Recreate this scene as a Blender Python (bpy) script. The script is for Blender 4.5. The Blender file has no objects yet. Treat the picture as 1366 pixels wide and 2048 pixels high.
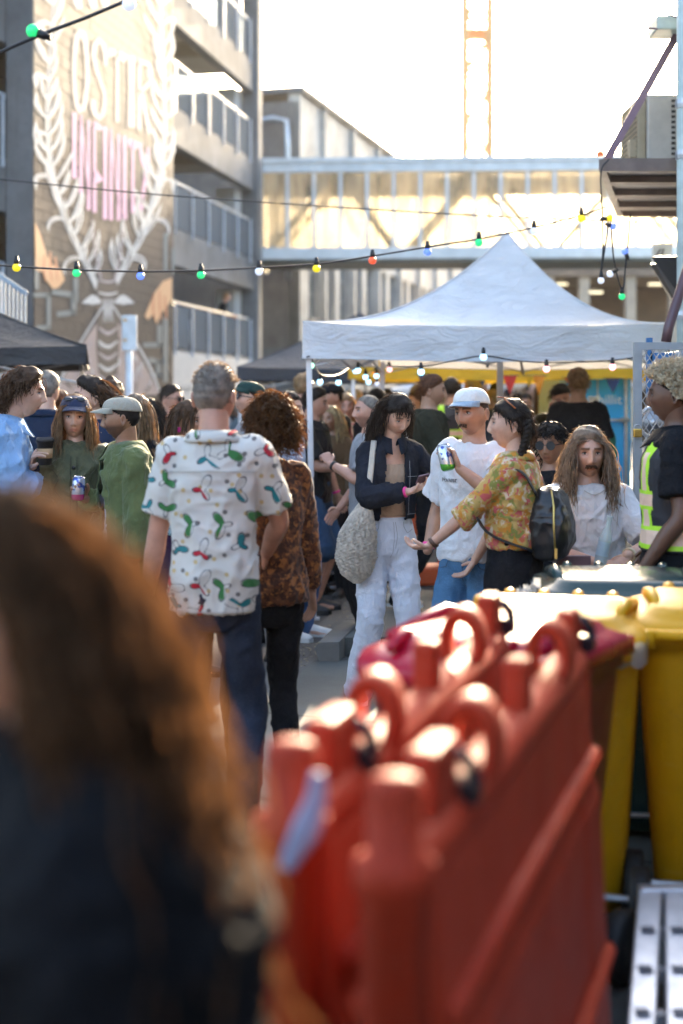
import bpy, math, random
import numpy as np
from mathutils import Vector, Matrix, Euler
R = math.radians
random.seed(7)
rng = np.random.default_rng(11)
sc = bpy.context.scene
col = sc.collection

# ---------------------------------------------------------------- camera
FPX, CX, HY, CAMZ = 2845.8, 683.0, 800.0, 1.62     # focal length / optical axis / horizon in photo pixels, eye height
cam_d = bpy.data.cameras.new('camera')
cam = bpy.data.objects.new('camera', cam_d); col.objects.link(cam)
cam.location = (0, 0, CAMZ); cam.rotation_euler = (R(90), 0, 0)
cam_d.sensor_fit = 'HORIZONTAL'; cam_d.sensor_width = 24.0; cam_d.lens = 50.0
cam_d.shift_y = -(1024 - HY) / 1366.0
cam_d.clip_start = 0.05; cam_d.clip_end = 3000
cam_d.dof.use_dof = True; cam_d.dof.focus_distance = 7.3; cam_d.dof.aperture_fstop = 1.45
sc.camera = cam
# ---------------------------------------------------------------- world, sun, exposure
SUN_AZ, SUN_EL = 12.0, 16.0
w = bpy.data.worlds.new('World'); sc.world = w; w.use_nodes = True
wn = w.node_tree
bg = wn.nodes['Background']
sky = wn.nodes.new('ShaderNodeTexSky'); sky.sky_type = 'NISHITA'; sky.sun_disc = False
sky.sun_elevation = R(SUN_EL); sky.sun_rotation = R(SUN_AZ)
sky.air_density = 1.0; sky.dust_density = 5.0; sky.ozone_density = 1.0
wn.links.new(sky.outputs[0], bg.inputs[0]); bg.inputs[1].default_value = 0.15
sd = bpy.data.lights.new('sun', 'SUN'); sd.energy = 2.2; sd.angle = R(0.6); sd.color = (1.0, 0.80, 0.55)
sun = bpy.data.objects.new('sun', sd); col.objects.link(sun)
sdir = Vector((math.sin(R(SUN_AZ))*math.cos(R(SUN_EL)), math.cos(R(SUN_AZ))*math.cos(R(SUN_EL)), math.sin(R(SUN_EL))))
sun.rotation_euler = (-sdir).to_track_quat('-Z', 'Y').to_euler(); sun.location = (6, 30, 25)
sc.view_settings.view_transform = 'Standard'; sc.view_settings.look = 'None'
sc.view_settings.gamma = 1.0; sc.view_settings.use_curve_mapping = False
sc.view_settings.exposure = 3.0
sc.cycles.max_bounces = 8; sc.cycles.transparent_max_bounces = 16
sc.cycles.sample_clamp_indirect = 6.0

def P(px, py, d):                       # photo pixel at depth d -> world point
    return Vector(((px-CX)*d/FPX, d, CAMZ-(py-HY)*d/FPX))
def G(px, py, z=0.0):                   # photo pixel on the ground plane
    d = FPX*(CAMZ-z)/(py-HY)
    return Vector(((px-CX)*d/FPX, d, z))
def X(px, d): return (px-CX)*d/FPX

# ---------------------------------------------------------------- node expression helper
class E:
    def __init__(s, nt, sock): s.nt, s.s = nt, sock
    def _m(s, op, *o, clamp=False):
        n = s.nt.nodes.new('ShaderNodeMath'); n.operation = op; n.use_clamp = clamp
        for i, a in enumerate((s,)+o):
            if isinstance(a, E): s.nt.links.new(a.s, n.inputs[i])
            else: n.inputs[i].default_value = a
        return E(s.nt, n.outputs[0])
    def __add__(s, o): return s._m('ADD', o)
    __radd__ = __add__
    def __sub__(s, o): return s._m('SUBTRACT', o)
    def __rsub__(s, o): return (s*-1.0)+o
    def __mul__(s, o): return s._m('MULTIPLY', o)
    __rmul__ = __mul__
    def __truediv__(s, o): return s._m('DIVIDE', o)
    def lt(s, o): return s._m('LESS_THAN', o)
    def gt(s, o): return s._m('GREATER_THAN', o)
    def sin(s): return s._m('SINE')
    def cos(s): return s._m('COSINE')
    def abs(s): return s._m('ABSOLUTE')
    def pw(s, o): return s._m('POWER', o)
    def sqrt(s): return s._m('SQRT')
    def frac(s): return s._m('FRACT')
    def mod(s, o): return s._m('FLOORED_MODULO', o)
    def min(s, o): return s._m('MINIMUM', o)
    def max(s, o): return s._m('MAXIMUM', o)
    def atan2(s, o): return s._m('ARCTAN2', o)
    def sat(s): return s._m('ADD', 0.0, clamp=True)
    def smooth(s, a, b):
        n = s.nt.nodes.new('ShaderNodeMapRange'); n.interpolation_type = 'SMOOTHSTEP'
        s.nt.links.new(s.s, n.inputs[0]); n.inputs[1].default_value = a; n.inputs[2].default_value = b
        return E(s.nt, n.outputs[0])

class Mat:
    """small procedural material builder"""
    def __init__(s, name):
        s.m = bpy.data.materials.new(name); s.m.use_nodes = True
        s.nt = s.m.node_tree; s.b = s.nt.nodes['Principled BSDF']
        s.tc = s.nt.nodes.new('ShaderNodeTexCoord')
    def coord(s, kind='Object', scale=None):
        o = s.tc.outputs[kind]
        if scale is None: return o
        n = s.nt.nodes.new('ShaderNodeMapping'); n.inputs['Scale'].default_value = scale
        s.nt.links.new(o, n.inputs[0]); return n.outputs[0]
    def xyz(s, vec):
        n = s.nt.nodes.new('ShaderNodeSeparateXYZ'); s.nt.links.new(vec, n.inputs[0])
        return [E(s.nt, n.outputs[i]) for i in range(3)]
    def comb(s, x, y, z=0.0):
        n = s.nt.nodes.new('ShaderNodeCombineXYZ')
        for i, a in enumerate((x, y, z)):
            if isinstance(a, E): s.nt.links.new(a.s, n.inputs[i])
            else: n.inputs[i].default_value = a
        return n.outputs[0]
    def noise(s, vec, scale=5, detail=3, rough=0.55, dist=0.0):
        n = s.nt.nodes.new('ShaderNodeTexNoise'); s.nt.links.new(vec, n.inputs['Vector'])
        n.inputs['Scale'].default_value = scale; n.inputs['Detail'].default_value = detail
        n.inputs['Roughness'].default_value = rough; n.inputs['Distortion'].default_value = dist
        return E(s.nt, n.outputs[0])
    def voro(s, vec, scale=5, feature='F1', dim='3D', rnd=1.0, out='Distance'):
        n = s.nt.nodes.new('ShaderNodeTexVoronoi'); n.voronoi_dimensions = dim; n.feature = feature
        s.nt.links.new(vec, n.inputs['Vector']); n.inputs['Scale'].default_value = scale
        n.inputs['Randomness'].default_value = rnd
        return n.outputs[out]
    def mix(s, f, a, b):
        n = s.nt.nodes.new('ShaderNodeMix'); n.data_type = 'RGBA'
        if isinstance(f, E): s.nt.links.new(f.s, n.inputs[0])
        else: n.inputs[0].default_value = f
        for i, c in ((6, a), (7, b)):
            if isinstance(c, tuple): n.inputs[i].default_value = (*c, 1)
            else: s.nt.links.new(c, n.inputs[i])
        return n.outputs[2]
    def mul(s, a, b):
        n = s.nt.nodes.new('ShaderNodeMix'); n.data_type = 'RGBA'; n.blend_type = 'MULTIPLY'; n.inputs[0].default_value = 1
        for i, c in ((6, a), (7, b)):
            if isinstance(c, tuple): n.inputs[i].default_value = (*c, 1)
            else: s.nt.links.new(c, n.inputs[i])
        return n.outputs[2]
    def color(s, c):
        if isinstance(c, tuple): s.b.inputs['Base Color'].default_value = (*c, 1)
        else: s.nt.links.new(c, s.b.inputs['Base Color'])
    def set(s, **k):
        names = dict(rough='Roughness', metal='Metallic', spec='Specular IOR Level', sheen='Sheen Weight', trans='Transmission Weight', alpha='Alpha', coat='Coat Weight', sss='Subsurface Weight')
        for a, v in k.items():
            if isinstance(v, E): s.nt.links.new(v.s, s.b.inputs[names[a]])
            else: s.b.inputs[names[a]].default_value = v
    def bump(s, h, strength=0.3, dist=0.01):
        n = s.nt.nodes.new('ShaderNodeBump'); n.inputs['Strength'].default_value = strength; n.inputs['Distance'].default_value = dist
        s.nt.links.new(h.s, n.inputs['Height']); s.nt.links.new(n.outputs[0], s.b.inputs['Normal'])
    def translucent(s, c, f=0.3):
        t = s.nt.nodes.new('ShaderNodeBsdfTranslucent')
        if isinstance(c, tuple): t.inputs[0].default_value = (*c, 1)
        else: s.nt.links.new(c, t.inputs[0])
        mx = s.nt.nodes.new('ShaderNodeMixShader'); mx.inputs[0].default_value = f
        out = s.nt.nodes['Material Output']
        s.nt.links.new(s.b.outputs[0], mx.inputs[1]); s.nt.links.new(t.outputs[0], mx.inputs[2]); s.nt.links.new(mx.outputs[0], out.inputs[0])

def plain(name, c, rough=0.6, metal=0.0, var=0.12, scale=6.0, bump=0.0, bscale=60.0, spec=0.5, sheen=0.0, trl=0.0, stretch=None):
    m = Mat(name)
    v = m.coord('Object', stretch) if stretch else m.coord('Object')
    if var > 0:
        n = m.noise(v, scale, 4, 0.6).smooth(0.3, 0.7)
        c1 = tuple(max(0, x*(1-var)) for x in c); c2 = tuple(min(1, x*(1+var)) for x in c)
        cc = m.mix(n, c1, c2); m.color(cc)
        m.set(rough=m.noise(v, scale*2.3, 3)*0.25+(rough-0.12))
    else:
        cc = c; m.color(c); m.set(rough=rough)
    m.set(metal=metal, spec=spec)
    if sheen: m.set(sheen=sheen)
    if bump: m.bump(m.noise(v, bscale, 3), bump, 0.004)
    if trl: m.translucent(cc, trl)
    return m.m
def emis(name, c, strength, base=None, rough=0.3):
    m = Mat(name); m.color(base or c); m.set(rough=rough)
    m.b.inputs['Emission Color'].default_value = (*c, 1); m.b.inputs['Emission Strength'].default_value = strength
    return m.m
def glassy(name, tint, f_transp=0.6, f_trl=0.25, rough=0.1, trlc=None, streak=0.0, spec=0.6):
    """dirty glazing: see-through + light-scattering film + reflection"""
    m = Mat(name); nt = m.nt
    tr = nt.nodes.new('ShaderNodeBsdfTransparent'); tr.inputs[0].default_value = (*tint, 1)
    tl = nt.nodes.new('ShaderNodeBsdfTranslucent'); tl.inputs[0].default_value = (*(trlc or tint), 1)
    m.color(tint); m.set(rough=rough, spec=spec)
    a = nt.nodes.new('ShaderNodeMixShader'); b = nt.nodes.new('ShaderNodeMixShader')
    f1 = f_trl/(f_trl+max(1e-3, 1-f_transp-f_trl))
    a.inputs[0].default_value = f1
    nt.links.new(m.b.outputs[0], a.inputs[1]); nt.links.new(tl.outputs[0], a.inputs[2])
    if streak:
        n = m.noise(m.coord('Object', (1.3, 1.3, 0.25)), 2.2, 4, 0.6).smooth(0.3, 0.75)*streak + (f_transp-streak*0.5)
        nt.links.new(n.s, b.inputs[0])
    else: b.inputs[0].default_value = f_transp
    nt.links.new(a.outputs[0], b.inputs[1]); nt.links.new(tr.outputs[0], b.inputs[2])
    nt.links.new(b.outputs[0], nt.nodes['Material Output'].inputs[0])
    return m.m

# ---------------------------------------------------------------- mesh helper
def V3(a): return np.array(a, float)
def catmull(pts, n):
    p = np.array(pts, float); m = len(p)
    if m < 3: 
        t = np.linspace(0, 1, n)[:, None]; return p[0]*(1-t)+p[-1]*t
    pp = np.vstack([2*p[0]-p[1], p, 2*p[-1]-p[-2]])
    out = []
    for t in np.linspace(0, m-1-1e-6, n):
        i = int(t); f = t-i
        a, b, c, d = pp[i], pp[i+1], pp[i+2], pp[i+3]
        out.append(0.5*((2*b)+(c-a)*f+(2*a-5*b+4*c-d)*f*f+(3*b-a-3*c+d)*f**3))
    return np.array(out)
class MB:
    def __init__(s): s.v = []; s.f = []; s.n = 0
    def add(s, v, f):
        s.v.append(np.array(v, float).reshape(-1, 3)); s.f += [tuple(i+s.n for i in q) for q in f]; s.n += len(s.v[-1]); return s
    def box(s, c, size, rz=0.0, rot=None, taper=1.0):
        hx, hy, hz = size[0]/2, size[1]/2, size[2]/2
        v = [(-hx, -hy, -hz), (hx, -hy, -hz), (hx, hy, -hz), (-hx, hy, -hz), (-hx*taper, -hy*taper, hz), (hx*taper, -hy*taper, hz), (hx*taper, hy*taper, hz), (-hx*taper, hy*taper, hz)]
        M = rot or Matrix.Rotation(rz, 3, 'Z')
        v = [tuple(M @ Vector(p) + Vector(c)) for p in v]
        return s.add(v, [(0,3,2,1),(4,5,6,7),(0,1,5,4),(1,2,6,5),(2,3,7,6),(3,0,4,7)])
    def prism(s, base, h, up=(0, 0, 1)):
        n = len(base); b = [Vector(p) for p in base]; u = Vector(up)*h
        v = b+[p+u for p in b]
        return s.add([tuple(p) for p in v], [tuple(range(n))[::-1], tuple(range(n, 2*n))]+[(i, (i+1) % n, n+(i+1) % n, n+i) for i in range(n)])
    def poly(s, pts): return s.add([tuple(p) for p in pts], [tuple(range(len(pts)))])
    def bar(s, a, b, w, h=None, up=(0, 0, 1)):
        a, b = Vector(a), Vector(b); h = h or w; d = (b-a).normalized(); u = Vector(up)
        if abs(d.dot(u)) > 0.98: u = Vector((0, 1, 0))
        x = d.cross(u).normalized()*w/2; y = x.cross(d).normalized()*h/2
        v = [a-x-y, a+x-y, a+x+y, a-x+y, b-x-y, b+x-y, b+x+y, b-x+y]
        return s.add([tuple(p) for p in v], [(0,3,2,1),(4,5,6,7),(0,1,5,4),(1,2,6,5),(2,3,7,6),(3,0,4,7)])
    def tube(s, pts, r, n=8, cap=True, flat=None, up=None):
        """tube through pts, r scalar or list of r or (ra, rb)"""
        p = np.array(pts, float); m = len(p)
        rr = [r]*m if not isinstance(r, (list, tuple, np.ndarray)) else list(r)
        t = np.gradient(p, axis=0); t /= np.linalg.norm(t, axis=1)[:, None]+1e-12
        u = np.array(up if up is not None else ((0, 0, 1) if abs(t[0][2]) < 0.9 else (0, -1, 0)), float)
        v = []; a0 = None
        for i in range(m):
            if a0 is None or up is not None: a = u-t[i]*np.dot(u, t[i])
            else: a = a0-t[i]*np.dot(a0, t[i])
            L = np.linalg.norm(a)
            a = a/L if L > 1e-9 else np.array((1., 0, 0)); a0 = a; b = np.cross(t[i], a)
            ra, rb = (rr[i] if isinstance(rr[i], (tuple, list, np.ndarray)) else (rr[i], rr[i]))
            for k in range(n):
                th = 2*math.pi*k/n; v.append(p[i]+a*math.cos(th)*ra+b*math.sin(th)*rb)
        f = []
        for i in range(m-1):
            for k in range(n):
                k2 = (k+1) % n; f.append((i*n+k, i*n+k2, (i+1)*n+k2, (i+1)*n+k))
        if cap: f.append(tuple(range(n))[::-1]); f.append(tuple(range((m-1)*n, m*n)))
        return s.add(v, f)
    def limb(s, pts, r, n=12, seg=14, up=None, flat=False):
        """smooth tapered limb with rounded ends"""
        k = len(pts); p = catmull(pts, seg); ri = np.interp(np.linspace(0, k-1, seg), range(k), [x if not isinstance(x, tuple) else x[0] for x in r])
        rj = np.interp(np.linspace(0, k-1, seg), range(k), [x if not isinstance(x, tuple) else x[1] for x in r])
        t0 = p[0]-p[1]; t0 /= np.linalg.norm(t0)+1e-9; t1 = p[-1]-p[-2]; t1 /= np.linalg.norm(t1)+1e-9
        P0 = [p[0]+t0*ri[0]*0.9, p[0]+t0*ri[0]*0.6]; P1 = [p[-1]+t1*ri[-1]*0.6, p[-1]+t1*ri[-1]*0.9]
        q = np.vstack([P0, p, P1])
        rad = [(ri[0]*0.3, rj[0]*0.3), (ri[0]*0.78, rj[0]*0.78)]+[(a, b) for a, b in zip(ri, rj)]+[(ri[-1]*0.78, rj[-1]*0.78), (ri[-1]*0.3, rj[-1]*0.3)]
        if flat: q, rad = q[:-2], rad[:-2]
        return s.tube(q, rad, n, True, up=up)
    def strip(s, pts, w, hint):
        p = np.array(pts, float); t = np.gradient(p, axis=0); b = np.cross(t, np.array(hint, float)); b /= np.linalg.norm(b, axis=1)[:, None]+1e-9; ww = np.array(w)[:, None]; m = len(p)
        return s.add(np.vstack([p-b*ww, p+b*ww]), [(i, i+1, m+i+1, m+i) for i in range(m-1)])
    def rings(s, rings, cap=True):
        n = len(rings[0]); v = np.vstack(rings); f = []
        for i in range(len(rings)-1):
            for k in range(n):
                k2 = (k+1) % n; f.append((i*n+k, i*n+k2, (i+1)*n+k2, (i+1)*n+k))
        if cap: f.append(tuple(range(n))[::-1]); f.append(tuple(range((len(rings)-1)*n, len(rings)*n)))
        return s.add(v, f)
    def lathe(s, prof, n=16, c=(0, 0, 0), axis='Z', cap=True):
        rg = []
        for r_, z_ in prof:
            a = np.linspace(0, 2*math.pi, n, endpoint=False)
            ring = np.stack([np.cos(a)*r_, np.sin(a)*r_, np.full(n, z_)], 1)
            if axis == 'Y': ring = ring[:, [0, 2, 1]]*np.array((1, 1, -1))
            if axis == 'X': ring = ring[:, [2, 0, 1]]
            rg.append(ring+np.array(c))
        return s.rings(rg, cap)
    def ball(s, c, r, n=12, m=8, rot=None):
        r = (r, r, r) if not isinstance(r, (tuple, list)) else r
        rg = []
        for i in range(1, m):
            ph = math.pi*i/m-math.pi/2; a = np.linspace(0, 2*math.pi, n, endpoint=False)
            q = np.stack([np.cos(a)*math.cos(ph)*r[0], np.sin(a)*math.cos(ph)*r[1], np.full(n, math.sin(ph)*r[2])], 1)
            if rot is not None: q = q @ np.array(rot).T
            rg.append(q+np.array(c))
        return s.rings(rg)
    def torus(s, c, Rr, r, n=24, m=8, axis='Z', ell=1.0):
        v = []; f = []
        for i in range(n):
            a = 2*math.pi*i/n
            for k in range(m):
                b = 2*math.pi*k/m; q = ((Rr+r*math.cos(b))*math.cos(a), (Rr+r*math.cos(b))*math.sin(a)*ell, r*math.sin(b))
                if axis == 'Y': q = (q[0], q[2], q[1])
                if axis == 'X': q = (q[2], q[0], q[1])
                v.append(V3(q)+V3(c))
                f.append((i*m+k, ((i+1) % n)*m+k, ((i+1) % n)*m+(k+1) % m, i*m+(k+1) % m))
        return s.add(v, f)
    def xform(s, M):
        A = np.array(M)
        s.v = [x @ A[:3, :3].T + A[:3, 3] for x in s.v]; return s
    def mesh(s, name='mesh', smooth=False):
        me = bpy.data.meshes.new(name)
        me.from_pydata(np.vstack(s.v).tolist() if s.v else [], [], s.f); me.update()
        if smooth: me.polygons.foreach_set('use_smooth', [True]*len(me.polygons))
        return me

def props(o, label=None, cat=None, group=None, kind=None):
    if label: o['label'] = label
    if cat: o['category'] = cat
    if group: o['group'] = group
    if kind: o['kind'] = kind
    return o
def link(name, me, mat=None, parent=None, world=False):
    o = bpy.data.objects.new(name, me); col.objects.link(o)
    if mat is not None:
        if len(me.materials) == 0: me.materials.append(mat)
    if parent is not None:
        o.parent = parent
        if world: o.matrix_parent_inverse = parent.matrix_basis.inverted()
    return o
def obj(name, mb, mat, parent=None, smooth=False, world=True, bevel=0.0):
    o = link(name, mb.mesh(name, smooth), mat, parent, world)
    if bevel:
        b = o.modifiers.new('bevel', 'BEVEL'); b.width = bevel; b.segments = 2; b.limit_method = 'ANGLE'
    return o
def thing(name, label, cat, loc=(0, 0, 0), rz=0.0, group=None, scale=1.0):
    o = bpy.data.objects.new(name, None); col.objects.link(o); o.empty_display_size = 0.1
    o.location = loc; o.rotation_euler = (0, 0, rz); o.scale = (scale,)*3
    o.matrix_basis = Matrix.Translation(Vector(loc)) @ Matrix.Rotation(rz, 4, 'Z') @ Matrix.Scale(scale, 4)
    return props(o, label, cat, group)
def dup(o, name=None, parent=None):
    c = o.copy(); col.objects.link(c)
    if parent is not None: c.parent = parent
    return c
def rect(w, d, r, n=4):
    """rounded rectangle outline"""
    out = []
    for cx, cy, a0 in ((w/2-r, d/2-r, 0), (-w/2+r, d/2-r, 90), (-w/2+r, -d/2+r, 180), (w/2-r, -d/2+r, 270)):
        for i in range(n+1):
            a = R(a0+90*i/n); out.append((cx+r*math.cos(a), cy+r*math.sin(a)))
    return np.array(out)
# ================================================================ materials of the setting
def asphalt():
    m = Mat('asphalt'); v = m.coord('Object')
    sp = E(m.nt, m.voro(v, 140)).smooth(0.05, 0.35); big = m.noise(v, 0.5, 5).smooth(0.3, 0.7); fine = m.noise(v, 60, 3)
    c = m.mix(big, (0.028, 0.030, 0.032), (0.050, 0.052, 0.055)); c = m.mix(sp*0.55+0.45, m.mul(c, (1.9, 1.9, 1.9)), c)
    st = m.noise(v, 1.7, 6, 0.7).smooth(0.62, 0.75); c = m.mix(st*0.5, c, (0.03, 0.03, 0.032))
    m.color(c); m.set(rough=fine*0.3+0.55); m.bump(sp*0.6+fine, 0.6, 0.006); return m.m
def concrete(name, c, var=0.35, streaks=False, rough=0.8):
    m = Mat(name); v = m.coord('Object')
    a = m.noise(v, 0.9, 6, 0.65).smooth(0.25, 0.75); b = m.noise(v, 14, 4, 0.6)
    cc = m.mix(a, tuple(x*(1-var) for x in c), tuple(min(1, x*(1+var*0.6)) for x in c))
    cc = m.mix(b.smooth(0.45, 0.8)*0.35, cc, tuple(x*0.55 for x in c))
    if streaks:
        s = m.noise(m.coord('Object', (3.0, 3.0, 0.35)), 1.6, 5, 0.65).smooth(0.5, 0.8)
        cc = m.mix(s*0.6, cc, tuple(x*0.4 for x in c))
    m.color(cc); m.set(rough=rough); m.bump(m.noise(v, 45, 4), 0.25, 0.006); return m.m
def footpath_mat():
    m = Mat('footpath_concrete'); v = m.coord('Object')
    a = m.noise(v, 1.1, 6, 0.65).smooth(0.25, 0.75); sp = E(m.nt, m.voro(v, 120)).smooth(0.1, 0.5)
    c = m.mix(a, (0.042, 0.048, 0.047), (0.085, 0.093, 0.09)); c = m.mix(sp*0.4, m.mul(c, (1.5, 1.5, 1.45)), c)
    cr = E(m.nt, m.voro(v, 0.55, 'DISTANCE_TO_EDGE')).smooth(0.0, 0.012); c = m.mix(cr, (0.03, 0.032, 0.03), c)
    moss = m.noise(v, 3.3, 5).smooth(0.6, 0.75); c = m.mix(moss*0.4, c, (0.06, 0.075, 0.05))
    m.color(c); m.set(rough=0.72); m.bump(sp+m.noise(v, 40, 3)*0.7, 0.35, 0.005); return m.m
M_asph = asphalt(); M_foot = footpath_mat()
M_conc = concrete('concrete', (0.165, 0.172, 0.182), streaks=True)
M_conc_d = concrete('concrete_dark', (0.14, 0.145, 0.15), streaks=True)
M_conc_p = concrete('concrete_pale', (0.42, 0.43, 0.44), 0.15)
M_kerb = concrete('kerb_concrete', (0.15, 0.15, 0.142), 0.5)
M_gutter = concrete('gutter_concrete', (0.095, 0.098, 0.098), 0.4)
M_steel = plain('galvanised_steel', (0.45, 0.48, 0.52), 0.42, 0.85, 0.15, 10)
M_railp = plain('rail_grey_paint', (0.42, 0.46, 0.52), 0.45, 0.2, 0.08)
M_glass_rail = glassy('rail_glass', (0.42, 0.46, 0.50), 0.74, 0.0, 0.7, spec=0.0)
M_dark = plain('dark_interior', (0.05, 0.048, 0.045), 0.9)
M_ceil = concrete('soffit_cream', (0.34, 0.32, 0.27), 0.15)

# ================================================================ ground
def sheet(name, pts, mat, z, kind='structure'):
    mb = MB(); mb.poly([(x, y, z) for x, y in pts]); o = obj(name, mb, mat); props(o, kind=kind); return o
sheet('road', [(-300, -60), (300, -60), (300, 600), (-300, 600)], M_asph, 0.0)
def kx(Y, off=0.0): return -0.30+0.184*(Y-8.09)+off
sheet('gutter', [(kx(-2, -.27), -2), (kx(-2), -2), (kx(60), 60), (kx(60, -.27), 60)], M_gutter, 0.004)
sheet('driveway', [(kx(-4), -4), (9, -4), (9, 9.2), (kx(9.2), 9.2)], M_foot, 0.008)
mb = MB(); mb.prism([(kx(8.95, .16), 8.95, 0.0), (9, 8.95, 0.0), (22, 60, 0.0), (kx(60, .16), 60, 0.0)], 0.125)
fp = obj('footpath', mb, M_foot); props(fp, kind='structure')
kerb = bpy.data.objects.new('kerb', None); col.objects.link(kerb); props(kerb, kind='structure')
y0 = 8.78
for i in range(22):
    L = 0.9+0.12*math.sin(i*2.3); y1 = y0+L-0.012; mb = MB(); j = 0.005*math.sin(i*1.7)
    pr = [(0.03+j, 0.0), (0.0+j, 0.09), (0.025+j, 0.128+j*0.4), (0.158, 0.13), (0.158, 0.0)]
    ra = []
    for yy in np.linspace(y0, y1, 4):
        e = 0.006 if yy in (y0, y1) else 0
        ra.append([(kx(yy, a)+(e if a < 0.1 else 0), yy, b-(e*0.5 if b > 0.05 else 0)) for a, b in pr])
    mb.rings([np.array(q) for q in ra]); obj('kerb_stone', mb, M_kerb, kerb); y0 = y0+L
# leaf litter collected in the gutter
mb = MB()
for i in range(420):
    yy = 8.6+random.random()**1.5*7; xx = kx(yy)-0.02-abs(random.gauss(0, 0.09)); a = random.random()*6.28; r_ = random.uniform(0.006, 0.018)
    mb.poly([(xx+r_*math.cos(a+k*1.57)*(1 if k % 2 else 0.45), yy+r_*math.sin(a+k*1.57)*(1 if k % 2 else 0.45), 0.008+random.random()*0.01) for k in range(4)])
for i in range(300):
    xx, yy = random.uniform(-0.2, 1.3), random.uniform(9.2, 13); xx += kx(yy)-kx(9)-0.9
    a = random.random()*6.28; r_ = random.uniform(0.004, 0.01)
    mb.poly([(xx+r_*math.cos(a+k*1.57), yy+r_*math.sin(a+k*1.57)*0.6, 0.006+0.004*random.random()) for k in range(4)])
o = obj('leaf_litter', mb, plain('dry_leaf', (0.30, 0.25, 0.18), 0.8, var=0.5, scale=90)); props(o, 'dry leaf litter and grit lying along the gutter', 'litter', kind='stuff')

# ================================================================ car park building on the left
FO = Vector((-3.87, 32.8, 0)); FU = Vector((0.182, 0.983, 0)).normalized(); FN = Vector((FU.y, -FU.x, 0))
FZR = math.atan2(FU.y, FU.x)
def fac(s, z, o=0.0): return FO+FU*s+FN*o+Vector((0, 0, z))
def fbox(mb, s0, s1, z0, z1, o0, o1):
    return mb.prism([fac(s0, z0, o0), fac(s1, z0, o0), fac(s1, z0, o1), fac(s0, z0, o1)], z1-z0)
cp = thing('car_park_building', 'grey concrete multi level car park with glass railings beside the mural wall', 'building', tuple(fac(0, 0)))
FL = [2.78, 5.58, 8.38, 11.18, 13.98]
for i, z in enumerate(FL):
    mb = MB(); fbox(mb, -22, 7.85, z-0.85, z+0.02, -0.28, 0.0); obj('edge_beam', mb, M_conc, cp, bevel=0.02)
    mb = MB(); fbox(mb, -22, 7.85, z-0.25, z-0.003, -4.2 if i >= 3 else -9.0, -0.285); obj('floor_slab', mb, M_ceil, cp)
    for sj in (-6.0, 0.5, 4.2):
        mb = MB(); fbox(mb, sj, sj+0.35, z-0.62, z-0.255, -4.2 if i >= 3 else -9.0, -0.3); obj('floor_rib', mb, M_ceil, cp)
mb = MB(); fbox(mb, -22, 7.6, 0, 1.9, -0.3, -0.02); obj('plinth_wall', mb, M_conc_p, cp)
mb = MB(); fbox(mb, 7.6, 8.05, 0, 15.5, -0.35, 0.14); obj('end_column', mb, M_conc, cp, bevel=0.03)
mb = MB(); fbox(mb, -1.0, 7.6, 1.9, 2.74, 0.004, 0.02); obj('white_panel', mb, M_conc_p, cp)
for z in FL[:4]:
    mb = MB(); fbox(mb, 6.85, 7.55, z+0.02, z+1.94, -0.9, -0.35); obj('pier', mb, M_conc_p, cp)
    mb = MB(); fbox(mb, -17.2, -16.6, z+0.02, z+1.94, -0.6, -0.05); obj('column', mb, M_conc, cp)
    mb = MB(); fbox(mb, -11.0, -10.3, z+0.02, z+1.94, -0.5, -0.03); obj('column', mb, M_conc, cp)
for zi in (0, 1):
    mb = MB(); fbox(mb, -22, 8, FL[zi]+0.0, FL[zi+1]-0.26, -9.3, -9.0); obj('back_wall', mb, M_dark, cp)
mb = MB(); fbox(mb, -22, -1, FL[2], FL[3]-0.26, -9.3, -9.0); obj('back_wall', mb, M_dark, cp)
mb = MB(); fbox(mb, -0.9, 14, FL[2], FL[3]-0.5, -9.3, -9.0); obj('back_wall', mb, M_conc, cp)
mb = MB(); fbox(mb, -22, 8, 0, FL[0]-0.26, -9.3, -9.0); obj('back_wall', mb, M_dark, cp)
# cross-braces seen in the dark second level
for a, b in ((1.4, 3.0), (4.6, 3.0)):
    mb = MB(); mb.bar(fac(a, FL[1]+0.3, -5), fac(b, FL[2]-0.5, -5), 0.16); obj('cross_brace', mb, M_conc_d, cp)
post0 = pane0 = None
for z in FL[:4]:
    mb = MB(); mb.bar(fac(-22, z+1.12, -0.08), fac(7.2, z+1.12, -0.08), 0.06, 0.05); obj('top_rail', mb, M_railp, cp)
    mb = MB(); mb.bar(fac(-22, z+0.98, -0.10), fac(7.2, z+0.98, -0.10), 0.03, 0.03); obj('mid_rail', mb, M_railp, cp)
    for k, s_ in enumerate(list(np.arange(-15.2, -8.8, 1.42))+list(np.arange(0.05, 7.3, 1.42))):
        mb = MB(); mb.bar(fac(s_, z-0.12, -0.03+0.06), fac(s_, z+1.09, 0.03), 0.045, 0.04); obj('rail_post', mb, M_railp, cp)
        if s_ < 6.5:
            mb = MB(); fbox(mb, s_+0.05, s_+1.37, z+0.06, z+1.04, -0.05, -0.035); obj('glass_panel', mb, M_glass_rail, cp)
mb = MB(); fbox(mb, -30, 8.05, 15.0, 15.6, -4.2, -0.36); obj('roof', mb, M_conc_d, cp)

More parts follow.
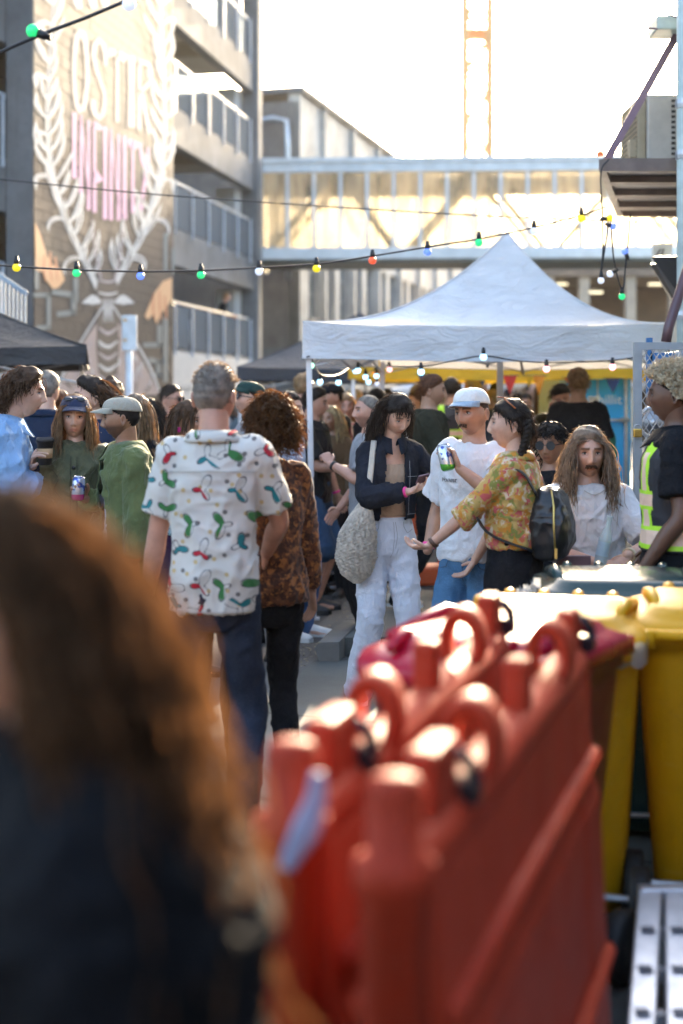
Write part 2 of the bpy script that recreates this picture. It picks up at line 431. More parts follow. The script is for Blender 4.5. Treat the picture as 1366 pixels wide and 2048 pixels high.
# silver car parked behind the first level railing
carp = fac(2.6, FL[0]+0.02, -1.75)
car = thing('parked_car', 'silver white car parked behind the lowest glass railing of the car park', 'car', tuple(carp), FZR)
M_carp = plain('car_paint_silver', (0.62, 0.64, 0.67), 0.3, 0.3, 0.03); M_black = plain('black_plastic', (0.02, 0.02, 0.022), 0.5, var=0.2); M_tyre = plain('tyre_rubber', (0.018, 0.018, 0.018), 0.85)
M_win = plain('car_window', (0.03, 0.035, 0.04), 0.08, var=0); M_red = plain('tail_red', (0.5, 0.02, 0.02), 0.25, var=0)
pr = [(-2.05, .35), (-2.1, .75), (-1.95, .95), (-1.25, 1.02), (-.75, 1.42), (.6, 1.45), (1.35, 1.08), (2.0, .92), (2.12, .6), (2.08, .32)]
rg = []
for yy, k in ((-.82, .93), (-.86, .985), (-.7, 1.0), (0, 1.02), (.7, 1.0), (.86, .985), (.82, .93)):
    rg.append(np.array([(x*(k if z < 1 else k*.97), yy*(1.0 if z < 1.0 else .84), z*k if z > .5 else z) for x, z in pr]))
mb = MB(); mb.rings(rg); obj('body', mb, M_carp, car, True, world=False, bevel=0.03)
for sy in (-1, 1):
    mb = MB(); mb.poly([(x, sy*y, z) for x, y, z in ((-1.15, .775, 1.04), (-.72, .735, 1.38), (.0, .735, 1.40), (.0, .775, 1.04))]); obj('side_window', mb, M_win, car, world=False)
    mb = MB(); mb.poly([(x, sy*y, z) for x, y, z in ((.06, .775, 1.04), (.06, .735, 1.40), (.58, .735, 1.40), (1.22, .775, 1.06))]); obj('side_window', mb, M_win, car, world=False)
    for sx in (-1.3, 1.3):
        mb = MB(); mb.lathe([(.31, -.1), (.33, -.07), (.33, .07), (.31, .1)], 20, (sx, sy*.78, .33), 'Y'); wl = obj('wheel', mb, M_tyre, car, True, world=False)
        mb = MB(); mb.lathe([(.2, -.105), (.2, .105)], 14, (sx, sy*.785, .33), 'Y'); obj('rim', mb, M_steel, wl, world=False)
    mb = MB(); mb.box((-2.06, sy*.62, .82), (.06, .28, .16)); obj('tail_light', mb, M_red, car, world=False)
    mb = MB(); mb.box((2.08, sy*.6, .74), (.07, .3, .14)); obj('headlight', mb, plain('lamp_glass', (.8, .8, .82), .1, var=0), car, world=False)

# ================================================================ mural wall
MO = Vector((-5.08, 23.5, 0))
def mf(s, z, o=0.0): return MO+FU*s+FN*o+Vector((0, 0, z))
def MP(px, py, o=0.012):
    dx, dz = (px-CX)/FPX, (HY-py)/FPX
    t = FU.x/FU.y; Y = (MO.x-t*MO.y)/(dx-t)
    return Vector((dx*Y, Y, CAMZ+dz*Y))+FN*o
def mural_bg():  # dark paint below; the upper tan carries reflected sunlight in the colour
    m = Mat('mural_ground_lit_top'); g = m.nt.nodes.new('ShaderNodeNewGeometry'); x, y, z = m.xyz(g.outputs['Position'])
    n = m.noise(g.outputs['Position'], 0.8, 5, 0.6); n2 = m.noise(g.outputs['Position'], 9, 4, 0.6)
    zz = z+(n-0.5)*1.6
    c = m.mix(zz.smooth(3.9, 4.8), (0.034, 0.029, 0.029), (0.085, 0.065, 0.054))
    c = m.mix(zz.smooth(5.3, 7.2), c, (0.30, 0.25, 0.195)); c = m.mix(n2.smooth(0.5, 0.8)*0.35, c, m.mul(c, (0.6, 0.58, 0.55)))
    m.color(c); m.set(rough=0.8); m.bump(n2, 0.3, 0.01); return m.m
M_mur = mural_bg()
def chalk(name, c, fade=0.25):
    m = Mat(name); g = m.nt.nodes.new('ShaderNodeNewGeometry')
    n = m.noise(g.outputs['Position'], 3.5, 5, 0.65).smooth(0.45, 0.8); m.color(m.mix(n*fade, c, tuple(q*0.6 for q in c))); m.set(rough=0.75); return m.m
M_mw = chalk('mural_white', (0.40, 0.415, 0.43), 0.6); M_mp = chalk('mural_pink', (0.46, 0.25, 0.42), 0.5); M_mpw = chalk('mural_pale_pink', (0.38, 0.33, 0.33), 0.5)
M_mo = chalk('mural_orange', (0.52, 0.30, 0.16), 0.3); M_mo2 = chalk('mural_rust', (0.45, 0.18, 0.09), 0.3); M_mt = chalk('mural_slate', (0.10, 0.135, 0.155), 0.4)
M_mg = chalk('mural_grey', (0.26, 0.24, 0.27), 0.5); M_mk = chalk('mural_dark', (0.035, 0.03, 0.033), 0.2)
mural = thing('mural_wall', 'tall block wall painted with white laurel leaves, pink stretched lettering and a bee', 'wall', tuple(mf(0, 0)))
mb = MB(); mb.prism([mf(0, 0, -.02), mf(7.72, 0, -.02), mf(7.72, 0, -.5), mf(0, 0, -.5)], 14.0); obj('core', mb, M_conc, mural, bevel=0.02)
bw, bh = 7.72/19, 0.2
blk = MB(); q = 0.003
blk.add([tuple(FU*a+FN*o_+Vector((0, 0, b))) for o_ in (0.0, -0.019) for a, b in ((q, q), (bw-q, q), (bw-q, bh-q), (q, bh-q))], [(0, 1, 2, 3), (0, 4, 5, 1), (1, 5, 6, 2), (2, 6, 7, 3), (3, 7, 4, 0)])
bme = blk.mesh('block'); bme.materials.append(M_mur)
rest = MB(); cnt = 0; bv = np.vstack(blk.v)
for c_ in range(-1, 20):
    for r_ in range(60):
        off = (bw/2 if r_ % 2 else 0); s_ = c_*bw+off
        if s_ < -bw*0.6 or s_ > 7.72-bw*0.4: continue
        s_ = min(max(s_, 0), 7.72-bw); loc = mf(s_, 1.0+r_*bh, 0.0)
        if r_ >= 4 and r_ < 46 and cnt < 300:
            o = link('block', bme, None, mural, True); o.location = loc+FN*0.003*math.sin(c_*7+r_*3.1); cnt += 1
        else: rest.add(bv+np.array(loc), blk.f)
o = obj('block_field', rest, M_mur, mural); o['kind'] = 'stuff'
# --- painted motifs: thin coats of paint a few millimetres over the blocks
def ribbon(mb, pts, wd, n=24, eps=0.014):
    p = catmull([(a, b, 0) for a, b in pts], n)[:, :2]; ww = np.interp(np.linspace(0, 1, n), np.linspace(0, 1, len(wd)), wd)
    t = np.gradient(p, axis=0); t /= np.linalg.norm(t, axis=1)[:, None]+1e-9; nn = np.stack([-t[:, 1], t[:, 0]], 1)
    L = [tuple(MP(*(a+b*c/2), eps)) for a, b, c in zip(p, nn, ww)]; Rr = [tuple(MP(*(a-b*c/2), eps)) for a, b, c in zip(p, nn, ww)]
    mb.add(L+Rr, [(i, i+1, n+i+1, n+i) for i in range(n-1)]); return mb
def flat(mb, pts, eps=0.014): mb.poly([MP(a, b, eps) for a, b in pts]); return mb
def leafpts(x0, y0, ang, L, w, curl=0.35, n=9):
    """leaf outline centre line in photo pixels"""
    pts = []; a = ang; x, y = x0, y0
    for i in range(n):
        pts.append((x, y)); x += math.cos(a)*L/(n-1); y += math.sin(a)*L/(n-1); a += curl/(n-1)*2
    return pts
for side, stem in ((-1, [(196, 585), (172, 530), (140, 465), (115, 400), (98, 330), (92, 250), (95, 160), (100, 70), (108, -30)]), (1, [(222, 585), (250, 530), (285, 470), (308, 400), (324, 330), (331, 250), (328, 160), (324, 70), (320, -30)])):
    mb = MB(); ribbon(mb, stem, [7, 11, 10, 8, 6, 5, 5, 4, 4], 60, 0.012); ribbon(mb, [(x+side*-6, y) for x, y in stem], [2, 4, 4, 3, 3], 60, 0.012); obj('laurel_stem', mb, M_mw, mural)
    cl = catmull([(a, b, 0) for a, b in stem], 40)[:, :2]
    for k, i in enumerate(range(3, 39, 2)):
        x, y = cl[i]
        for sd_ in (-1, 1):
            up = -math.pi/2+sd_*random.uniform(0.45, 0.8); L = random.uniform(58, 88)*(1.0 if y > 250 else 0.9); cu = -sd_*random.uniform(0.15, 0.5)
            if (sd_ == side and k % 3 == 1): cu = sd_*1.6; L *= 0.9
            pts = leafpts(x, y, up, L, 10, cu)
            if max(p[0] for p in pts) > 345 or min(p[0] for p in pts) < 68: pts = [(min(max(p[0], 70), 344), p[1]) for p in pts]
            wv = random.uniform(8, 14)
            mb = MB(); ribbon(mb, pts, [2, wv*.7, wv, wv*.75, 1], 14, 0.016+0.001*(k % 3)); lf = obj('laurel_leaf', mb, M_mw, mural)
            mb = MB(); ribbon(mb, pts[2:-2], [1, wv*.32, wv*.1], 10, 0.021); obj('leaf_vein', mb, M_mg if y < 470 else M_mk, lf)
def yb(x): return float(np.interp(x, [140, 150, 160, 170, 182, 205, 230, 250, 265, 280, 290, 300], [330, 368, 395, 408, 424, 438, 443, 438, 425, 400, 370, 300]))
def yt(x): return 222+(x-140)*0.46
def letter(ch, x0, x1, top, bot, mat, w=9):
    mb = MB(); k = x1-x0; e = 0.018
    def st(pts, ws=None): ribbon(mb, pts, ws or [w*.8, w*.9, w*1.15], 16, e)
    if ch == 'I': st([((x0+x1)/2, top((x0+x1)/2)), ((x0+x1)/2, (top(x0)+bot(x1))/2), ((x0+x1)/2, bot((x0+x1)/2))], [k*.9, k*.75, k])
    if ch == 'N':
        st([(x0+w/2, top(x0)), (x0+w/2, bot(x0))]); st([(x1-w/2, top(x1)), (x1-w/2, bot(x1))]); st([(x0+w*.6, top(x0)+4), (x1-w*.6, bot(x1)-30)], [w*.6, w*.4])
    if ch == 'F':
        st([(x0+w/2, top(x0)), (x0+w/2, bot(x0))]); h = bot(x0)-top(x0)
        st([(x0+w/2, top(x0)+5), (x1, top(x1)+9)], [12, 9]); st([(x0+w/2, top(x0)+h*.55), (x1-3, top(x1)+h*.62)], [10, 16])
    if ch == 'T':
        xm = (x0+x1)/2; st([(xm, top(xm)), (xm, bot(xm))]); st([(x0, top(x0)+12), (xm, top(xm)+7), (x1, top(x1)+12)], [20, 12, 20])
    if ch == 'Y':
        xm = (x0+x1)/2; h = bot(xm)-top(xm)
        st([(x0+w/2, top(x0)), (x0+w*.7, top(x0)+h*.3), (xm, top(x0)+h*.55)]); st([(x1-w/2, top(x1)), (x1-w*.5, top(x1)+h*.35), (xm+3, top(x1)+h*.62), (x0+4, bot(x0)+14)])
    if ch == 'O':
        st([((x0+x1)/2+(k/2-w/2)*math.cos(a), (top(x0)+bot(x1))/2+((bot(x1)-top(x0))/2)*math.sin(a)) for a in np.linspace(0, 2*math.pi, 17)], [w*1.1, w*1.5, w, w*1.7, w*1.1])
    if ch == 'S':
        a, b = top(x0), bot(x1); h = b-a
        st([(x1-3, a+h*.34), (x1-4, a+h*.12), ((x0+x1)/2, a), (x0+4, a+h*.14), (x0+8, a+h*.34), ((x0+x1)/2, a+h*.5), (x1-5, a+h*.68), (x1-6, a+h*.9), ((x0+x1)/2, b), (x0+4, b-h*.1), (x0+4, b-h*.24)], [w, w*1.6, w, w*.9, w*1.5, w*1.4])
    if ch == 'R':
        a, b = top(x0), bot(x0); h = b-a
        st([(x0+w/2, a), (x0+w/2, b)]); st([(x0+w/2, a+6), (x1-4, a+h*.1), (x1-3, a+h*.32), (x0+w/2, a+h*.48)], [w*1.4, w, w]); st([(x0+w, a+h*.46), (x1-3, b+8)], [w, w*1.3])
    o = obj('letter', mb, mat, mural); return o
for ch, a, b in (('I', 142, 152), ('N', 157, 179), ('F', 184, 201), ('I', 204, 213), ('N', 217, 239), ('I', 243, 252), ('T', 255, 273), ('Y', 276, 298)): letter(ch, a, b, yt, yb, M_mp, 6.5)
for ch, a, b in (('O', 142, 177), ('S', 181, 212), ('T', 215, 251), ('I', 253, 270), ('R', 273, 301)): letter(ch, a, b, lambda x: 62+(x-142)*0.42, lambda x: 210+(x-142)*0.38, M_mpw, 8)
mb = MB()
for x in (150, 180, 205): ribbon(mb, [(x, -30), (x+3, 0), (x+8, 18)], [14, 16, 12], 8)
obj('letter', mb, M_mw, mural)
# hands, maze shapes, bee
for pts in ([(68, 442), (80, 470), (92, 510), (104, 530), (122, 540), (128, 560), (116, 575), (104, 578), (92, 562), (86, 545), (70, 540)], [(343, 556), (325, 562), (308, 585), (296, 612), (288, 632), (294, 640), (306, 628), (312, 648), (320, 628), (334, 612), (342, 600)]):
    mb = MB(); flat(mb, pts); h = obj('painted_hand', mb, M_mo, mural)
    cxm = sum(p[0] for p in pts)/len(pts); cym = sum(p[1] for p in pts)/len(pts)
    for dx in (-9, 2, 12):
        mb = MB(); ribbon(mb, [(cxm+dx, cym-30+abs(dx)), (cxm+dx*1.2, cym+5), (cxm+dx*1.1+3, cym+30)], [3, 5, 2], 8, 0.02); obj('finger_line', mb, M_mo2, h)
for pts, w_ in (([(70, 590), (96, 590), (96, 655), (76, 655)], 9), ([(108, 585), (146, 590), (146, 625), (118, 628)], 11), ([(150, 560), (150, 600)], 10), ([(290, 690), (318, 690), (318, 655)], 10), ([(330, 640), (330, 760)], 9), ([(300, 720), (316, 724), (316, 750), (290, 752)], 10), ([(72, 520), (72, 575)], 8), ([(345, 500), (345, 545)], 6), ([(330, 470), (330, 540)], 8)):
    mb = MB()
    for (a, b) in zip(pts[:-1], pts[1:]):
        dx, dy = b[0]-a[0], b[1]-a[1]; L = math.hypot(dx, dy)+1e-6; ex, ey = dx/L*w_/2, dy/L*w_/2
        ribbon(mb, [(a[0]-ex, a[1]-ey), (b[0]+ex, b[1]+ey)], [w_, w_], 2, 0.013)
    obj('maze_stroke', mb, M_mt, mural)
mb = MB()
ribbon(mb, [(212, 545), (213, 580), (213, 640), (214, 700), (215, 770)], [24, 46, 42, 46, 34], 30, 0.016); bee = obj('bee_body', mb, M_mk, mural)
for i, y in enumerate((560, 585, 655, 682, 705, 728, 750)):
    mb = MB(); ribbon(mb, [(195, y), (214, y+12 if i > 1 else y+4), (233, y)], [3, 8 if i > 1 else 5, 3], 10, 0.022); obj('bee_stripe', mb, M_mw if i % 2 else M_mg, bee)
for x in (204, 209, 214, 219, 224):
    mb = MB(); ribbon(mb, [(x, 598), (x+(214-x)*.3, 622), (x, 645)], [2, 3, 1], 8, 0.023); obj('bee_hair', mb, M_mw, bee)
for sd_ in (-1, 1):
    mb = MB(); flat(mb, [(214+sd_*8, 625), (214+sd_*40, 672), (214+sd_*80, 740), (214+sd_*106, 790), (214+sd_*20, 790), (214+sd_*14, 700)], 0.0145); wg = obj('bee_wing', mb, chalk('mural_wing', (0.26, 0.21, 0.21), 0.7), mural)
    mb = MB(); ribbon(mb, [(214+sd_*10, 612), (214+sd_*48, 672), (214+sd_*84, 735), (214+sd_*106, 790)], [3, 4, 5, 3], 20, 0.024); obj('wing_edge', mb, M_mw, wg)
    for k in range(26):
        x = 214+sd_*random.uniform(16, 92); y = random.uniform(640, 785)
        if abs(x-214) > (y-600)*.55: continue
        mb = MB(); ribbon(mb, [(x, y), (x+random.uniform(-6, 6), y+9), (x+random.uniform(-9, 9), y+18)], [1.5, random.uniform(2, 5), 1], 6, 0.025); obj('wing_vein', mb, random.choice((M_mw, M_mk, M_mg, M_mw)), wg)
    mb = MB(); ribbon(mb, [(214+sd_*14, 558), (214+sd_*24, 510), (214+sd_*32, 440)], [4, 4, 3], 14, 0.022); obj('bee_antenna', mb, M_mg, bee)
    mb = MB(); ribbon(mb, [(214+sd_*14, 605), (214+sd_*30, 600), (214+sd_*52, 606)], [4, 22, 2], 12, 0.02); obj('laurel_leaf', mb, M_mw, mural)

# ================================================================ footbridge
BL, BR = P(518, 520, 41.0), P(1420, 520, 40.3)
bd = (BR-BL); bd.z = 0; BLen = bd.length; bd.normalize(); bn = Vector((bd.y, -bd.x, 0))
def br(s, z, o=0.0): return Vector((BL.x, BL.y, 0))+bd*s+bn*o+Vector((0, 0, z))
def bbox(mb, s0, s1, z0, z1, o0, o1): return mb.prism([br(s0, z0, o0), br(s1, z0, o0), br(s1, z0, o1), br(s0, z0, o1)], z1-z0)
bridge = thing('footbridge', 'glazed covered footbridge with pale steel frame spanning the street', 'bridge', tuple(br(0, 5.6)))
M_bst = plain('bridge_pale_paint', (0.50, 0.54, 0.58), 0.4, 0.1, 0.1, 3); M_bdk = plain('bridge_dark_steel', (0.07, 0.085, 0.08), 0.5, 0.4)
M_bgl = glassy('bridge_glass', (0.94, 0.93, 0.90), 0.62, 0.30, 0.12, (0.80, 0.73, 0.58), 0.40, 0.3)
ZB, ZT = 5.58, 8.45
mb = MB(); bbox(mb, 0, BLen, ZB+0.08, ZB+0.42, -0.06, 0.06); obj('floor_beam', mb, M_bst, bridge, bevel=0.02)
mb = MB(); bbox(mb, 0, BLen, ZB, ZB+0.1, -2.5, 0.0); obj('floor_deck', mb, M_bdk, bridge)
mb = MB(); bbox(mb, -0.05, BLen, ZT-0.30, ZT, -0.08, 0.08); obj('roof_beam', mb, M_bst, bridge, bevel=0.02)
mb = MB(); bbox(mb, -0.05, BLen, ZT-0.02, ZT+0.12, -2.6, 0.14); obj('roof', mb, M_bst, bridge)
mb = MB(); bbox(mb, 0, BLen, ZB+0.08, ZB+0.42, -2.5, -2.4); obj('floor_beam', mb, M_bst, bridge)
mb = MB(); bbox(mb, 0, BLen, ZT-0.65, ZT-0.05, -2.5, -2.42); obj('roof_beam', mb, M_bdk, bridge)
NP = 17; sp = 0.7635
for i in range(NP+1):
    s_ = 0.06+i*sp
    if s_ > BLen: break
    mb = MB(); bbox(mb, s_-0.05, s_+0.05, ZB+0.42, ZT-0.3, -0.05, 0.05); obj('mullion', mb, M_bst, bridge)
    if i % 2 == 0:
        mb = MB(); bbox(mb, s_-0.03+.2, s_+0.03+.2, ZB+0.42, ZT-0.6, -2.47, -2.43); obj('mullion', mb, M_bdk, bridge)
    if i < NP:
        mb = MB(); bbox(mb, s_+0.052, s_+sp-0.052, ZB+0.425, ZT-0.305, -0.008, 0.008); obj('pane', mb, M_bgl, bridge)
        mb = MB(); bbox(mb, s_, s_+sp-0.01, ZB+0.425, ZT-0.66, -2.455, -2.445); obj('pane', mb, M_bgl, bridge)
for o_ in (-0.35, -2.2):
    for a, b in (((0.3, ZB+.4), (2.0, ZT-.5)), ((2.45, ZT-.3), (3.95, ZB+.4)), ((4.3, ZB+.4), (6.2, ZT-.3)), ((6.45, ZT-.3), (8.2, ZB+.4)), ((8.6, ZB+.4), (10.5, ZT-.3)), ((10.8, ZT-.3), (12.4, ZB+.4))):
        mb = MB(); mb.bar(br(a[0], a[1], o_), br(b[0], b[1], o_), 0.15); obj('diagonal_brace', mb, M_bdk, bridge)
mb = MB(); bbox(mb, -0.12, 0.0, ZB-0.1, ZT+0.1, -2.6, 0.12); obj('end_frame', mb, M_bst, bridge)

# ================================================================ old warehouse behind the bridge
wo = Vector((-1.34, 46.0, 0)); wu = Vector((0.27, 1, 0)).normalized(); wnr = Vector((wu.y, -wu.x, 0)); 
def wf(s, z, o=0.0): return wo+wu*s+wnr*o+Vector((0, 0, z))
ware = thing('warehouse', 'old rendered warehouse with multi pane windows behind the footbridge', 'building', tuple(wo))
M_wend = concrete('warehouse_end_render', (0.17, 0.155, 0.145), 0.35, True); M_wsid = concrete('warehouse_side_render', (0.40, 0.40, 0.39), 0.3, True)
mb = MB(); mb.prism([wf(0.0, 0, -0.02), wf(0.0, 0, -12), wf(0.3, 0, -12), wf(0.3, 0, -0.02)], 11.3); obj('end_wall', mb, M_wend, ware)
# side wall with real window openings
WZ0, WZ1 = 4.35, 6.75
wins = [1.0+1.95*i for i in range(16)]
mb = MB()
def wbox(mb, s0, s1, z0, z1, o0, o1): return mb.prism([wf(s0, z0, o0), wf(s1, z0, o0), wf(s1, z0, o1), wf(s0, z0, o1)], z1-z0)
wbox(mb, 0, 48, 0, WZ0, -0.4, 0); wbox(mb, 0, 48, WZ1, 11.56, -0.4, 0)
edges = [0]+[q for s_ in wins for q in (s_, s_+1.35)]+[48]
for a, b in zip(edges[0::2], edges[1::2]): wbox(mb, a, b, WZ0, WZ1, -0.4, 0)
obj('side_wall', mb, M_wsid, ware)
mb = MB(); wbox(mb, -0.15, 48, 11.56, 11.74, -12, 0.15); obj('roof', mb, M_conc_d, ware)
M_wfr = plain('window_frame_grey', (0.22, 0.24, 0.25), 0.5); M_wgl = plain('old_window_glass', (0.10, 0.13, 0.15), 0.1, var=0.4, scale=1.5)
for i, s_ in enumerate(wins[:13]):
    mb = MB(); wbox(mb, s_, s_+1.35, WZ0, WZ0+.07, -.3, -.2); wbox(mb, s_, s_+1.35, WZ1-.07, WZ1, -.3, -.2)
    for k in range(4): a = s_+.0+k*(1.35-.06)/3; wbox(mb, a, a+.06, WZ0+.07, WZ1-.07, -.3, -.2)
    for zz in (WZ0+.8, WZ0+1.55): wbox(mb, s_+.06, s_+1.29, zz, zz+.05, -.29, -.21)
    wd_ = obj('window', mb, M_wfr, ware)
    mb = MB(); wbox(mb, s_, s_+1.35, WZ0, WZ1, -.27, -.255); obj('pane', mb, M_wgl, wd_)
    mb = MB(); wbox(mb, s_-.08, s_+1.43, WZ0-.14, WZ0-.005, -.05, .09); obj('sill', mb, M_conc_d, wd_)
mb = MB(); wbox(mb, 1.6, 2.6, 8.6, 9.5, 0.005, 0.03); obj('upper_window', mb, M_wgl, ware)
mb = MB()
for s_ in np.arange(2.45, 30, 1.95*2): wbox(mb, s_, s_+.28, 0, 11.5, 0.004, .16)
o = obj('pilaster_row', mb, M_wsid, ware)
mb = MB(); mb.tube([wf(0.2, 10.6, -1.4)+Vector((-.25, -.5, 0)), wf(0.0, 10.7, -.9)+Vector((0, -.4, 0)), wf(0.0, 10.6, -.45)+Vector((0, -.35, 0)), wf(0.0, 9.8, -.4)+Vector((0, -.35, 0)), wf(0, 5.5, -.4)+Vector((0, -.35, 0))], 0.09, 10); obj('vent_pipe', mb, M_steel, ware, True)
mb = MB(); mb.prism([wf(-0.4, 0, 0.2), wf(-0.4, 0, -6), wf(-0.25, 0, -6), wf(-0.25, 0, .2)], 3.3); o = obj('low_screen_wall', mb, M_conc, ware)

# ================================================================ building under the right of the bridge
un = thing('undercroft_building', 'brown open fronted building with square columns below the right of the footbridge', 'building', (6.2, 52, 0))
M_br1 = concrete('undercroft_brown', (0.22, 0.17, 0.13), 0.3); M_br2 = concrete('undercroft_cream', (0.45, 0.38, 0.30), 0.2)
mb = MB(); mb.box((10, 58, 3.6), (10, 0.3, 7.2)); obj('back_wall', mb, M_br1, un)
mb = MB(); mb.box((10, 55, 6.4), (10, 6, 0.5)); obj('ceiling_slab', mb, M_br1, un)
mb = MB(); mb.box((10, 55, 2.2), (10, 6, 0.35)); obj('floor_slab', mb, M_br2, un)
for x in (6.0, 7.6, 8.9, 10.6, 12.2, 13.6):
    mb = MB(); mb.box((x, 52.3, 3.1), (0.38, 0.38, 6.2)); obj('column', mb, M_br2 if x > 7 else M_br1, un, bevel=.02)
for x in np.arange(5.4, 14.5, 0.42):
    mb = MB(); mb.bar((x, 51.95, 2.4), (x, 51.95, 3.4), 0.04); obj('baluster', mb, M_bst, un)
mb = MB(); mb.bar((5.2, 51.93, 3.42), (15, 51.93, 3.42), 0.08); obj('hand_rail', mb, M_bst, un)
mb = MB(); mb.box((11.9, 51.9, 2.6), (3.6, 0.05, 0.42)); obj('red_banner', mb, plain('banner_red', (0.55, 0.08, 0.07), 0.6), un)
for x, z_ in ((8.1, 5.9), (9.4, 5.6), (11.6, 5.9)):
    mb = MB(); mb.box((x, 52.6, z_), (0.5, 0.12, 0.07)); obj('ceiling_lamp', mb, emis('tube_lamp', (1.0, 0.85, 0.55), 0.25), un)
# ================================================================ tower crane
cr = thing('tower_crane', 'orange lattice mast of a tower crane rising behind the footbridge', 'crane', (11.45, 120, 0))
M_cr = plain('crane_orange', (0.62, 0.33, 0.12), 0.6, 0, 0.1); hw = 1.05
for sx in (-1, 1):
    for sy in (-1, 1):
        mb = MB(); mb.bar((11.45+sx*hw, 120+sy*hw, 0), (11.45+sx*hw, 120+sy*hw, 46), 0.46); obj('mast_leg', mb, M_cr, cr)
zc = 1.0; k = 0
while zc < 45:
    mb = MB()
    for sx in (-1, 1): mb.bar((11.45+sx*hw, 120-hw, zc), (11.45+sx*hw, 120+hw, zc), 0.2)
    for sy in (-1, 1): mb.bar((11.45-hw, 120+sy*hw, zc), (11.45+hw, 120+sy*hw, zc), 0.3)
    for sy in (-1, 1):
        a, b = (-hw, hw) if k % 2 else (hw, -hw)
        mb.bar((11.45+a, 120+sy*hw, zc), (11.45+b, 120+sy*hw, zc+2.2), 0.2)
    for sx in (-1, 1):
        a, b = (-hw, hw) if k % 2 else (hw, -hw)
        mb.bar((11.45+sx*hw, 120+a, zc), (11.45+sx*hw, 120+b, zc+2.2), 0.2)
    obj('mast_section', mb, M_cr, cr); zc += 2.2; k += 1
for z_ in (21.5, 32.6):
    mb = MB(); mb.box((11.45, 120, z_), (2.0, 2.0, 0.25)); obj('rest_platform', mb, M_cr, cr)

# ================================================================ shop wall and air conditioner ledge on the right
RU = Vector((0.25, 1, 0)).normalized(); RN = Vector((-RU.y, RU.x, 0))   # RN points to the street (left)
def rf(s, z, o=0.0): return Vector((2.44, 10.0, 0))+RU*s+RN*o+Vector((0, 0, z))
shop = thing('shop_building', 'pale green rendered shop wall at the right edge of the street', 'building', tuple(rf(0, 0)))
M_shop = concrete('shop_render', (0.35, 0.40, 0.38), 0.2, True); M_pipe = plain('pipe_pale_green', (0.42, 0.50, 0.48), 0.45)
mb = MB(); mb.prism([rf(-0.2, 0, 0), rf(26, 0, 0), rf(26, 0, -4), rf(-0.2, 0, -4)], 5.4); obj('wall', mb, M_shop, shop)
mb = MB(); mb.tube([rf(-0.25, 0.1, 0.03), rf(-0.25, 5.3, 0.03)], 0.05, 12); obj('downpipe', mb, M_pipe, shop, True)
for z_ in (2.2, 3.3, 3.65, 4.6):
    mb = MB(); mb.lathe([(.058, -.03), (.062, 0), (.058, .03)], 12, tuple(rf(-0.25, z_, 0.03))); obj('pipe_bracket', mb, M_steel, shop)
LO = Vector((1.835, 10.0, 3.27)); LU = Vector((0.244, 1, 0)).normalized(); LR = Vector((1, 0, 0))
def lf_(s, x, z): return LO+LU*s+LR*x+Vector((0, 0, z))
led = thing('equipment_ledge', 'brown steel ledge with ribbed underside bracketed high on the shop wall', 'ledge', tuple(LO))
M_led = plain('ledge_brown_paint', (0.16, 0.12, 0.105), 0.5, 0.1, 0.2); M_led2 = plain('ledge_sheet_grey', (0.30, 0.27, 0.26), 0.5, 0.2, 0.2)
mb = MB(); mb.prism([lf_(0, 0, 0.0), lf_(2.55, 0, 0.0), lf_(2.55, 1.3, 0.0), lf_(0, .62, 0.0)], 0.012); obj('deck_sheet', mb, M_led2, led)
mb = MB(); mb.bar(lf_(0, 0, 0.0), lf_(0, .62, 0), 0.05, 0.09); obj('front_fascia', mb, M_led, led)
mb = MB(); mb.bar(lf_(-.02, 0, 0.0), lf_(2.57, 0, 0), 0.05, 0.08); obj('side_fascia', mb, M_led, led)
for s_, wd_ in ((.55, .16), (1.25, .2), (1.95, .2), (2.5, .1)):
    mb = MB(); mb.prism([lf_(s_-wd_/2, 0.03, -.05), lf_(s_+wd_/2, 0.03, -.05), lf_(s_+wd_/2, 1.2, -.05), lf_(s_-wd_/2, .9, -.05)], 0.045); obj('cross_beam', mb, M_led, led)
mb = MB(); mb.bar(lf_(0.05, 0.03, 0.05), P(1356, 66, 10.2), 0.055, 0.02, up=(0, 1, 0)); obj('tie_strut', mb, plain('strut_purple_brown', (0.16, 0.10, 0.13), 0.45, 0.3), led)
mb = MB(); mb.box(tuple(P(1352, 55, 10.2)), (.34, .3, .10)); obj('wall_bracket', mb, M_pipe, led, bevel=.01)
mb = MB(); mb.box(tuple(lf_(-.02, -.015, .075)), (.042, .04, .035)); obj('end_cap', mb, plain('orange_cap', (.8, .16, .04), .4), led)
acu = thing('air_conditioner', 'boxy cream air conditioning unit standing on the brown steel ledge', 'air conditioner', tuple(lf_(.6, .2, .03)))
a0 = P(1320, 318, 10.75); M_ac = plain('ac_cream', (0.40, 0.38, 0.35), 0.5, .05, .1); M_ac2 = plain('ac_side_tan', (0.28, 0.235, 0.16), 0.55)
mb = MB(); mb.box((a0.x+.045, a0.y+.35, 3.31+.31), (.28, .7, .62)); obj('casing', mb, M_ac, acu, bevel=.012)
mb = MB(); mb.box((a0.x-.13, a0.y+.36, 3.31+.31), (.065, .66, .60)); obj('fan_shroud', mb, M_ac2, acu, bevel=.01)
for i in range(15):
    mb = MB(); mb.bar((a0.x-.168, a0.y+.05, 3.36+i*.037), (a0.x-.168, a0.y+.66, 3.36+i*.037), .006); obj('guard_wire', mb, M_black, acu)
for i in range(14):
    for c_ in (0, 1):
        mb = MB(); mb.box((a0.x+.10+c_*.045, a0.y-.003, 3.36+i*.04), (.028, .012, .018)); obj('coil_bend', mb, M_black, acu)
mb = MB(); mb.box((a0.x-.19, a0.y+.1, 3.31+.22), (.06, .1, .14)); obj('junction_box', mb, M_ac2, acu, bevel=.008)
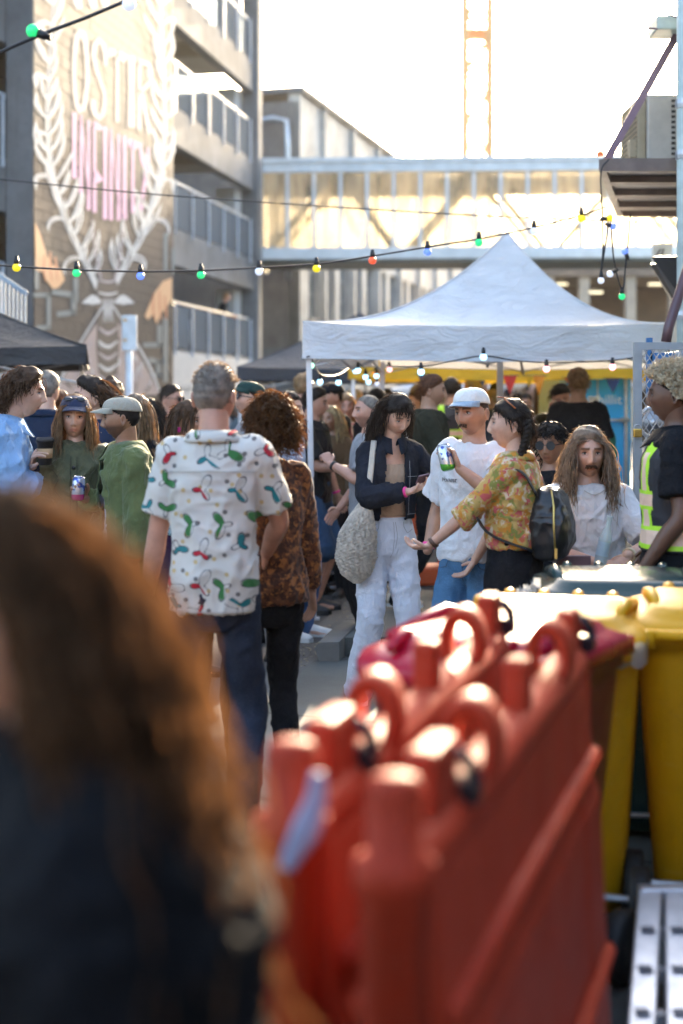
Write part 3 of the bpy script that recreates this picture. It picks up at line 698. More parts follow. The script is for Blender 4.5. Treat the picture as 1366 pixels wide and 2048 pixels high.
# speaker horns and brown pipe below the ledge
hs = thing('horn_speaker', 'black wedge shaped horn speaker fixed to the shop wall', 'speaker', tuple(P(1345, 530, 10.4)))
mb = MB(); mb.add([tuple(P(*q)) for q in ((1303, 514, 10.3), (1362, 514, 10.1), (1362, 594, 10.2), (1345, 590, 10.3), (1312, 512, 10.9), (1362, 512, 10.9), (1362, 585, 10.7), (1350, 580, 10.8))], [(0, 1, 2, 3), (4, 7, 6, 5), (0, 4, 5, 1), (0, 3, 7, 4), (3, 2, 6, 7), (1, 5, 6, 2)]); obj('horn', mb, M_black, hs)
mb = MB(); mb.add([tuple(P(*q)) for q in ((1300, 528, 11.2), (1350, 527, 11.1), (1352, 610, 11.2), (1340, 600, 11.3), (1305, 527, 11.6), (1350, 526, 11.6), (1352, 600, 11.5), (1345, 590, 11.6))], [(0, 1, 2, 3), (4, 7, 6, 5), (0, 4, 5, 1), (0, 3, 7, 4), (3, 2, 6, 7), (1, 5, 6, 2)]); obj('horn', mb, M_black, hs)
sg = thing('shop_sign', 'small square white sign with faint scribble above the black horn speaker', 'sign', tuple(P(1322, 510, 12.6)))
mb = MB(); mb.box(tuple(P(1324, 507, 12.6)), (.17, .03, .17)); obj('panel', mb, plain('sign_white', (.62, .66, .68), .4), sg)
mb = MB(); mb.tube([tuple(P(a, b, 12.57)) for a, b in ((1312, 512), (1320, 500), (1328, 498), (1324, 508), (1318, 514))], .006, 6); obj('scribble', mb, M_black, sg)
pp_ = thing('leaning_pipe', 'thick dark purple brown pipe slanting up above the mesh gate', 'pipe', tuple(P(1334, 680, 9.3)))
mb = MB(); mb.tube([tuple(P(1332, 684, 9.3)), tuple(P(1337, 655, 9.3)), tuple(P(1372, 545, 9.4)), tuple(P(1400, 460, 9.5))], .033, 10); obj('tube', mb, plain('pipe_maroon', (.10, .055, .065), .4), pp_, True)

# unseen buildings added behind the camera and at near right to cut sky light
bb = thing('rear_sky_blocker', 'unseen dark building added behind the viewer to cut sky light', 'building', (0, -7, 0))
M_bbr = concrete('dark_brick_render', (.13, .10, .09), .3)
mb = MB(); mb.box((-2, -9, 2.6), (34, 4, 5.2)); obj('wall', mb, M_bbr, bb)
mb = MB()
for x_ in range(-16, 13, 4): mb.box((x_, -6.98, 3.6), (1.6, .06, 1.9))
obj('window_row', mb, M_wgl, bb)
nb_ = thing('side_sky_blocker', 'unseen dark building added at the near right to cut sky light', 'building', (4.2, 1, 0))
mb = MB(); mb.box((5.1, 1.0, 2.6), (4.0, 11.5, 5.2)); obj('wall', mb, M_bbr, nb_)


# thin haze added over the whole street to lift darks like lens flare
mb = MB(); mb.box((0, 270, 23.5), (640, 700, 49)); hz = obj('haze', mb, None); props(hz, 'thin warm haze added over the street to lift the darks', 'haze', kind='stuff')
hm = bpy.data.materials.new('haze_air'); hm.use_nodes = True; hn = hm.node_tree; hn.nodes.remove(hn.nodes['Principled BSDF'])
pv_ = hn.nodes.new('ShaderNodeVolumePrincipled'); pv_.inputs['Color'].default_value = (1.0, .97, .93, 1); pv_.inputs['Density'].default_value = .00016; pv_.inputs['Anisotropy'].default_value = .4
hn.links.new(pv_.outputs[0], hn.nodes['Material Output'].inputs['Volume']); hz.data.materials.append(hm)
# ================================================================ text helper (built-in font, converted to mesh)
tmpsc = bpy.data.scenes.new('scratch')
def text_mesh(body, size, extrude=0.0, spacing=1.0, shear=0.0):
    cu = bpy.data.curves.new('t', 'FONT'); cu.body = body; cu.size = size; cu.extrude = extrude; cu.align_x = 'CENTER'; cu.align_y = 'CENTER'
    cu.space_character = spacing; cu.shear = shear; cu.resolution_u = 3
    o = bpy.data.objects.new('t', cu); tmpsc.collection.objects.link(o)
    vl = tmpsc.view_layers[0]; vl.update(); dg = vl.depsgraph
    me = bpy.data.meshes.new_from_object(o.evaluated_get(dg)); bpy.data.objects.remove(o); bpy.data.curves.remove(cu)
    return me
def lettering(name, body, size, loc, mat, parent=None, rot=(R(90), 0, 0), world=True, **k):
    me = text_mesh(body, size, **k); o = link(name, me, mat, parent, world)
    me.materials.clear(); me.materials.append(mat); o.location = loc; o.rotation_euler = rot; return o

# ================================================================ gazebos
def fabric(name, c, trl=0.25, rough=0.75, var=0.06):
    m = Mat(name); v = m.coord('Object'); n = m.noise(v, 1.6, 4, 0.55).smooth(0.3, 0.7)
    cc = m.mix(n, tuple(x*(1-var) for x in c), tuple(min(1, x*(1+var)) for x in c)); m.color(cc); m.set(rough=rough, sheen=0.05)
    wv = m.noise(m.coord('Object', (1, 1, 2.4)), 4.0, 6, 0.65, 1.5); m.bump(wv, 0.8, 0.05); st_ = m.noise(v, 2.6, 6, .7).smooth(.55, .75); cc = m.mix(st_*.18, cc, tuple(q*.6 for q in c)); m.color(cc)
    m.translucent(cc, trl); return m.m
M_twhite = fabric('canopy_white', (.70, .715, .74), 0.14); M_tblack = fabric('canopy_black', (0.028, 0.027, 0.029), 0.02, 0.6); M_tnavy = fabric('canopy_charcoal', (0.035, 0.042, 0.055), 0.02)
M_tyel = fabric('canopy_yellow', (0.75, 0.47, 0.03), 0.35); M_leg = plain('leg_white', (0.62, 0.65, 0.69), 0.35, 0.15, 0.05)
def gazebo(label, c, zb, ze, zp, mat, legs=(0, 1, 2, 3), power=2.1, group='pop up gazebos', lean=(0, 0), sag=0.03, truss=True):
    """c: four ground corners FL, FR, BR, BL"""
    c = [Vector((a[0], a[1], 0)) for a in c]; ctr = sum(c, Vector())/4
    g = thing('gazebo', label, 'gazebo', tuple(ctr), 0, group)
    N, K = 24, 18
    for i in range(4):
        a, b = c[i], c[(i+1) % 4]; v = []; f = []
        for k in range(K+1):
            t = k/K
            for j in range(N+1):
                u = j/N; e = a.lerp(b, u); p = e.lerp(ctr, t)
                z = ze+(zp-ze)*(t**power) - sag*math.sin(math.pi*u)*(1-t)**2*1.2 - 0.02*math.sin(math.pi*u)*math.sin(math.pi*t)
                z += 0.006*math.sin(u*23+k*.7+i)*(1-t)+.010*math.sin(u*9+t*14+i*2)*t*(1-t)*math.sin(math.pi*u)+.012*abs(math.sin((u-.5)*26))*(1-t)**3*math.exp(-((u-.5)/.25)**2)
                v.append((p.x, p.y, z))
        for k in range(K):
            for j in range(N): q = k*(N+1)+j; f.append((q, q+1, q+N+2, q+N+1))
        mb = MB(); mb.add(v, f); obj('roof_panel', mb, mat, g, True)
        v = []; f = []; out = ((a+b)/2-ctr).normalized()
        for k in range(7):
            t = k/6
            for j in range(N*2+1):
                u = j/(N*2); e = a.lerp(b, u)+out*(0.012*math.sin(u*31+i*2)*t+0.010*math.sin(u*12+3)*t+0.01*t+0.002)
                z = ze+(zb-ze)*t-sag*math.sin(math.pi*u)*1.2*(1-t)*.6+(0.01*math.cos(2*math.pi*u)-.01)*t
                v.append((e.x, e.y, z))
        for k in range(6):
            for j in range(N*2): q = k*(N*2+1)+j; f.append((q, q+1, q+N*2+2, q+N*2+1))
        mb = MB(); mb.add(v, f); vl_ = obj('valance', mb, mat, g, True)
        mb = MB(); mb.tube([V3(p)+V3(out)*.004 for p in v[-(N*2+1):]], .004, 5); obj('hem', mb, mat, vl_, True)
        sm_ = MB(); sm_.tube([(lambda p, tt: (p.x, p.y, ze+(zp-ze)*tt**power+.004))(a.lerp(ctr, k/K), k/K) for k in range(K+1)], .007, 5); obj('seam', sm_, mat, g, True)
    for i in legs:
        p = c[i].lerp(ctr, 0.025); zz = 0.0
        if p.x > kx(p.y, .16) and p.y > 8.95: zz = .125
        lx, ly = (lean if i == 0 else (0, 0))
        mb = MB(); mb.bar((p.x, p.y, zb+.05), (p.x+lx*.55, p.y, 1.05), 0.042); lg = obj('leg', mb, M_leg, g, bevel=.004)
        mb = MB(); mb.bar((p.x+lx*.55, p.y, 1.08), (p.x+lx, p.y, zz+.012), 0.034); obj('lower_tube', mb, M_leg, lg)
        mb = MB(); mb.box((p.x+lx, p.y, zz+.008), (.10, .085, .014)); mb.box((p.x+lx, p.y, zz+.03), (.05, .045, .04)); obj('foot', mb, M_leg, lg)
    if truss:
        for i in range(4):
            a, b = c[i].lerp(ctr, .03), c[(i+1) % 4].lerp(ctr, .03); m_ = (a+b)/2
            for (p, q) in ((a, m_), (b, m_)):
                mb = MB(); mb.bar((p.x, p.y, ze-.06), (q.x, q.y, ze-.30), .022, .012); mb.bar((p.x, p.y, ze-.32), (q.x, q.y, ze-.04), .022, .012); obj('truss_bar', mb, M_steel, g)
            mb = MB(); mb.bar((m_.x, m_.y, ze-.32), (ctr.x, ctr.y, zp-.55), .022); obj('truss_bar', mb, M_steel, g)
        mb = MB(); mb.bar((ctr.x, ctr.y, zp-.9), (ctr.x, ctr.y, zp-.02), .035); obj('centre_pole', mb, M_leg, g)
    return g
dv = Vector((.64, 2.85))
FLc, FRc = Vector((X(606, 10.46), 10.46)), Vector((X(1336, 10.6), 10.6))
gz = gazebo('white peaked gazebo over the crowd at centre right', [FLc, FRc, FRc+dv, FLc+dv], 1.925, 2.19, 3.03, M_twhite, lean=(.03, 0))
# extra pole standing under the white canopy
mb = MB(); mb.bar((X(1000, 12.2), 12.2, .125), (X(1000, 12.2), 12.2, 1.97), .05); obj('middle_leg', mb, M_leg, gz)
b0 = Vector((X(173, 12.3), 12.3)); gazebo('black gazebo with sagging canopy at the left edge', [b0+Vector((-3.0, .3)), b0, b0+Vector((-.55, 3.0)), b0+Vector((-3.5, 3.2))], 1.93, 2.09, 2.75, M_tblack, power=1.15, legs=(2, 3))
b0 = Vector((X(474, 18.6), 18.6)); gazebo('charcoal gazebo behind the left pole of the white gazebo', [b0, b0+Vector((3.0, .2)), b0+Vector((3.2, 3.2)), b0+Vector((.3, 3.0))], 1.88, 2.05, 2.85, M_tnavy, power=1.15, legs=(0, 3))
y0_ = Vector((X(698, 15.2), 15.2)); yg = gazebo('yellow gazebo behind the white gazebo', [y0_, y0_+Vector((3.25, 0.0)), y0_+Vector((3.6, 3.0)), y0_+Vector((.4, 3.0))], 1.85, 2.06, 2.75, M_tyel, power=1.3, truss=False)
M_ink = plain('print_black', (.02, .018, .015), .6, var=0)
lettering('lettering', 'BREWERY', .085, tuple(P(922, 727, 15.15)), M_ink, yg, spacing=1.2)
lettering('lettering', 'BREWING', .085, tuple(P(1178, 727, 15.15)), M_ink, yg, spacing=1.2)
gazebo('far white gazebo beyond the blue cool room door', [(3.2, 27), (6.2, 27), (6.4, 30), (3.4, 30)], 1.9, 2.15, 2.9, M_twhite, legs=(0,), truss=False)
gazebo('distant white marquee seen under the yellow canopy', [(.9, 33), (3.9, 33), (4.1, 36), (1.1, 36)], 1.7, 1.9, 2.6, M_twhite, legs=(), truss=False)

# ================================================================ festoon lights
M_cable = plain('rubber_cable', (.012, .012, .014), .45, var=0)
BC = dict(green=(.03, .75, .22), yellow=(.85, .66, .02), blue=(.16, .28, .95), red=(.9, .10, .04), white=(.62, .68, .85), cyan=(.35, .72, 1.0), pink=(1.0, .38, .45), mint=(.35, .85, .55))
M_bulb = {k: emis('bulb_'+k, c, (.42 if k in ('cyan', 'pink', 'mint') else .12), base=tuple(q*.8 for q in c), rough=.15) for k, c in BC.items()}
def festoon(label, pts, bulbs, r=.028, cr=.006, n=60, drop=1.0, name='festoon_lights'):
    f = thing(name, label, 'string lights', tuple(pts[0]), 0, 'strings of coloured festoon bulbs')
    p = catmull([tuple(q) for q in pts], n); mb = MB(); mb.tube(p, cr, 6); obj('cable', mb, M_cable, f, True)
    for b in bulbs:
        q, c = b[0], b[1]; dn = Vector(b[2]).normalized() if len(b) > 2 else Vector((0, 0, -1))
        i = int(np.argmin(((p-np.array(q))**2).sum(1))) if len(b) < 4 else 0
        top = Vector(q)-dn*(r*2.7)
        mb = MB(); a = np.array(top); e = np.array(Vector(q)-dn*r*.75)
        mb.tube([a, a*.7+e*.3, a*.65+e*.35, e], [r*.45, r*.45, r*.62, r*.62], 10); so = obj('socket', mb, M_cable, f, True)
        mb = MB(); mb.ball(tuple(q), r, 14, 10); obj('bulb', mb, M_bulb[c], so, True)
    return f
festoon('near string of lights with a big green and white bulb at top left', [P(-40, 122, 5.4), P(75, 72, 5.45), P(170, 36, 5.5), P(275, -8, 5.55)],
        [(P(66, 62, 5.45), 'green', (-1, 0, .4)), (P(258, 8, 5.5), 'white')], .027, .0075)
def dd(px): return 9.3+(px/1200)*.9
MS = [(-30, 528), (33, 533), (153, 540), (281, 543), (402, 541), (518, 535), (633, 528), (745, 512), (855, 494), (905, 486), (958, 478), (1068, 455), (1163, 430), (1212, 414)]
festoon('long string of coloured bulbs sagging across the street from left to the ledge', [P(a, b, dd(a)) for a, b in MS],
        [(P(a, b, dd(a)), c) for a, b, c in ((33, 535, 'yellow'), (153, 546, 'green'), (281, 552, 'blue'), (402, 550, 'green'), (518, 543, 'white'), (633, 537, 'yellow'), (745, 521, 'red'), (855, 504, 'blue'), (958, 485, 'green'), (1068, 462, 'white'), (1163, 437, 'yellow'))], .028, .0065, 120)
festoon('loose bundle of festoon bulbs dangling from the corner of the brown ledge', [P(1218, 318, 9.9), P(1202, 345, 9.9), P(1205, 430, 9.9), P(1206, 500, 9.9), P(1202, 545, 9.9), P(1212, 480, 9.95), P(1220, 430, 10), P(1228, 520, 10), P(1245, 580, 10), P(1252, 520, 10.05), P(1261, 430, 10.1)],
        [(P(1219, 436, 9.9), 'yellow', (1, 0, .1)), (P(1227, 453, 10), 'blue', (1, 0, -.3)), (P(1202, 561, 9.9), 'white'), (P(1220, 548, 9.98), 'white', (-1, 0, -.6)), (P(1250, 503, 10.05), 'blue', (-.4, 0, 1)), (P(1244, 593, 10), 'green')], .024, .006, 140)
tb = [(622, 731, 10.5, 'mint'), (640, 764, 11.3, 'cyan'), (677, 765, 12.0, 'cyan'), (711, 742, 12.6, 'cyan'), (716, 741, 11.6, 'cyan'), (731, 754, 11.9, 'cyan'), (737, 764, 13.4, 'cyan'), (753, 752, 12.4, 'cyan'), (754, 768, 14, 'white'), (779, 739, 12.9, 'pink')]
festoon('pale blue bulbs looped along the left side of the white gazebo', [P(610, 716, 10.46)]+[P(a, b-16, d) for a, b, d, c in tb[:5]]+[P(a, b-16, d) for a, b, d, c in tb[5:]], [(P(a, b, d), c) for a, b, d, c in tb], .024, .005, 90)
tb = [(842, 744, 10.3, 'cyan'), (967, 714, 10.35, 'cyan'), (1093, 738, 10.4, 'pink'), (1225, 734, 10.4, 'pink')]
festoon('blue and pink bulbs strung under the front edge of the white gazebo', [P(770, 732, 13.0), P(842, 733, 10.4), P(905, 722, 10.4), P(967, 712, 10.4), P(1030, 721, 10.45), P(1093, 725, 10.45), P(1160, 724, 10.45), P(1225, 721, 10.45), P(1290, 712, 10.5)], [(P(a, b, d), c) for a, b, d, c in tb], .026, .005, 90)
wr = thing('overhead_wire', 'thin dark wire stretched across the street in front of the mural', 'wire', tuple(P(0, 362, 12)))
mb = MB(); mb.tube(catmull([tuple(P(-30, 356, 12)), tuple(P(350, 392, 11.6)), tuple(P(900, 428, 11)), tuple(P(1290, 445, 10.6))], 40), .006, 5); obj('cable', mb, M_cable, wr)
wr = thing('overhead_wire', 'two thin purple brown wires curving down to the bracket at top right', 'wire', tuple(P(1310, 60, 10)))
M_pw = plain('wire_maroon', (.10, .03, .06), .5, var=0)
for pts in ([(1190, -10), (1240, 22), (1282, 52), (1315, 58)], [(1265, -10), (1310, 16), (1366, 40), (1400, 50)]):
    mb = MB(); mb.tube(catmull([tuple(P(a, b, 10)) for a, b in pts], 24), .006, 5); obj('cable', mb, M_pw, wr)

# ================================================================ road barriers in the foreground
def plastic(name, c, rough=.35, scuff=.25, bleach=(.75, .5, .45), spec=.35):
    m = Mat(name); v = m.coord('Object'); n = m.noise(v, 3, 6, .65).smooth(.4, .75); sc_ = m.noise(m.coord('Object', (1, 1, 6)), 9, 5, .7).smooth(.58, .72)
    cc = m.mix(n*.5, c, tuple(q*.62 for q in c)); cc = m.mix(sc_*scuff, cc, bleach); dr = m.noise(v, 26, 4, .7).smooth(.6, .75); cc = m.mix(dr*.4, cc, tuple(q*.25+.01 for q in c))
    m.color(cc); m.set(rough=m.noise(v, 7, 4)*.3+(rough-.12), spec=spec); m.bump(m.noise(v, 70, 3)*.5+n, .12, .004); return m.m
M_orange = plastic('barrier_orange_red', (.42, .042, .016), .55, .12, (.50, .20, .14), .2)
M_clip = plain('black_clip', (.02, .022, .03), .2, .3, 0)
def barrier(label, loc, ang, L=1.53):
    b = thing('road_barrier', label, 'barrier', loc, ang, 'orange plastic road barriers in the foreground')
    pr = [(-.12, .0), (-.125, .09), (-.095, .22), (-.072, .74), (-.055, .79), (-.055, .85), (-.05, .89), (-.04, 1.0), (.04, 1.0), (.05, .89), (.055, .85), (.055, .79), (.072, .74), (.095, .22), (.125, .09), (.12, .0)]
    xs = [0.03, .06, .26, .30, L/2-.02, L/2+.02, L-.30, L-.26, L-.06, L-.03]; rg = []
    for i, x in enumerate(xs):
        k = .9 if i in (0, len(xs)-1) else (1.0 if i in (1, 2, 7, 8) else .93)
        rg.append(np.array([(x, y*k, z) for y, z in pr]))
    mb = MB(); mb.rings(rg); obj('panel', mb, M_orange, b, world=False, bevel=.008)
    for z in (.83, .40):
        for sy in (-1, 1):
            yy = float(np.interp(z, [.22, .74, .79, .85], [.095, .072, .055, .055])); mb = MB(); mb.tube([(.06, sy*yy, z), (L-.06, sy*yy, z)], (.020,)*2, 8); obj('ridge', mb, M_orange, b, True, world=False)
    mb = MB(); mb.tube([(.0, 0, 1.02), (.03, 0, 1.02), (L-.03, 0, 1.02), (L, 0, 1.02)], [.034, .043, .043, .034], 14); obj('top_rail', mb, M_orange, b, True, world=False)
    for x in (0.0, L):
        mb = MB(); mb.lathe([(.046, 0), (.042, 1.0), (.052, 1.01), (.052, 1.045), (.036, 1.05), (.036, 1.13), (.030, 1.145), (.015, 1.15)] if x == 0 else [(.046, 0), (.042, 1.0), (.03, 1.04)], 16, (x, 0, 0)); obj('end_post', mb, M_orange, b, True, world=False)
    for x, w_ in ((.19, .14), (.85, .07), (L-.06, .10)):
        mb = MB(); mb.box((x, 0, 1.095), (w_, .046, .105)); obj('lug', mb, M_orange, b, world=False, bevel=.012)
        if w_ != .07:
            mb = MB(); mb.torus((x+.085, .0, 1.075), .042, .011, 14, 6, 'X'); cl = obj('clip', mb, M_clip, b, True, world=False); mb = MB(); mb.box((x+.085, -.03, 1.06), (.045, .04, .035)); obj('clip_tongue', mb, M_clip, cl, world=False, bevel=.004)
    for x in (.45, 1.22):
        mb = MB(); n = 20; rg = []
        for xx, ro in ((-.045, .070), (-.036, .077), (.036, .077), (.045, .070)): rg.append(np.array([(x+xx, ro*.62*math.cos(a), 1.085+ro*math.sin(a)) for a in np.linspace(0, 2*math.pi, n, endpoint=False)]))
        for xx, ro in ((.045, .046), (-.045, .046)): rg.append(np.array([(x+xx, ro*.62*math.cos(a), 1.085+ro*math.sin(a)) for a in np.linspace(0, 2*math.pi, n, endpoint=False)]))
        rg.append(rg[0]); mb.rings(rg, False); obj('loop', mb, M_orange, b, True, world=False)
    return b
b1 = barrier('nearest orange red plastic road barrier running up to the red bin', (X(790, 1.76), 1.76, 0.008), math.atan2(1, .311), 1.53)
b2 = barrier('second orange red plastic road barrier just left of the nearest one', (X(583, 1.94), 1.94, 0.008), math.atan2(1, .286), 1.59)
st = thing('webbing_strap', 'pale blue curved strap hanging on the left road barrier', 'strap', tuple(P(610, 1640, 1.88)))
mb = MB(); mb.tube(catmull([tuple(P(a, b, 1.86)) for a, b in ((636, 1545), (632, 1600), (612, 1660), (588, 1705), (572, 1740))], 20), [(.018*k, .004) for k in np.interp(np.linspace(0, 1, 20), [0, .5, 1], [.5, 1.1, .5])], 8, up=(1, 0, 0)); obj('band', mb, plain('strap_blue', (.30, .38, .55), .35), st, True)

# ================================================================ wheelie bins
M_lidred = plastic('lid_red', (.40, .008, .03), .22, .10, (.7, .4, .45)); M_bodred = plastic('bin_maroon', (.13, .010, .010), .4, .1)
M_yel = plastic('bin_yellow', (.62, .31, .004), .45, .12, (.75, .55, .2), .25); M_grn = plastic('lid_dark_green', (.025, .055, .055), .15, .1, (.3, .35, .35)); M_wheel = plain('wheel_black', (.012, .012, .013), .6)
def bin_(label, loc, ang, mbody, mlid, w=.57, dp=.70, h=1.0, liner=False, group='wheelie bins behind the barriers'):
    b = thing('wheelie_bin', label, 'bin', loc, ang, group)
    rg = []
    for z, kw, kd, oy in ((.03, .76, .68, -.03), (.10, .78, .70, -.03), (.5, .86, .82, -.015), (.9, .95, .94, 0), (.94, .95, .94, 0), (.945, 1.0, 1.0, 0), (1.0, 1.0, 1.0, 0)):
        q = rect(w*kw, dp*kd, .10, 5); rg.append(np.column_stack([q[:, 0], q[:, 1]+oy, np.full(len(q), z*h)]))
    mb = MB(); mb.rings(rg); obj('body', mb, mbody, b, True, world=False)
    rg = []
    for z, k, oy in ((1.003, 1.045, 0), (1.035, 1.05, 0), (1.052, 1.02, 0), (1.062, .90, .01), (1.068, .84, .01), (1.085, .80, .01), (1.092, .72, .01), (1.097, .4, .01)):
        q = rect(w*k, dp*k, .08, 5); zz = z*h-.035*(np.abs(q[:, 1])/(dp/2))**3; rg.append(np.column_stack([q[:, 0], q[:, 1]+oy, zz]))
    mb = MB(); mb.rings(rg); ld = obj('lid', mb, mlid, b, True, world=False)
    for k in (-.30, -.1, .1, .30):
        mb = MB(); mb.tube([(w*k, -dp*.47, 1.048*h), (w*k, -dp*.36, 1.075*h), (w*k, -dp*.28, 1.07*h)], [.012, .022, .01], 8); obj('lid_rib', mb, mlid, ld, True, world=False)
    for sx in (-1, 1): mb = MB(); mb.tube([(sx*w*.42, -dp*.30, 1.06*h), (sx*w*.40, dp*.1, 1.095*h), (sx*w*.36, dp*.34, 1.06*h)], [.02, .022, .015], 8); obj('lid_rib', mb, mlid, ld, True, world=False)
    mb = MB(); mb.tube([(-w*.42, dp*.56, 1.0*h), (w*.42, dp*.56, 1.0*h)], .017, 10)
    for k in (-.42, 0, .42): mb.box((w*k, dp*.53, .985*h), (.04, .08, .05))
    obj('handle', mb, mlid, b, True, world=False)
    mb = MB(); mb.tube([(-w*.5, dp*.38, .10), (w*.5, dp*.38, .10)], .012, 8); obj('axle', mb, M_steel, b, world=False)
    for s_ in (-1, 1):
        mb = MB(); mb.lathe([(.05, -.025), (.09, -.03), (.10, -.02), (.10, .02), (.09, .03), (.05, .025)], 22, (s_*w*.49, dp*.38, .10), 'X'); wl = obj('wheel', mb, M_wheel, b, True, world=False)
        mb = MB(); mb.lathe([(.045, -.028), (.045, .028)], 12, (s_*w*.49, dp*.38, .10), 'X'); obj('hub', mb, M_black, wl, world=False)
    if liner:
        q = rect(w*1.055, dp*1.055, .07, 5); rg = []
        for z in (1.01, .985, .955, .93):
            wv = np.array([.006*math.sin(i*2.1+z*40) for i in range(len(q))]); rg.append(np.column_stack([q[:, 0]*(1+wv), q[:, 1]*(1+wv), z*h+wv*1.6]))
        mb = MB(); mb.rings(rg, False); obj('bag_liner', mb, glassy('bag_film', (.85, .85, .82), .55, .2, .15), b, True, world=False)
    return b
bin_('red lidded wheelie bin with maroon body at the far end of the barriers', (.425, 3.84, .008), R(-32), M_bodred, M_lidred, .50, .70, .93)
bin_('yellow wheelie bin standing behind the red lidded bin', (.69, 4.62, .008), R(166), M_yel, M_yel, .58, .68, .88, True)
bin_('second yellow wheelie bin at the right edge of the picture', (1.26, 4.66, .008), R(168), M_yel, M_yel, .60, .68, .895)
bin_('dark green lidded wheelie bin behind the yellow bins', (1.06, 5.42, .008), R(174), M_grn, M_grn, .62, .62, .885)
bin_('rearmost dark green wheelie bin at the right edge', (1.74, 5.50, .008), R(172), M_grn, M_grn, .60, .62, .885)
bn_ = thing('plastic_bag', 'crumpled clear plastic bag poking out beside the green bin lid', 'bag', tuple(P(1060, 1185, 5.25)))
mb = MB(); rr_ = random.Random(3)
for k in range(26):
    a = P(1060+rr_.uniform(-16, 20), 1185+rr_.uniform(-18, 18), 5.25+rr_.uniform(-.06, .06)); mb.add([tuple(a+Vector([rr_.uniform(-.035, .035) for _ in range(3)])) for _ in range(4)], [(0, 1, 2), (0, 2, 3)])
obj('film', mb, glassy('clear_film', (.9, .92, .92), .45, .15, .1), bn_, True)

# ================================================================ aluminium ladder lying at the bottom right
M_alu = plain('aluminium', (.55, .59, .66), .38, .75, .1, 14)
la = thing('aluminium_ladder', 'folded aluminium ladder propped low at the bottom right corner', 'ladder', tuple(P(1320, 2000, 3.4)))
def lp(px, py): 
    d = float(np.interp(py, [1780, 2120], [3.95, 3.25])); return P(px, py, d)
for (xa, xb, na) in ((1300, 1278, 'stile'), (1352, 1362, 'stile'), (1410, 1452, 'stile')):
    mb = MB(); mb.bar(lp(xa, 1786), lp(xb, 2130), .066, .03, up=(0, -.3, 1)); s_ = obj('stile', mb, M_alu, la, bevel=.006)
    for t in (.28, .52, .76):
        mb = MB(); q = lp(xa, 1786).lerp(lp(xb, 2130), t)+Vector((0, -.006, .0165)); mb.box(tuple(q), (.034, .03, .006)); obj('slot_shadow_plate', mb, plain('slot_shadow_grey', (.18, .20, .24), .5, .5), s_)  # dark grey plates stand in for the shade inside the stile slots
mb = MB(); mb.bar(lp(1278, 1784), lp(1420, 1782), .05, .03); obj('end_cap', mb, M_alu, la, bevel=.006)
for t in (.2, .45, .7):
    a = lp(1300, 1786).lerp(lp(1278, 2130), t); c_ = lp(1410, 1786).lerp(lp(1452, 2130), t); dz = Vector((0, 0, -.03)); mb = MB(); mb.bar(a+dz, c_+dz, .03); obj('rung', mb, M_alu, la)

# ================================================================ mesh gate with machinery behind
gt = thing('mesh_gate', 'grey steel gate with diamond mesh and padlock behind the guard', 'gate', tuple(P(1274, 1300, 7.4)))
M_gat = plain('gate_grey', (.33, .38, .42), .45, .4, .12); GX0, GX1, GY = X(1268, 7.4), X(1268, 7.4)+.92, 7.4
mb = MB(); mb.bar((GX0+.018, GY, .03), (GX0+.018, GY, 1.92), .04); obj('gate_post', mb, M_gat, gt)
mb = MB(); mb.bar((GX1, GY, .03), (GX1, GY, 1.92), .04); obj('gate_post', mb, M_gat, gt)
for z in (1.9, .08):
    mb = MB(); mb.bar((GX0, GY-.002, z), (GX1, GY-.002, z), .038); obj('gate_rail', mb, M_gat, gt)
mb = MB(); p_ = .036
for k in range(-60, 60):
    for sg_ in (1, -1):
        # diamond wires clipped to the frame
        xa, za = GX0+.04, .1; pts = []
        x0 = GX0+.04+k*p_; 
        for xx in (GX0+.04, GX1-.02):
            z_ = (xx-x0)*1.55*sg_+(.1 if sg_ == 1 else 1.9); pts.append((xx, z_))
        (xa, za), (xb, zb_) = pts
        lo, hi = .1, 1.88
        def cl(xq, zq, xr, zr):
            if zq < lo: t = (lo-zq)/(zr-zq+1e-9); return (xq+(xr-xq)*t, lo)
            if zq > hi: t = (hi-zq)/(zr-zq+1e-9); return (xq+(xr-xq)*t, hi)
            return (xq, zq)
        if max(za, zb_) <= lo or min(za, zb_) >= hi: continue
        A, B = cl(xa, za, xb, zb_), cl(xb, zb_, xa, za); mb.bar((A[0], GY+.006*sg_, A[1]), (B[0], GY+.006*sg_, B[1]), .0045)
o = obj('diamond_mesh', mb, M_steel, gt); o['kind'] = 'stuff'
pk = thing('padlock', 'brass padlock hanging on the mesh gate post', 'padlock', tuple(P(1274, 860, 7.33)))
mb = MB(); mb.box(tuple(P(1275, 866, 7.34)), (.045, .022, .045)); obj('body', mb, plain('brass', (.65, .42, .10), .3, .8), pk, bevel=.006)
mb = MB(); mb.torus(tuple(P(1275, 856, 7.34)), .017, .004, 16, 6, 'Y'); obj('shackle', mb, M_steel, pk, True)
mc = thing('cooling_machine', 'grey machine with a round fan disc behind the mesh gate', 'machine', (2.3, 8.1, 0))
M_mach = plain('machine_grey', (.30, .33, .36), .45, .3, .2)
mb = MB(); mb.box((2.30, 8.3, .95), (.80, .5, 1.9)); obj('cabinet', mb, M_mach, mc, bevel=.02)
mb = MB(); mb.torus((X(1308, 8), 8.0, 1.62-45*8/FPX), .085, .012, 24, 8, 'Y'); mb.lathe([(.07, -.01), (.03, .03), (.02, .05)], 20, (X(1308, 8), 8.0, 1.62-45*8/FPX), 'Y'); obj('fan_disc', mb, M_steel, mc, True)
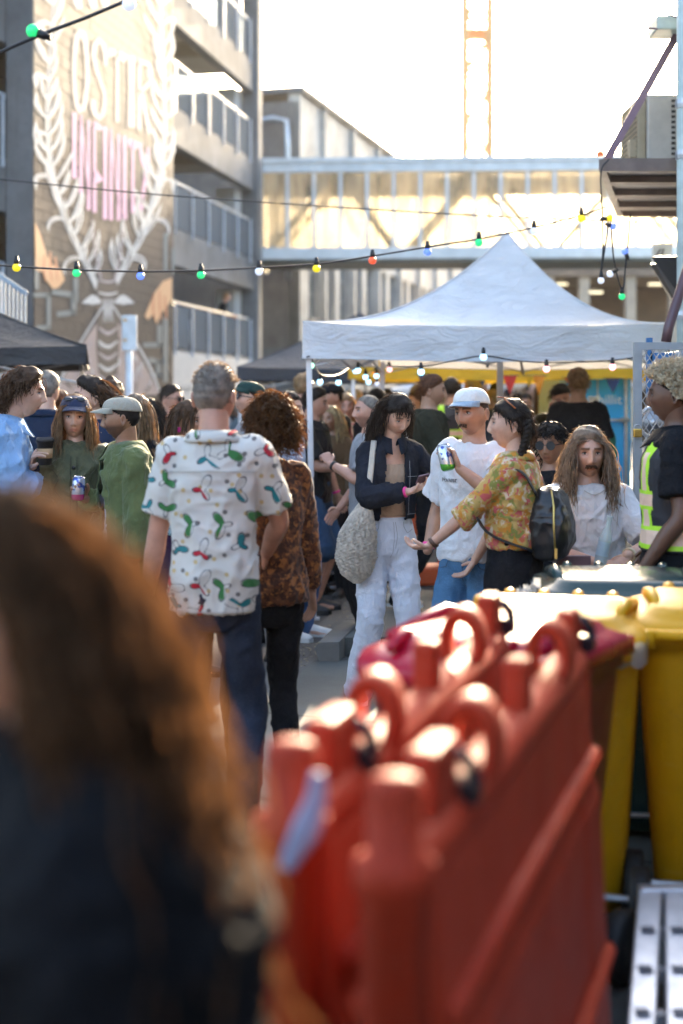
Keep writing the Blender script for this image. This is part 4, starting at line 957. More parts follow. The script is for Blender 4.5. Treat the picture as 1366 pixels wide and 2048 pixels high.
mb = MB(); mb.box((X(1300, 8), 8.02, 1.81), (.03, .04, .32)); mb.box((X(1325, 8), 8.02, 1.86), (.14, .04, .05)); obj('blue_lever', mb, plain('lever_blue', (.04, .16, .38), .4), mc)
mb = MB()
for k in range(9): mb.box((2.05+k*.06, 8.03, .75), (.012, .03, .7))
obj('louvre', mb, M_steel, mc)

# ================================================================ cool room door, bunting, far barriers, tables, sign
cool = thing('cool_room', 'bright blue cool room with white lettering and a long door handle', 'cool room', (X(1190, 15.6), 15.6, 0.125))
M_cyan = plain('cool_room_blue', (.02, .36, .78), .4, 0, .05); M_lblue = plain('cool_room_pale', (.45, .66, .80), .4, 0, .05)
xa, xb = X(1133, 15.6), X(1262, 15.6)
mb = MB(); mb.box(((xa+xb)/2, 16.4, 1.2), (xb-xa, 1.6, 2.15)); obj('cabinet', mb, M_cyan, cool, bevel=.02)
mb = MB(); mb.box((xa-.045, 16.38, 1.2), (.085, 1.58, 2.12)); obj('side_panel', mb, M_lblue, cool, bevel=.01)
mb = MB(); mb.box((xb-.06, 15.585, 1.2), (.035, .03, 2.1)); mb.box((xa+.34, 15.592, 1.2), (.012, .012, 2.1)); obj('door_edge', mb, M_steel, cool)
mb = MB(); mb.tube([(xb-.30, 15.50, 1.40), (xb-.2, 15.47, 1.40), (xb-.04, 15.5, 1.40)], .018, 10); mb.box((xb-.08, 15.55, 1.4), (.07, .08, .05)); obj('door_handle', mb, M_steel, cool, True)
M_wink = plain('print_white', (.8, .85, .88), .5, var=0)
lettering('lettering', 'chillit', .145, tuple(P(1213, 800, 15.58)), M_wink, cool, spacing=1.05)
mb = MB()
for (a, b, r_) in ((1186, 802, .05), (1180, 797, .025), (1193, 797, .03), (1184, 808, .03)): mb.lathe([(r_, -.002), (r_, .002)], 14, tuple(P(a, b, 15.58)), 'Y')
obj('emblem', mb, M_wink, cool)
BCOL = dict(red=(.62, .05, .04), orange=(.80, .30, .03), navy=(.03, .05, .13), yellow=(.75, .45, .02))
def pennant(label, x0, x1, y0, y1, d, c):
    t = thing('bunting_flag', label, 'flag', tuple(P((x0+x1)/2, y0, d)), 0, 'triangular bunting flags under the yellow gazebo')
    n = 6; v = []; f = []
    for i in range(n+1):
        u = i/n
        for j in range(n+1):
            w_ = (j/n-.5)*(1-u)+.5; q = P(x0+(x1-x0)*w_, y0+(y1-y0)*u, d); v.append((q.x, q.y+.02*math.sin(u*4+j*.5), q.z))
    for i in range(n):
        for j in range(n): q = i*(n+1)+j; f.append((q, q+1, q+n+2, q+n+1))
    mb = MB(); mb.add(v, f); obj('cloth', mb, fabric('bunting_'+c, BCOL[c], .35), t, True)
    mb = MB(); a, b = P(x0-6, y0-1, d), P(x1+6, y0-1, d); mb.tube([tuple(a), tuple(b)], .005, 5); obj('cord', mb, M_cable, t)
for q in (('large red bunting flag under the yellow gazebo right of the middle pole', 1006, 1034, 752, 790, 15.0, 'red'), ('small yellow bunting flag between the red and orange flags', 1050, 1066, 752, 776, 15.1, 'yellow'), ('large orange bunting flag left of the blue cool room', 1066, 1090, 752, 792, 15.0, 'orange'),
          ('navy bunting flag hanging below a blue bulb at centre', 836, 858, 750, 782, 15.0, 'navy'), ('navy bunting flag in front of the cool room lettering', 1212, 1240, 758, 788, 15.0, 'navy'), ('short red bunting flag left of the cool room lettering', 1128, 1154, 756, 770, 15.0, 'red'),
          ('navy bunting flag above the white cap', 956, 974, 752, 774, 15.2, 'navy'), ('tiny orange bunting flag near the gazebo poles', 744, 760, 744, 764, 14.6, 'orange')): pennant(*q)
M_or2 = plastic('far_barrier_orange', (.62, .11, .035), .5, .1)
def farbarrier(label, px, d, ang, L=1.6):
    t = thing('crowd_barrier', label, 'barrier', (X(px, d), d, .125), ang, 'orange plastic barriers in the crowd')
    for z0, z1 in ((.0, .16), (.40, .52), (.86, 1.0)):
        mb = MB(); mb.box((0, 0, (z0+z1)/2), (L, .10 if z0 else .3, z1-z0)); obj('rail', mb, M_or2, t, world=False, bevel=.03)
    for x in np.linspace(-L/2+.06, L/2-.06, 4):
        mb = MB(); mb.box((x, 0, .5), (.11, .08, .98)); obj('upright', mb, M_or2, t, world=False, bevel=.02)
    for x in (-L/2+.2, L/2-.2):
        mb = MB(); mb.box((x, 0, 1.03), (.1, .06, .08)); obj('lug', mb, M_or2, t, world=False, bevel=.01)
farbarrier('orange plastic crowd barrier behind the man in the white cap', 925, 11.6, R(8), 1.0)
farbarrier('orange plastic crowd barrier behind the woman with the braid', 1040, 13.2, R(-5), 1.3)
M_sil = plain('chrome_silver', (.60, .63, .67), .25, .9, .06)
def bar_table(label, px, d, top=1.02):
    t = thing('bar_table', label, 'table', (X(px, d), d, 0), 0, 'round silver standing tables')
    mb = MB(); mb.lathe([(.28, top-.05), (.36, top-.05), (.375, top-.035), (.375, top-.01), (.365, top), (.1, top+.002)], 36); obj('table_top', mb, M_sil, t, True, world=False)
    m = Mat('drum_print'); x, y, z = m.xyz(m.coord('Object')); q = (x*1.0+z*.35+.03).gt(0.0); c = m.mix(q, (.42, .45, .50), (.015, .03, .13)); m.color(c); m.set(rough=.35)
    mb = MB(); mb.lathe([(.17, .12), (.175, .14), (.165, top-.12), (.15, top-.06)], 24); dr = obj('drum', mb, m.m, t, True, world=False)
    for zz, rr2 in ((.035, .40), (.16, .36), (.30, .30)):
        mb = MB(); mb.torus((0, 0, zz), rr2, .022, 36, 8); obj('base_ring', mb, M_sil, t, True, world=False)
    for k in range(6):
        a = k*1.047+.3; mb = MB(); mb.tube([(.40*math.cos(a), .40*math.sin(a), .035), (.36*math.cos(a), .36*math.sin(a), .16), (.30*math.cos(a), .30*math.sin(a), .30), (.15*math.cos(a), .15*math.sin(a), .42)], .012, 6); obj('strut', mb, M_sil, t, True, world=False)
    return t, dr
t1, dr1 = bar_table('round silver standing table with printed drum beside the gazebo pole', 668, 12.4)
M_redink = plain('print_red', (.62, .03, .04), .5, var=0)
me = text_mesh('Red', .15, spacing=.95); o = link('lettering', me, M_redink, t1, False); me.materials.clear(); me.materials.append(M_redink); o.location = (-.04, -.19, .68); o.rotation_euler = (R(90), 0, 0)
me = text_mesh('Bull', .13, spacing=.95); o = link('lettering', me, M_redink, t1, False); me.materials.clear(); me.materials.append(M_redink); o.location = (.0, -.19, .46); o.rotation_euler = (R(90), 0, 0)
bar_table('second round silver standing table half hidden behind the woman with the phone', 745, 14.2)
sp_ = thing('road_sign', 'blank white road sign on a white pole in front of the bee mural', 'sign', (X(259, 19.5), 19.5, 0))
mb = MB(); mb.tube([(X(259, 19.5), 19.5, 0), (X(258, 19.5), 19.5, 2.75)], .05, 10); obj('pole', mb, plain('sign_pole_white', (.60, .64, .68), .45), sp_, True)
mb = MB(); mb.box(tuple(P(259, 666, 19.42)), (.20, .05, .48)); obj('plate', mb, plain('sign_back', (.58, .63, .68), .4), sp_, bevel=.01)
for y_ in (640, 680):
    mb = MB(); mb.box(tuple(P(250, y_, 19.38)), (.05, .03, .025)); obj('clamp', mb, plain('clamp_orange', (.6, .3, .05), .4), sp_)
pc = thing('bar_counter', 'pale pink bar counter at the foot of the bee mural', 'counter', tuple(P(290, 800, 19)))
mb = MB(); mb.box((X(300, 19), 19, .58), (1.25, .5, 1.12)); obj('front', mb, plain('counter_pink', (.55, .28, .52), .6), pc, bevel=.03)
mb = MB(); mb.box((X(300, 19), 19, 1.17), (1.32, .58, .05)); obj('top', mb, plain('counter_white', (.7, .62, .66), .4), pc, bevel=.02)
fr_ = thing('side_railing', 'pale blue slatted railing above the black gazebo at the left edge', 'railing', tuple(P(20, 640, 17)))
M_frr = plain('railing_blue_grey', (.22, .30, .38), .5)
for k in range(12):
    x_ = -40+k*8.2; mb = MB(); a, b = P(x_, 548+x_*.62, 17), Vector((X(x_, 17), 17, .03)); mb.bar(a, b, .022, .03); obj('slat', mb, M_frr, fr_)
mb = MB(); mb.bar(P(-45, 520, 17), P(54, 588, 17), .05); obj('top_rail', mb, M_frr, fr_)
mb = MB(); mb.bar((X(-45, 17), 17, .05), (X(54, 17), 17, .05), .05); obj('bottom_rail', mb, M_frr, fr_)
# ================================================================ people
def skin_mat(name, c):
    m = Mat('skin_'+name); at = m.nt.nodes.new('ShaderNodeAttribute'); at.attribute_name = 'tint'
    v = m.coord('Object'); n = m.noise(v, 22, 4, .6).smooth(.3, .7)
    cc = m.mix(n, tuple(x*.90 for x in c), tuple(min(1, x*1.08) for x in c)); cc = m.mul(cc, at.outputs['Color']); m.color(cc)
    m.set(rough=.40, spec=.5, sss=.08); m.b.inputs['Subsurface Radius'].default_value = (.02, .008, .004); m.b.inputs['Subsurface Scale'].default_value = .5
    m.bump(m.noise(v, 160, 2), .08, .002); return m.m
SK = {k: skin_mat(k, c) for k, c in dict(fair=(.56, .33, .235), ruddy=(.50, .26, .18), tan=(.40, .215, .135), olive=(.29, .15, .09), brown=(.13, .062, .038), pale=(.58, .37, .28)).items()}
def cloth(name, c, var=.12, rough=.85, sheen=.15, scale=7, weave=True, trl=0.0):
    m = Mat(name); v = m.coord('Object'); n = m.noise(v, scale, 4, .6).smooth(.3, .7)
    cc = m.mix(n, tuple(x*(1-var) for x in c), tuple(min(1, x*(1+var)) for x in c)); m.color(cc); lum = max(c); m.set(rough=rough, sheen=sheen if lum > .08 else 0.0, spec=.22 if lum > .08 else .12)
    if weave: m.bump(m.noise(m.coord('Object', (1, 1, .55)), 13, 5, .6, 1.6)*6+m.noise(v, 60, 3)*.8+m.noise(v, 240, 2)*.25, .55, .006)
    if trl: m.translucent(cc, trl)
    return m.m
def denim(name, c):
    m = Mat(name); v = m.coord('Object'); n = m.noise(v, 5, 5, .65).smooth(.3, .75); f = m.noise(v, 190, 2)
    cc = m.mix(n, tuple(x*.7 for x in c), tuple(min(1, x*1.35) for x in c)); cc = m.mix(f.smooth(.5, .8)*.35, cc, tuple(min(1, x*2+.05) for x in c)); m.color(cc); m.set(rough=.85, spec=.2); m.bump(f, .2, .003); return m.m
def hair_mat(name, c, trl=.22, var=.35, spec=.22):
    m = Mat('hair_'+name); v = m.coord('Object'); n = m.noise(v, 30, 4, .6).smooth(.3, .7)
    cc = m.mix(n, tuple(x*(1-var) for x in c), tuple(min(1, x*(1+var)) for x in c)); m.color(cc); m.set(rough=.5 if spec > .1 else .8, spec=spec)
    m.translucent(m.mul(cc, (1.9, 1.45, 1.0)), trl); return m.m
HM = {k: hair_mat(k, c) for k, c in dict(dark=(.025, .018, .014), black=(.012, .010, .010), brown=(.075, .042, .024), light=(.22, .13, .065), blond=(.42, .30, .15), grey=(.22, .19, .16), sandy=(.26, .16, .08), auburn=(.10, .04, .018), pale=(.52, .42, .26), ash=(.20, .155, .115)).items()}
HM['curl'] = hair_mat('curl', (.075, .038, .016), .40); HM['front'] = hair_mat('front', (.085, .050, .028), .40, .5, .03)
HM['bleach'] = hair_mat('bleach', (.50, .43, .30), .06, .25); HM['light'] = hair_mat('light', (.17, .105, .055), .12); HM['blond'] = hair_mat('blond', (.38, .28, .15), .12)
M_eye = Mat('eye_white'); M_eye.color((.46, .44, .42)); M_eye.set(rough=.15); M_eye = M_eye.m
M_iris = Mat('iris_dark'); M_iris.color((.02, .013, .01)); M_iris.set(rough=.08); M_iris = M_iris.m
M_sole = plain('sole_white', (.7, .7, .68), .6); M_shoe_w = plain('shoe_white', (.72, .72, .70), .55); M_shoe_k = plain('shoe_black', (.02, .02, .022), .5)
M_neon = plain('wristband_pink', (.85, .05, .30), .5, var=0)

def head_grid(nu, nv):
    u = np.linspace(-1, 1, nu+1)[:-1]; az = math.pi*(.4*u+.6*u**3); el = np.linspace(-math.pi/2*.985, math.pi/2*.985, nv)
    return np.meshgrid(az, el)
def g(x, c, s): return np.exp(-((x-c)/s)**2)
def head_surface(AZ, EL, fem=False, nose=1.0, jaw=1.0):
    x0 = np.sin(AZ)*np.cos(EL); y0 = -np.cos(AZ)*np.cos(EL); z0 = np.sin(EL)
    sg = lambda a, p: np.sign(a)*np.abs(a)**p
    x = .0755*sg(x0, .92); y = .098*y0; z = .118*z0
    t = np.clip(-z/.118, 0, 1); fr = np.clip(-y0, 0, 1); bk = np.clip(y0, 0, 1)
    x = x*(1-(.34 if fem else .27)*jaw*t**1.7)
    y = np.where(y < 0, y*(1-.10*t**2.2), y*(1-.62*t**1.1))
    z = z*(1-.30*bk*t)
    y = y+.012*fr*g(z, .085, .05)*0
    d = np.zeros_like(x); ax = np.abs(x)
    fm = np.clip(fr*1.6-.25, 0, 1)
    pro = np.interp(z, [-.052, -.044, -.038, -.030, -.005, .018, .035], [0, .010, .0205, .0215, .0115, .005, 0])*nose
    d += pro*np.exp(-(ax/np.interp(z, [-.045, -.035, -.02, .02], [.0135, .0125, .0095, .0085]))**2)
    d += .007*nose*g(ax, .0125, .006)*g(z, -.040, .008)
    d += .0070*(.45 if fem else 1)*g(ax, .026, .022)*g(z, .030, .009)
    d -= .0125*g(ax, .030, .0150)*g(z, .007, .0125)
    d += .0055*g(ax, .046, .017)*g(z, -.022, .018)
    d -= .004*g(ax, .050, .014)*g(z, -.062, .02)
    d += .0068*g(ax, 0, .020)*(g(z, -.0615, .0055)+1.15*g(z, -.0745, .0060))
    d -= .0030*g(ax, 0, .022)*g(z, -.068, .0028)
    d -= .0035*g(ax, 0, .02)*g(z, -.087, .006)
    d += .0085*g(ax, 0, .020)*g(z, -.104, .012)
    y = y-d*fm
    return x, y, z
def grid_faces(nu, nv):
    f = []
    for j in range(nv-1):
        for i in range(nu): i2 = (i+1) % nu; f.append((j*nu+i, j*nu+i2, (j+1)*nu+i2, (j+1)*nu+i))
    f.append(tuple(range(nu))[::-1]); f.append(tuple(range((nv-1)*nu, nv*nu))); return f
def ear(mb, sx):
    v = []; n = 14
    for ring, (kr, yo) in enumerate(((1.0, 0.0), (1.0, .006), (.72, .010), (.45, .003))):
        for i in range(n):
            a = 2*math.pi*i/n; v.append((sx*(.0735+yo+.010*kr*(math.cos(a) > 0)*0), .018+.0155*kr*math.cos(a)*(1 if math.sin(a) > -.3 else .75)+yo*.6, -.008+.0315*kr*math.sin(a)))
    f = [(r_*n+i, r_*n+(i+1) % n, (r_+1)*n+(i+1) % n, (r_+1)*n+i) for r_ in range(3) for i in range(n)]; f.append(tuple(range(3*n, 4*n)))
    mb.add(v, f)

def remesh(mb, vox, smooth=3, fac=.5):
    o = bpy.data.objects.new('r', mb.mesh('r')); tmpsc.collection.objects.link(o)
    m = o.modifiers.new('r', 'REMESH'); m.mode = 'VOXEL'; m.voxel_size = vox; m.adaptivity = 0.0
    if smooth: s_ = o.modifiers.new('s', 'SMOOTH'); s_.factor = fac; s_.iterations = smooth
    vl = tmpsc.view_layers[0]; vl.update(); dg = vl.depsgraph
    me = bpy.data.meshes.new_from_object(o.evaluated_get(dg)); old = o.data; bpy.data.objects.remove(o); bpy.data.meshes.remove(old)
    me.polygons.foreach_set('use_smooth', [True]*len(me.polygons)); return me
def get_co(me): a = np.empty(len(me.vertices)*3); me.vertices.foreach_get('co', a); return a.reshape(-1, 3)
def get_no(me): a = np.empty(len(me.vertices)*3); me.vertex_normals.foreach_get('vector', a); return a.reshape(-1, 3)
def set_co(me, a): me.vertices.foreach_set('co', a.ravel()); me.update()
def vnoise(p, seed=0):
    i = np.floor(p).astype(np.int64); f = p-i; f = f*f*(3-2*f); out = 0
    for dx in (0, 1):
        for dy in (0, 1):
            for dz in (0, 1):
                h = ((i[:, 0]+dx)*73856093) ^ ((i[:, 1]+dy)*19349663) ^ ((i[:, 2]+dz)*83492791) ^ (seed*2654435761 & 0x7fffffff)
                h = (h*1103515245+12345) & 0x7fffffff; h = ((h >> 7)*1103515245+12345) & 0x7fffffff; r_ = (h >> 8 & 0xffff)/65535.
                out = out+r_*(f[:, 0] if dx else 1-f[:, 0])*(f[:, 1] if dy else 1-f[:, 1])*(f[:, 2] if dz else 1-f[:, 2])
    return out
def wrinkle(me, amp=.006, seed=0, scale=1.0):
    """draped cloth: sharp ridged folds, mostly hanging or pulling diagonally"""
    if amp <= 0: return
    p = get_co(me); n = get_no(me); h = np.zeros(len(p)); s = seed*7+1
    wp = np.stack([vnoise(p*7+k*9.1, s+k)-.5 for k in range(3)], 1)*.10
    q = p+wp
    for k, (M_, sc_, a_) in enumerate((((1, 0, 0, 0, 1, 0, 0, 0, 1), (11, 11, 3.2), 1.0), ((.8, 0, .6, 0, 1, 0, -.6, 0, .8), (15, 15, 5), .8), ((.8, 0, -.6, 0, 1, 0, .6, 0, .8), (15, 15, 5), .8), ((1, 0, 0, 0, 1, 0, 0, 0, 1), (7, 7, 22), .55), ((1, 0, 0, 0, 1, 0, 0, 0, 1), (34, 34, 24), .22))):
        qq = (q @ np.array(M_, float).reshape(3, 3).T)*np.array(sc_)*scale; v = vnoise(qq+k*17.3, s+10+k); rd_ = 1-np.abs(2*v-1); mask = np.clip((vnoise(p*5+k*5.7, s+30+k)-.38)*4, 0, 1) if k < 4 else 1
        h += a_*mask*(rd_**3-.25)
    set_co(me, p+n*(h*amp*1.5)[:, None])
def ik(a, t, l1, l2, hint):
    a, t = V3(a), V3(t); d = t-a; L = np.linalg.norm(d); L2 = min(L, (l1+l2)*.999); d = d/L
    x = (l1*l1-l2*l2+L2*L2)/(2*L2); hgt = math.sqrt(max(0, l1*l1-x*x)); h = V3(hint); h = h-d*np.dot(h, d); h /= np.linalg.norm(h)+1e-9
    return a+d*x+h*hgt, a+d*L2
def unit(v): v = V3(v); return v/(np.linalg.norm(v)+1e-9)
def hand(mb, wr, d, n, side, curl=.5, k=1.0, thumb=.6, spread=1.0):
    """palm, four unequal bent fingers and a thumb on the side; n = palm side direction"""
    d = unit(d); n = unit(V3(n)-d*np.dot(n, d)); w_ = np.cross(d, n); L = .092*k
    th = 1 if side == 'R' else -1
    mb.limb([wr, wr+d*L*.45, wr+d*L*.95], [(.015, .024), (.0145, .038), (.012, .040)], 10, 6, up=n)
    for i, (o_, ln) in enumerate(((.029, .074), (.0095, .082), (-.0105, .077), (-.029, .060))):
        p = wr+d*L*.93+w_*th*o_*k*spread; a = .15; pts = [p-d*.02, p]; dr = d
        for s_, fr_ in enumerate((.42, .32, .26)):
            a += curl*(.75 if s_ == 0 else .62); dr = d*math.cos(a)+n*math.sin(a); p = p+dr*ln*k*fr_; pts.append(p)
        mb.limb(pts, [.0092*k, .0092*k, .0085*k, .008*k, .0068*k], 7, 9)
    b = wr+d*L*.28+w_*th*.022*k; dr = unit(d*.65+w_*th*.75+n*(.2+.5*thumb)); dr2 = unit(d*.95+w_*th*(.45-.5*thumb)+n*(.3+.6*thumb))
    mb.limb([b-dr*.01, b+dr*.034*k, b+dr*.034*k+dr2*.036*k], [.013*k, .0108*k, .0085*k], 7, 8)
TORSO = [(.86, .150, .112), (.93, .166, .120), (1.00, .160, .115), (1.08, .146, .106), (1.18, .154, .112), (1.29, .160, .118), (1.38, .164, .106), (1.44, .140, .088), (1.485, .088, .072), (1.515, .064, .063)]
TORSO_F = [(.86, .158, .118), (.93, .172, .124), (1.00, .152, .112), (1.08, .128, .098), (1.18, .138, .108), (1.28, .152, .126), (1.37, .150, .104), (1.435, .126, .084), (1.478, .074, .064), (1.51, .053, .055)]
def tor(z, fem): T = TORSO_F if fem else TORSO; a = [t[0] for t in T]; return float(np.interp(z, a, [t[1] for t in T])), float(np.interp(z, a, [t[2] for t in T]))

def person(label, px, d, rz=0, H=1.72, z0=0.0, fem=False, girth=1.0, skin='fair', pelvis=(0, 0, 0), lean=(0, 0), twist=0, head=(0, 0, 0), arms=None, feet=None,
           top=None, jacket=None, vest=None, bottom=None, shoes='black', hair=None, beard=0.0, moust=False, brow=(.25, .2, .18), nose=1.0, jaw=1.0, lod=0, seed=0, group=None, wrist=None, eyes=True, ears=True, glasses=None, headshift=(0, 0), smile=0, X_=None, neckline=None):
    vox = (.0085, .012, .018)[lod]; s = H/1.75
    root = thing('person', label, 'person', (X(px, d) if X_ is None else X_, d, z0), R(rz), group, s)
    rd = random.Random(seed*31+5); pel = V3(pelvis); T = TORSO_F if fem else TORSO
    def off(z): t = min(max((z-.95)/.5, 0), 1.15); return pel+V3((lean[0]*t, lean[1]*t, 0))
    def tw(p, z):
        a = R(twist)*min(max((z-.95)/.45, 0), 1); return V3((p[0]*math.cos(a)-p[1]*math.sin(a), p[0]*math.sin(a)+p[1]*math.cos(a), p[2]))
    # ---- skeleton
    shx = (.138 if fem else .156)*(.55+.45*girth); J = {}
    for sd_, sx in (('L', 1), ('R', -1)):
        sh = tw((sx*shx, .005, 1.418), 1.4)+off(1.4); A = (arms or {}).get(sd_, {})
        hp = A.get('hand', (sx*(.25+.03*girth), -.04, .83)); hint = A.get('hint', (sx*.35, .8, -.3))
        el, wr = ik(sh, hp, .285, .255, hint)
        fd = unit(wr-el); hd = unit(A['dir']) if 'dir' in A else unit(fd+V3((0, -.15, -.05))); pn = A.get('palm', (-sx, .1, 0))
        J[sd_] = dict(sh=sh, el=el, wr=wr, dir=hd, palm=V3(pn), curl=A.get('curl', .42), thumb=A.get('thumb', .5), hide=A.get('hide', False))
        hip = pel+V3((sx*.088*girth, 0, .90)); ft = V3((feet or {}).get(sd_, (sx*.11, .0, .075))); 
        kn, an = ik(hip, ft, .44, .42, (feet or {}).get('hint', (sx*.15, -1, 0))); J['h'+sd_] = (hip, kn, an)
    hc = off(1.5)+V3((headshift[0], -.022+headshift[1], 1.638)); HR = Matrix.Rotation(R(head[0]), 3, 'Z') @ Matrix.Rotation(R(head[2]), 3, 'Y') @ Matrix.Rotation(R(head[1]), 3, 'X')
    HRn = np.array(HR)
    # ---- body (skin) : remeshed trunk and limbs, then head and fingers in the same mesh
    mb = MB(); rg = []
    aa = np.linspace(0, 2*math.pi, 20, endpoint=False)
    for z, rx, ry in T: rg.append(np.array([tw((rx*.93*girth*math.cos(a), ry*.93*girth*math.sin(a), 0), z)+off(z)+V3((0, 0, z)) for a in aa]))
    mb.rings(rg)
    nk = .052 if fem else .062*(.5+.5*girth); nb = off(1.45)+V3((0, .012, 1.43)); mb.limb([nb, (nb+hc)/2+V3((0, .008, -.012)), hc+HRn @ V3((0, .014, -.04))], [nk*1.15, nk*.96, nk*.98], 14, 10)
    for sd_ in 'LR':
        j = J[sd_]; ag = .85+.15*girth if not fem else .84
        mb.limb([j['sh'], (j['sh']*.45+j['el']*.55), j['el'], j['el']*.62+j['wr']*.38, j['wr']], [.054*ag, .047*ag, .039*ag, .041*ag, .027*ag], 12, 18)
        hip, kn, an = J['h'+sd_]; mb.limb([hip, hip*.5+kn*.5, kn, kn*.65+an*.35, an], [.082*girth, .070*girth, .050, .054, .035], 12, 16)
        mb.limb([an+V3((0, .03, -.03)), an+V3((0, -.06, -.045)), an+V3((0, -.14, -.055))], [.032, .034, .024], 8, 8)
    me = remesh(mb, vox*1.25, 4); nb_ = len(me.vertices)
    nu, nv = ((72, 68), (48, 44), (28, 24))[lod]; AZ, EL = head_grid(nu, nv); hx, hy, hz = head_surface(AZ, EL, fem, nose, jaw)
    if smile:
        ax = np.abs(hx); hy = hy-.003*smile*g(ax, .036, .012)*g(hz, -.045, .014)*np.clip(-np.cos(AZ)*-1, 0, 1)
    mb2 = MB(); mb2.add(np.stack([hx.ravel(), hy.ravel(), hz.ravel()], 1), grid_faces(nu, nv)); nh = mb2.n
    if ears and lod < 2: ear(mb2, 1); ear(mb2, -1)
    hv = np.vstack(mb2.v); tint = np.ones((len(hv), 3)); lo = hv[:nh]; ax = np.abs(lo[:, 0]); frn = (lo[:, 1] < -.03)
    def blend(mask, c): 
        for i in range(3): tint[:nh, i] = tint[:nh, i]*(1-mask)+c[i]*mask
    blend(np.clip(g(lo[:, 2], -.068, .0095)*np.clip(1.25-(ax/.026)**2, 0, 1), 0, 1)*frn, (.86, .56, .55) if fem else (.88, .70, .66))
    if smile: blend(np.clip(g(lo[:, 2], -.0695, .0042)*np.clip(1.1-(ax/.019)**2, 0, 1), 0, 1)*frn, (1.35, 1.5, 1.6))
    else: blend(np.clip(g(lo[:, 2], -.068, .0022)*np.clip(1.1-(ax/.024)**2, 0, 1), 0, 1)*frn*.7, (.4, .25, .25))
    blend(.35*g(ax, .045, .02)*g(lo[:, 2], -.028, .02)*frn, (1.08, .82, .80))
    blend(np.clip(1.3*g(lo[:, 2], .0275-.10*np.clip(ax-.035, 0, 1), .0048 if not fem else .0036)*((ax > .011) & (ax < .050)), 0, 1)*frn, brow)
    blend(np.clip(g(np.hypot((ax-.0315)/1.5, lo[:, 2]-.005), .0095, .0035), 0, 1)*frn*.55, (.50, .40, .38))
    if beard: 
        bm = np.clip((-.030-lo[:, 2]+.12*np.clip(ax-.045, 0, 1))*60, 0, 1)*np.clip((.035-lo[:, 1])*40, 0, 1)*(1-.9*np.clip(1.4*g(lo[:, 2], -.068, .010)*g(ax, 0, .024), 0, 1)); bm = np.maximum(bm, g(lo[:, 2], -.052, .007)*g(ax, 0, .026)*frn); blend(bm*beard, tuple(q*1.1 for q in brow))
    mb2.v = [(hv @ HRn.T)+hc]
    for sd_ in 'LR':
        j = J[sd_]
        if not j['hide']:
            n0 = mb2.n; hand(mb2, j['wr']-j['dir']*.004, j['dir'], j['palm'], sd_, j['curl'], 1.0 if not fem else .9, j['thumb'])
    allv = np.vstack(mb2.v); tn = np.ones((len(allv), 3)); tn[:len(tint)] = tint
    bv_ = get_co(me); bf = [tuple(p.vertices) for p in me.polygons]; bpy.data.meshes.remove(me)
    fin = MB(); fin.add(bv_, bf); fin.add(allv, mb2.f); me = fin.mesh('body', True)
    at = me.color_attributes.new('tint', 'FLOAT_COLOR', 'POINT'); cl = np.ones((fin.n, 4)); cl[len(bv_):, :3] = tn; at.data.foreach_set('color', cl.ravel())
    link('body', me, SK[skin], root)
    Mh = Matrix.Translation(Vector(hc)) @ HR.to_4x4()
    def hl(p): return HRn @ V3(p)+hc           # head local -> canonical
    if eyes and lod < 2:
        for sx in (-1, 1):
            mb = MB(); mb.ball((sx*.0305, -.0752, .0045), (.0130, .0105, .0055), 14, 8); mb.xform(Mh); e_ = obj('eye', mb, M_eye, root, True, world=False)
            mb = MB(); mb.ball((sx*.0305, -.0815, .0045), (.0058, .0048, .0053), 10, 6); mb.xform(Mh); obj('iris', mb, M_iris, e_, True, world=False)
            mb = MB(); mb.limb([(sx*.0180, -.0810, .0065), (sx*.0305, -.0862, .0102), (sx*.0435, -.0785, .0070)], [.0012, .0024, .0014], 6, 8); mb.xform(Mh); obj('eyelid', mb, SK[skin] if False else HM['dark'], e_, True, world=False)
    # ---- clothes
    def torso_rings(zs, loose, bell=0.0, topk=1.0):
        rg = []
        for z in zs:
            rx, ry = tor(z, fem); rx, ry = rx*girth, ry*girth; zlow = min(zs)
            l_ = loose+bell*max(0, (1.12-z))/.3
            if z < 1.2 and loose > .012: 
                rx = max(rx, tor(1.28, fem)[0]*girth*.88); ry = max(ry, tor(1.28, fem)[1]*girth*.90)
            rg.append(np.array([tw(((rx+l_)*math.copysign(abs(math.cos(a))**.9, math.cos(a)), (ry+l_)*math.copysign(abs(math.sin(a))**.9, math.sin(a)), 0), z)+off(z)+V3((0, 0, z)) for a in aa]))
        return rg
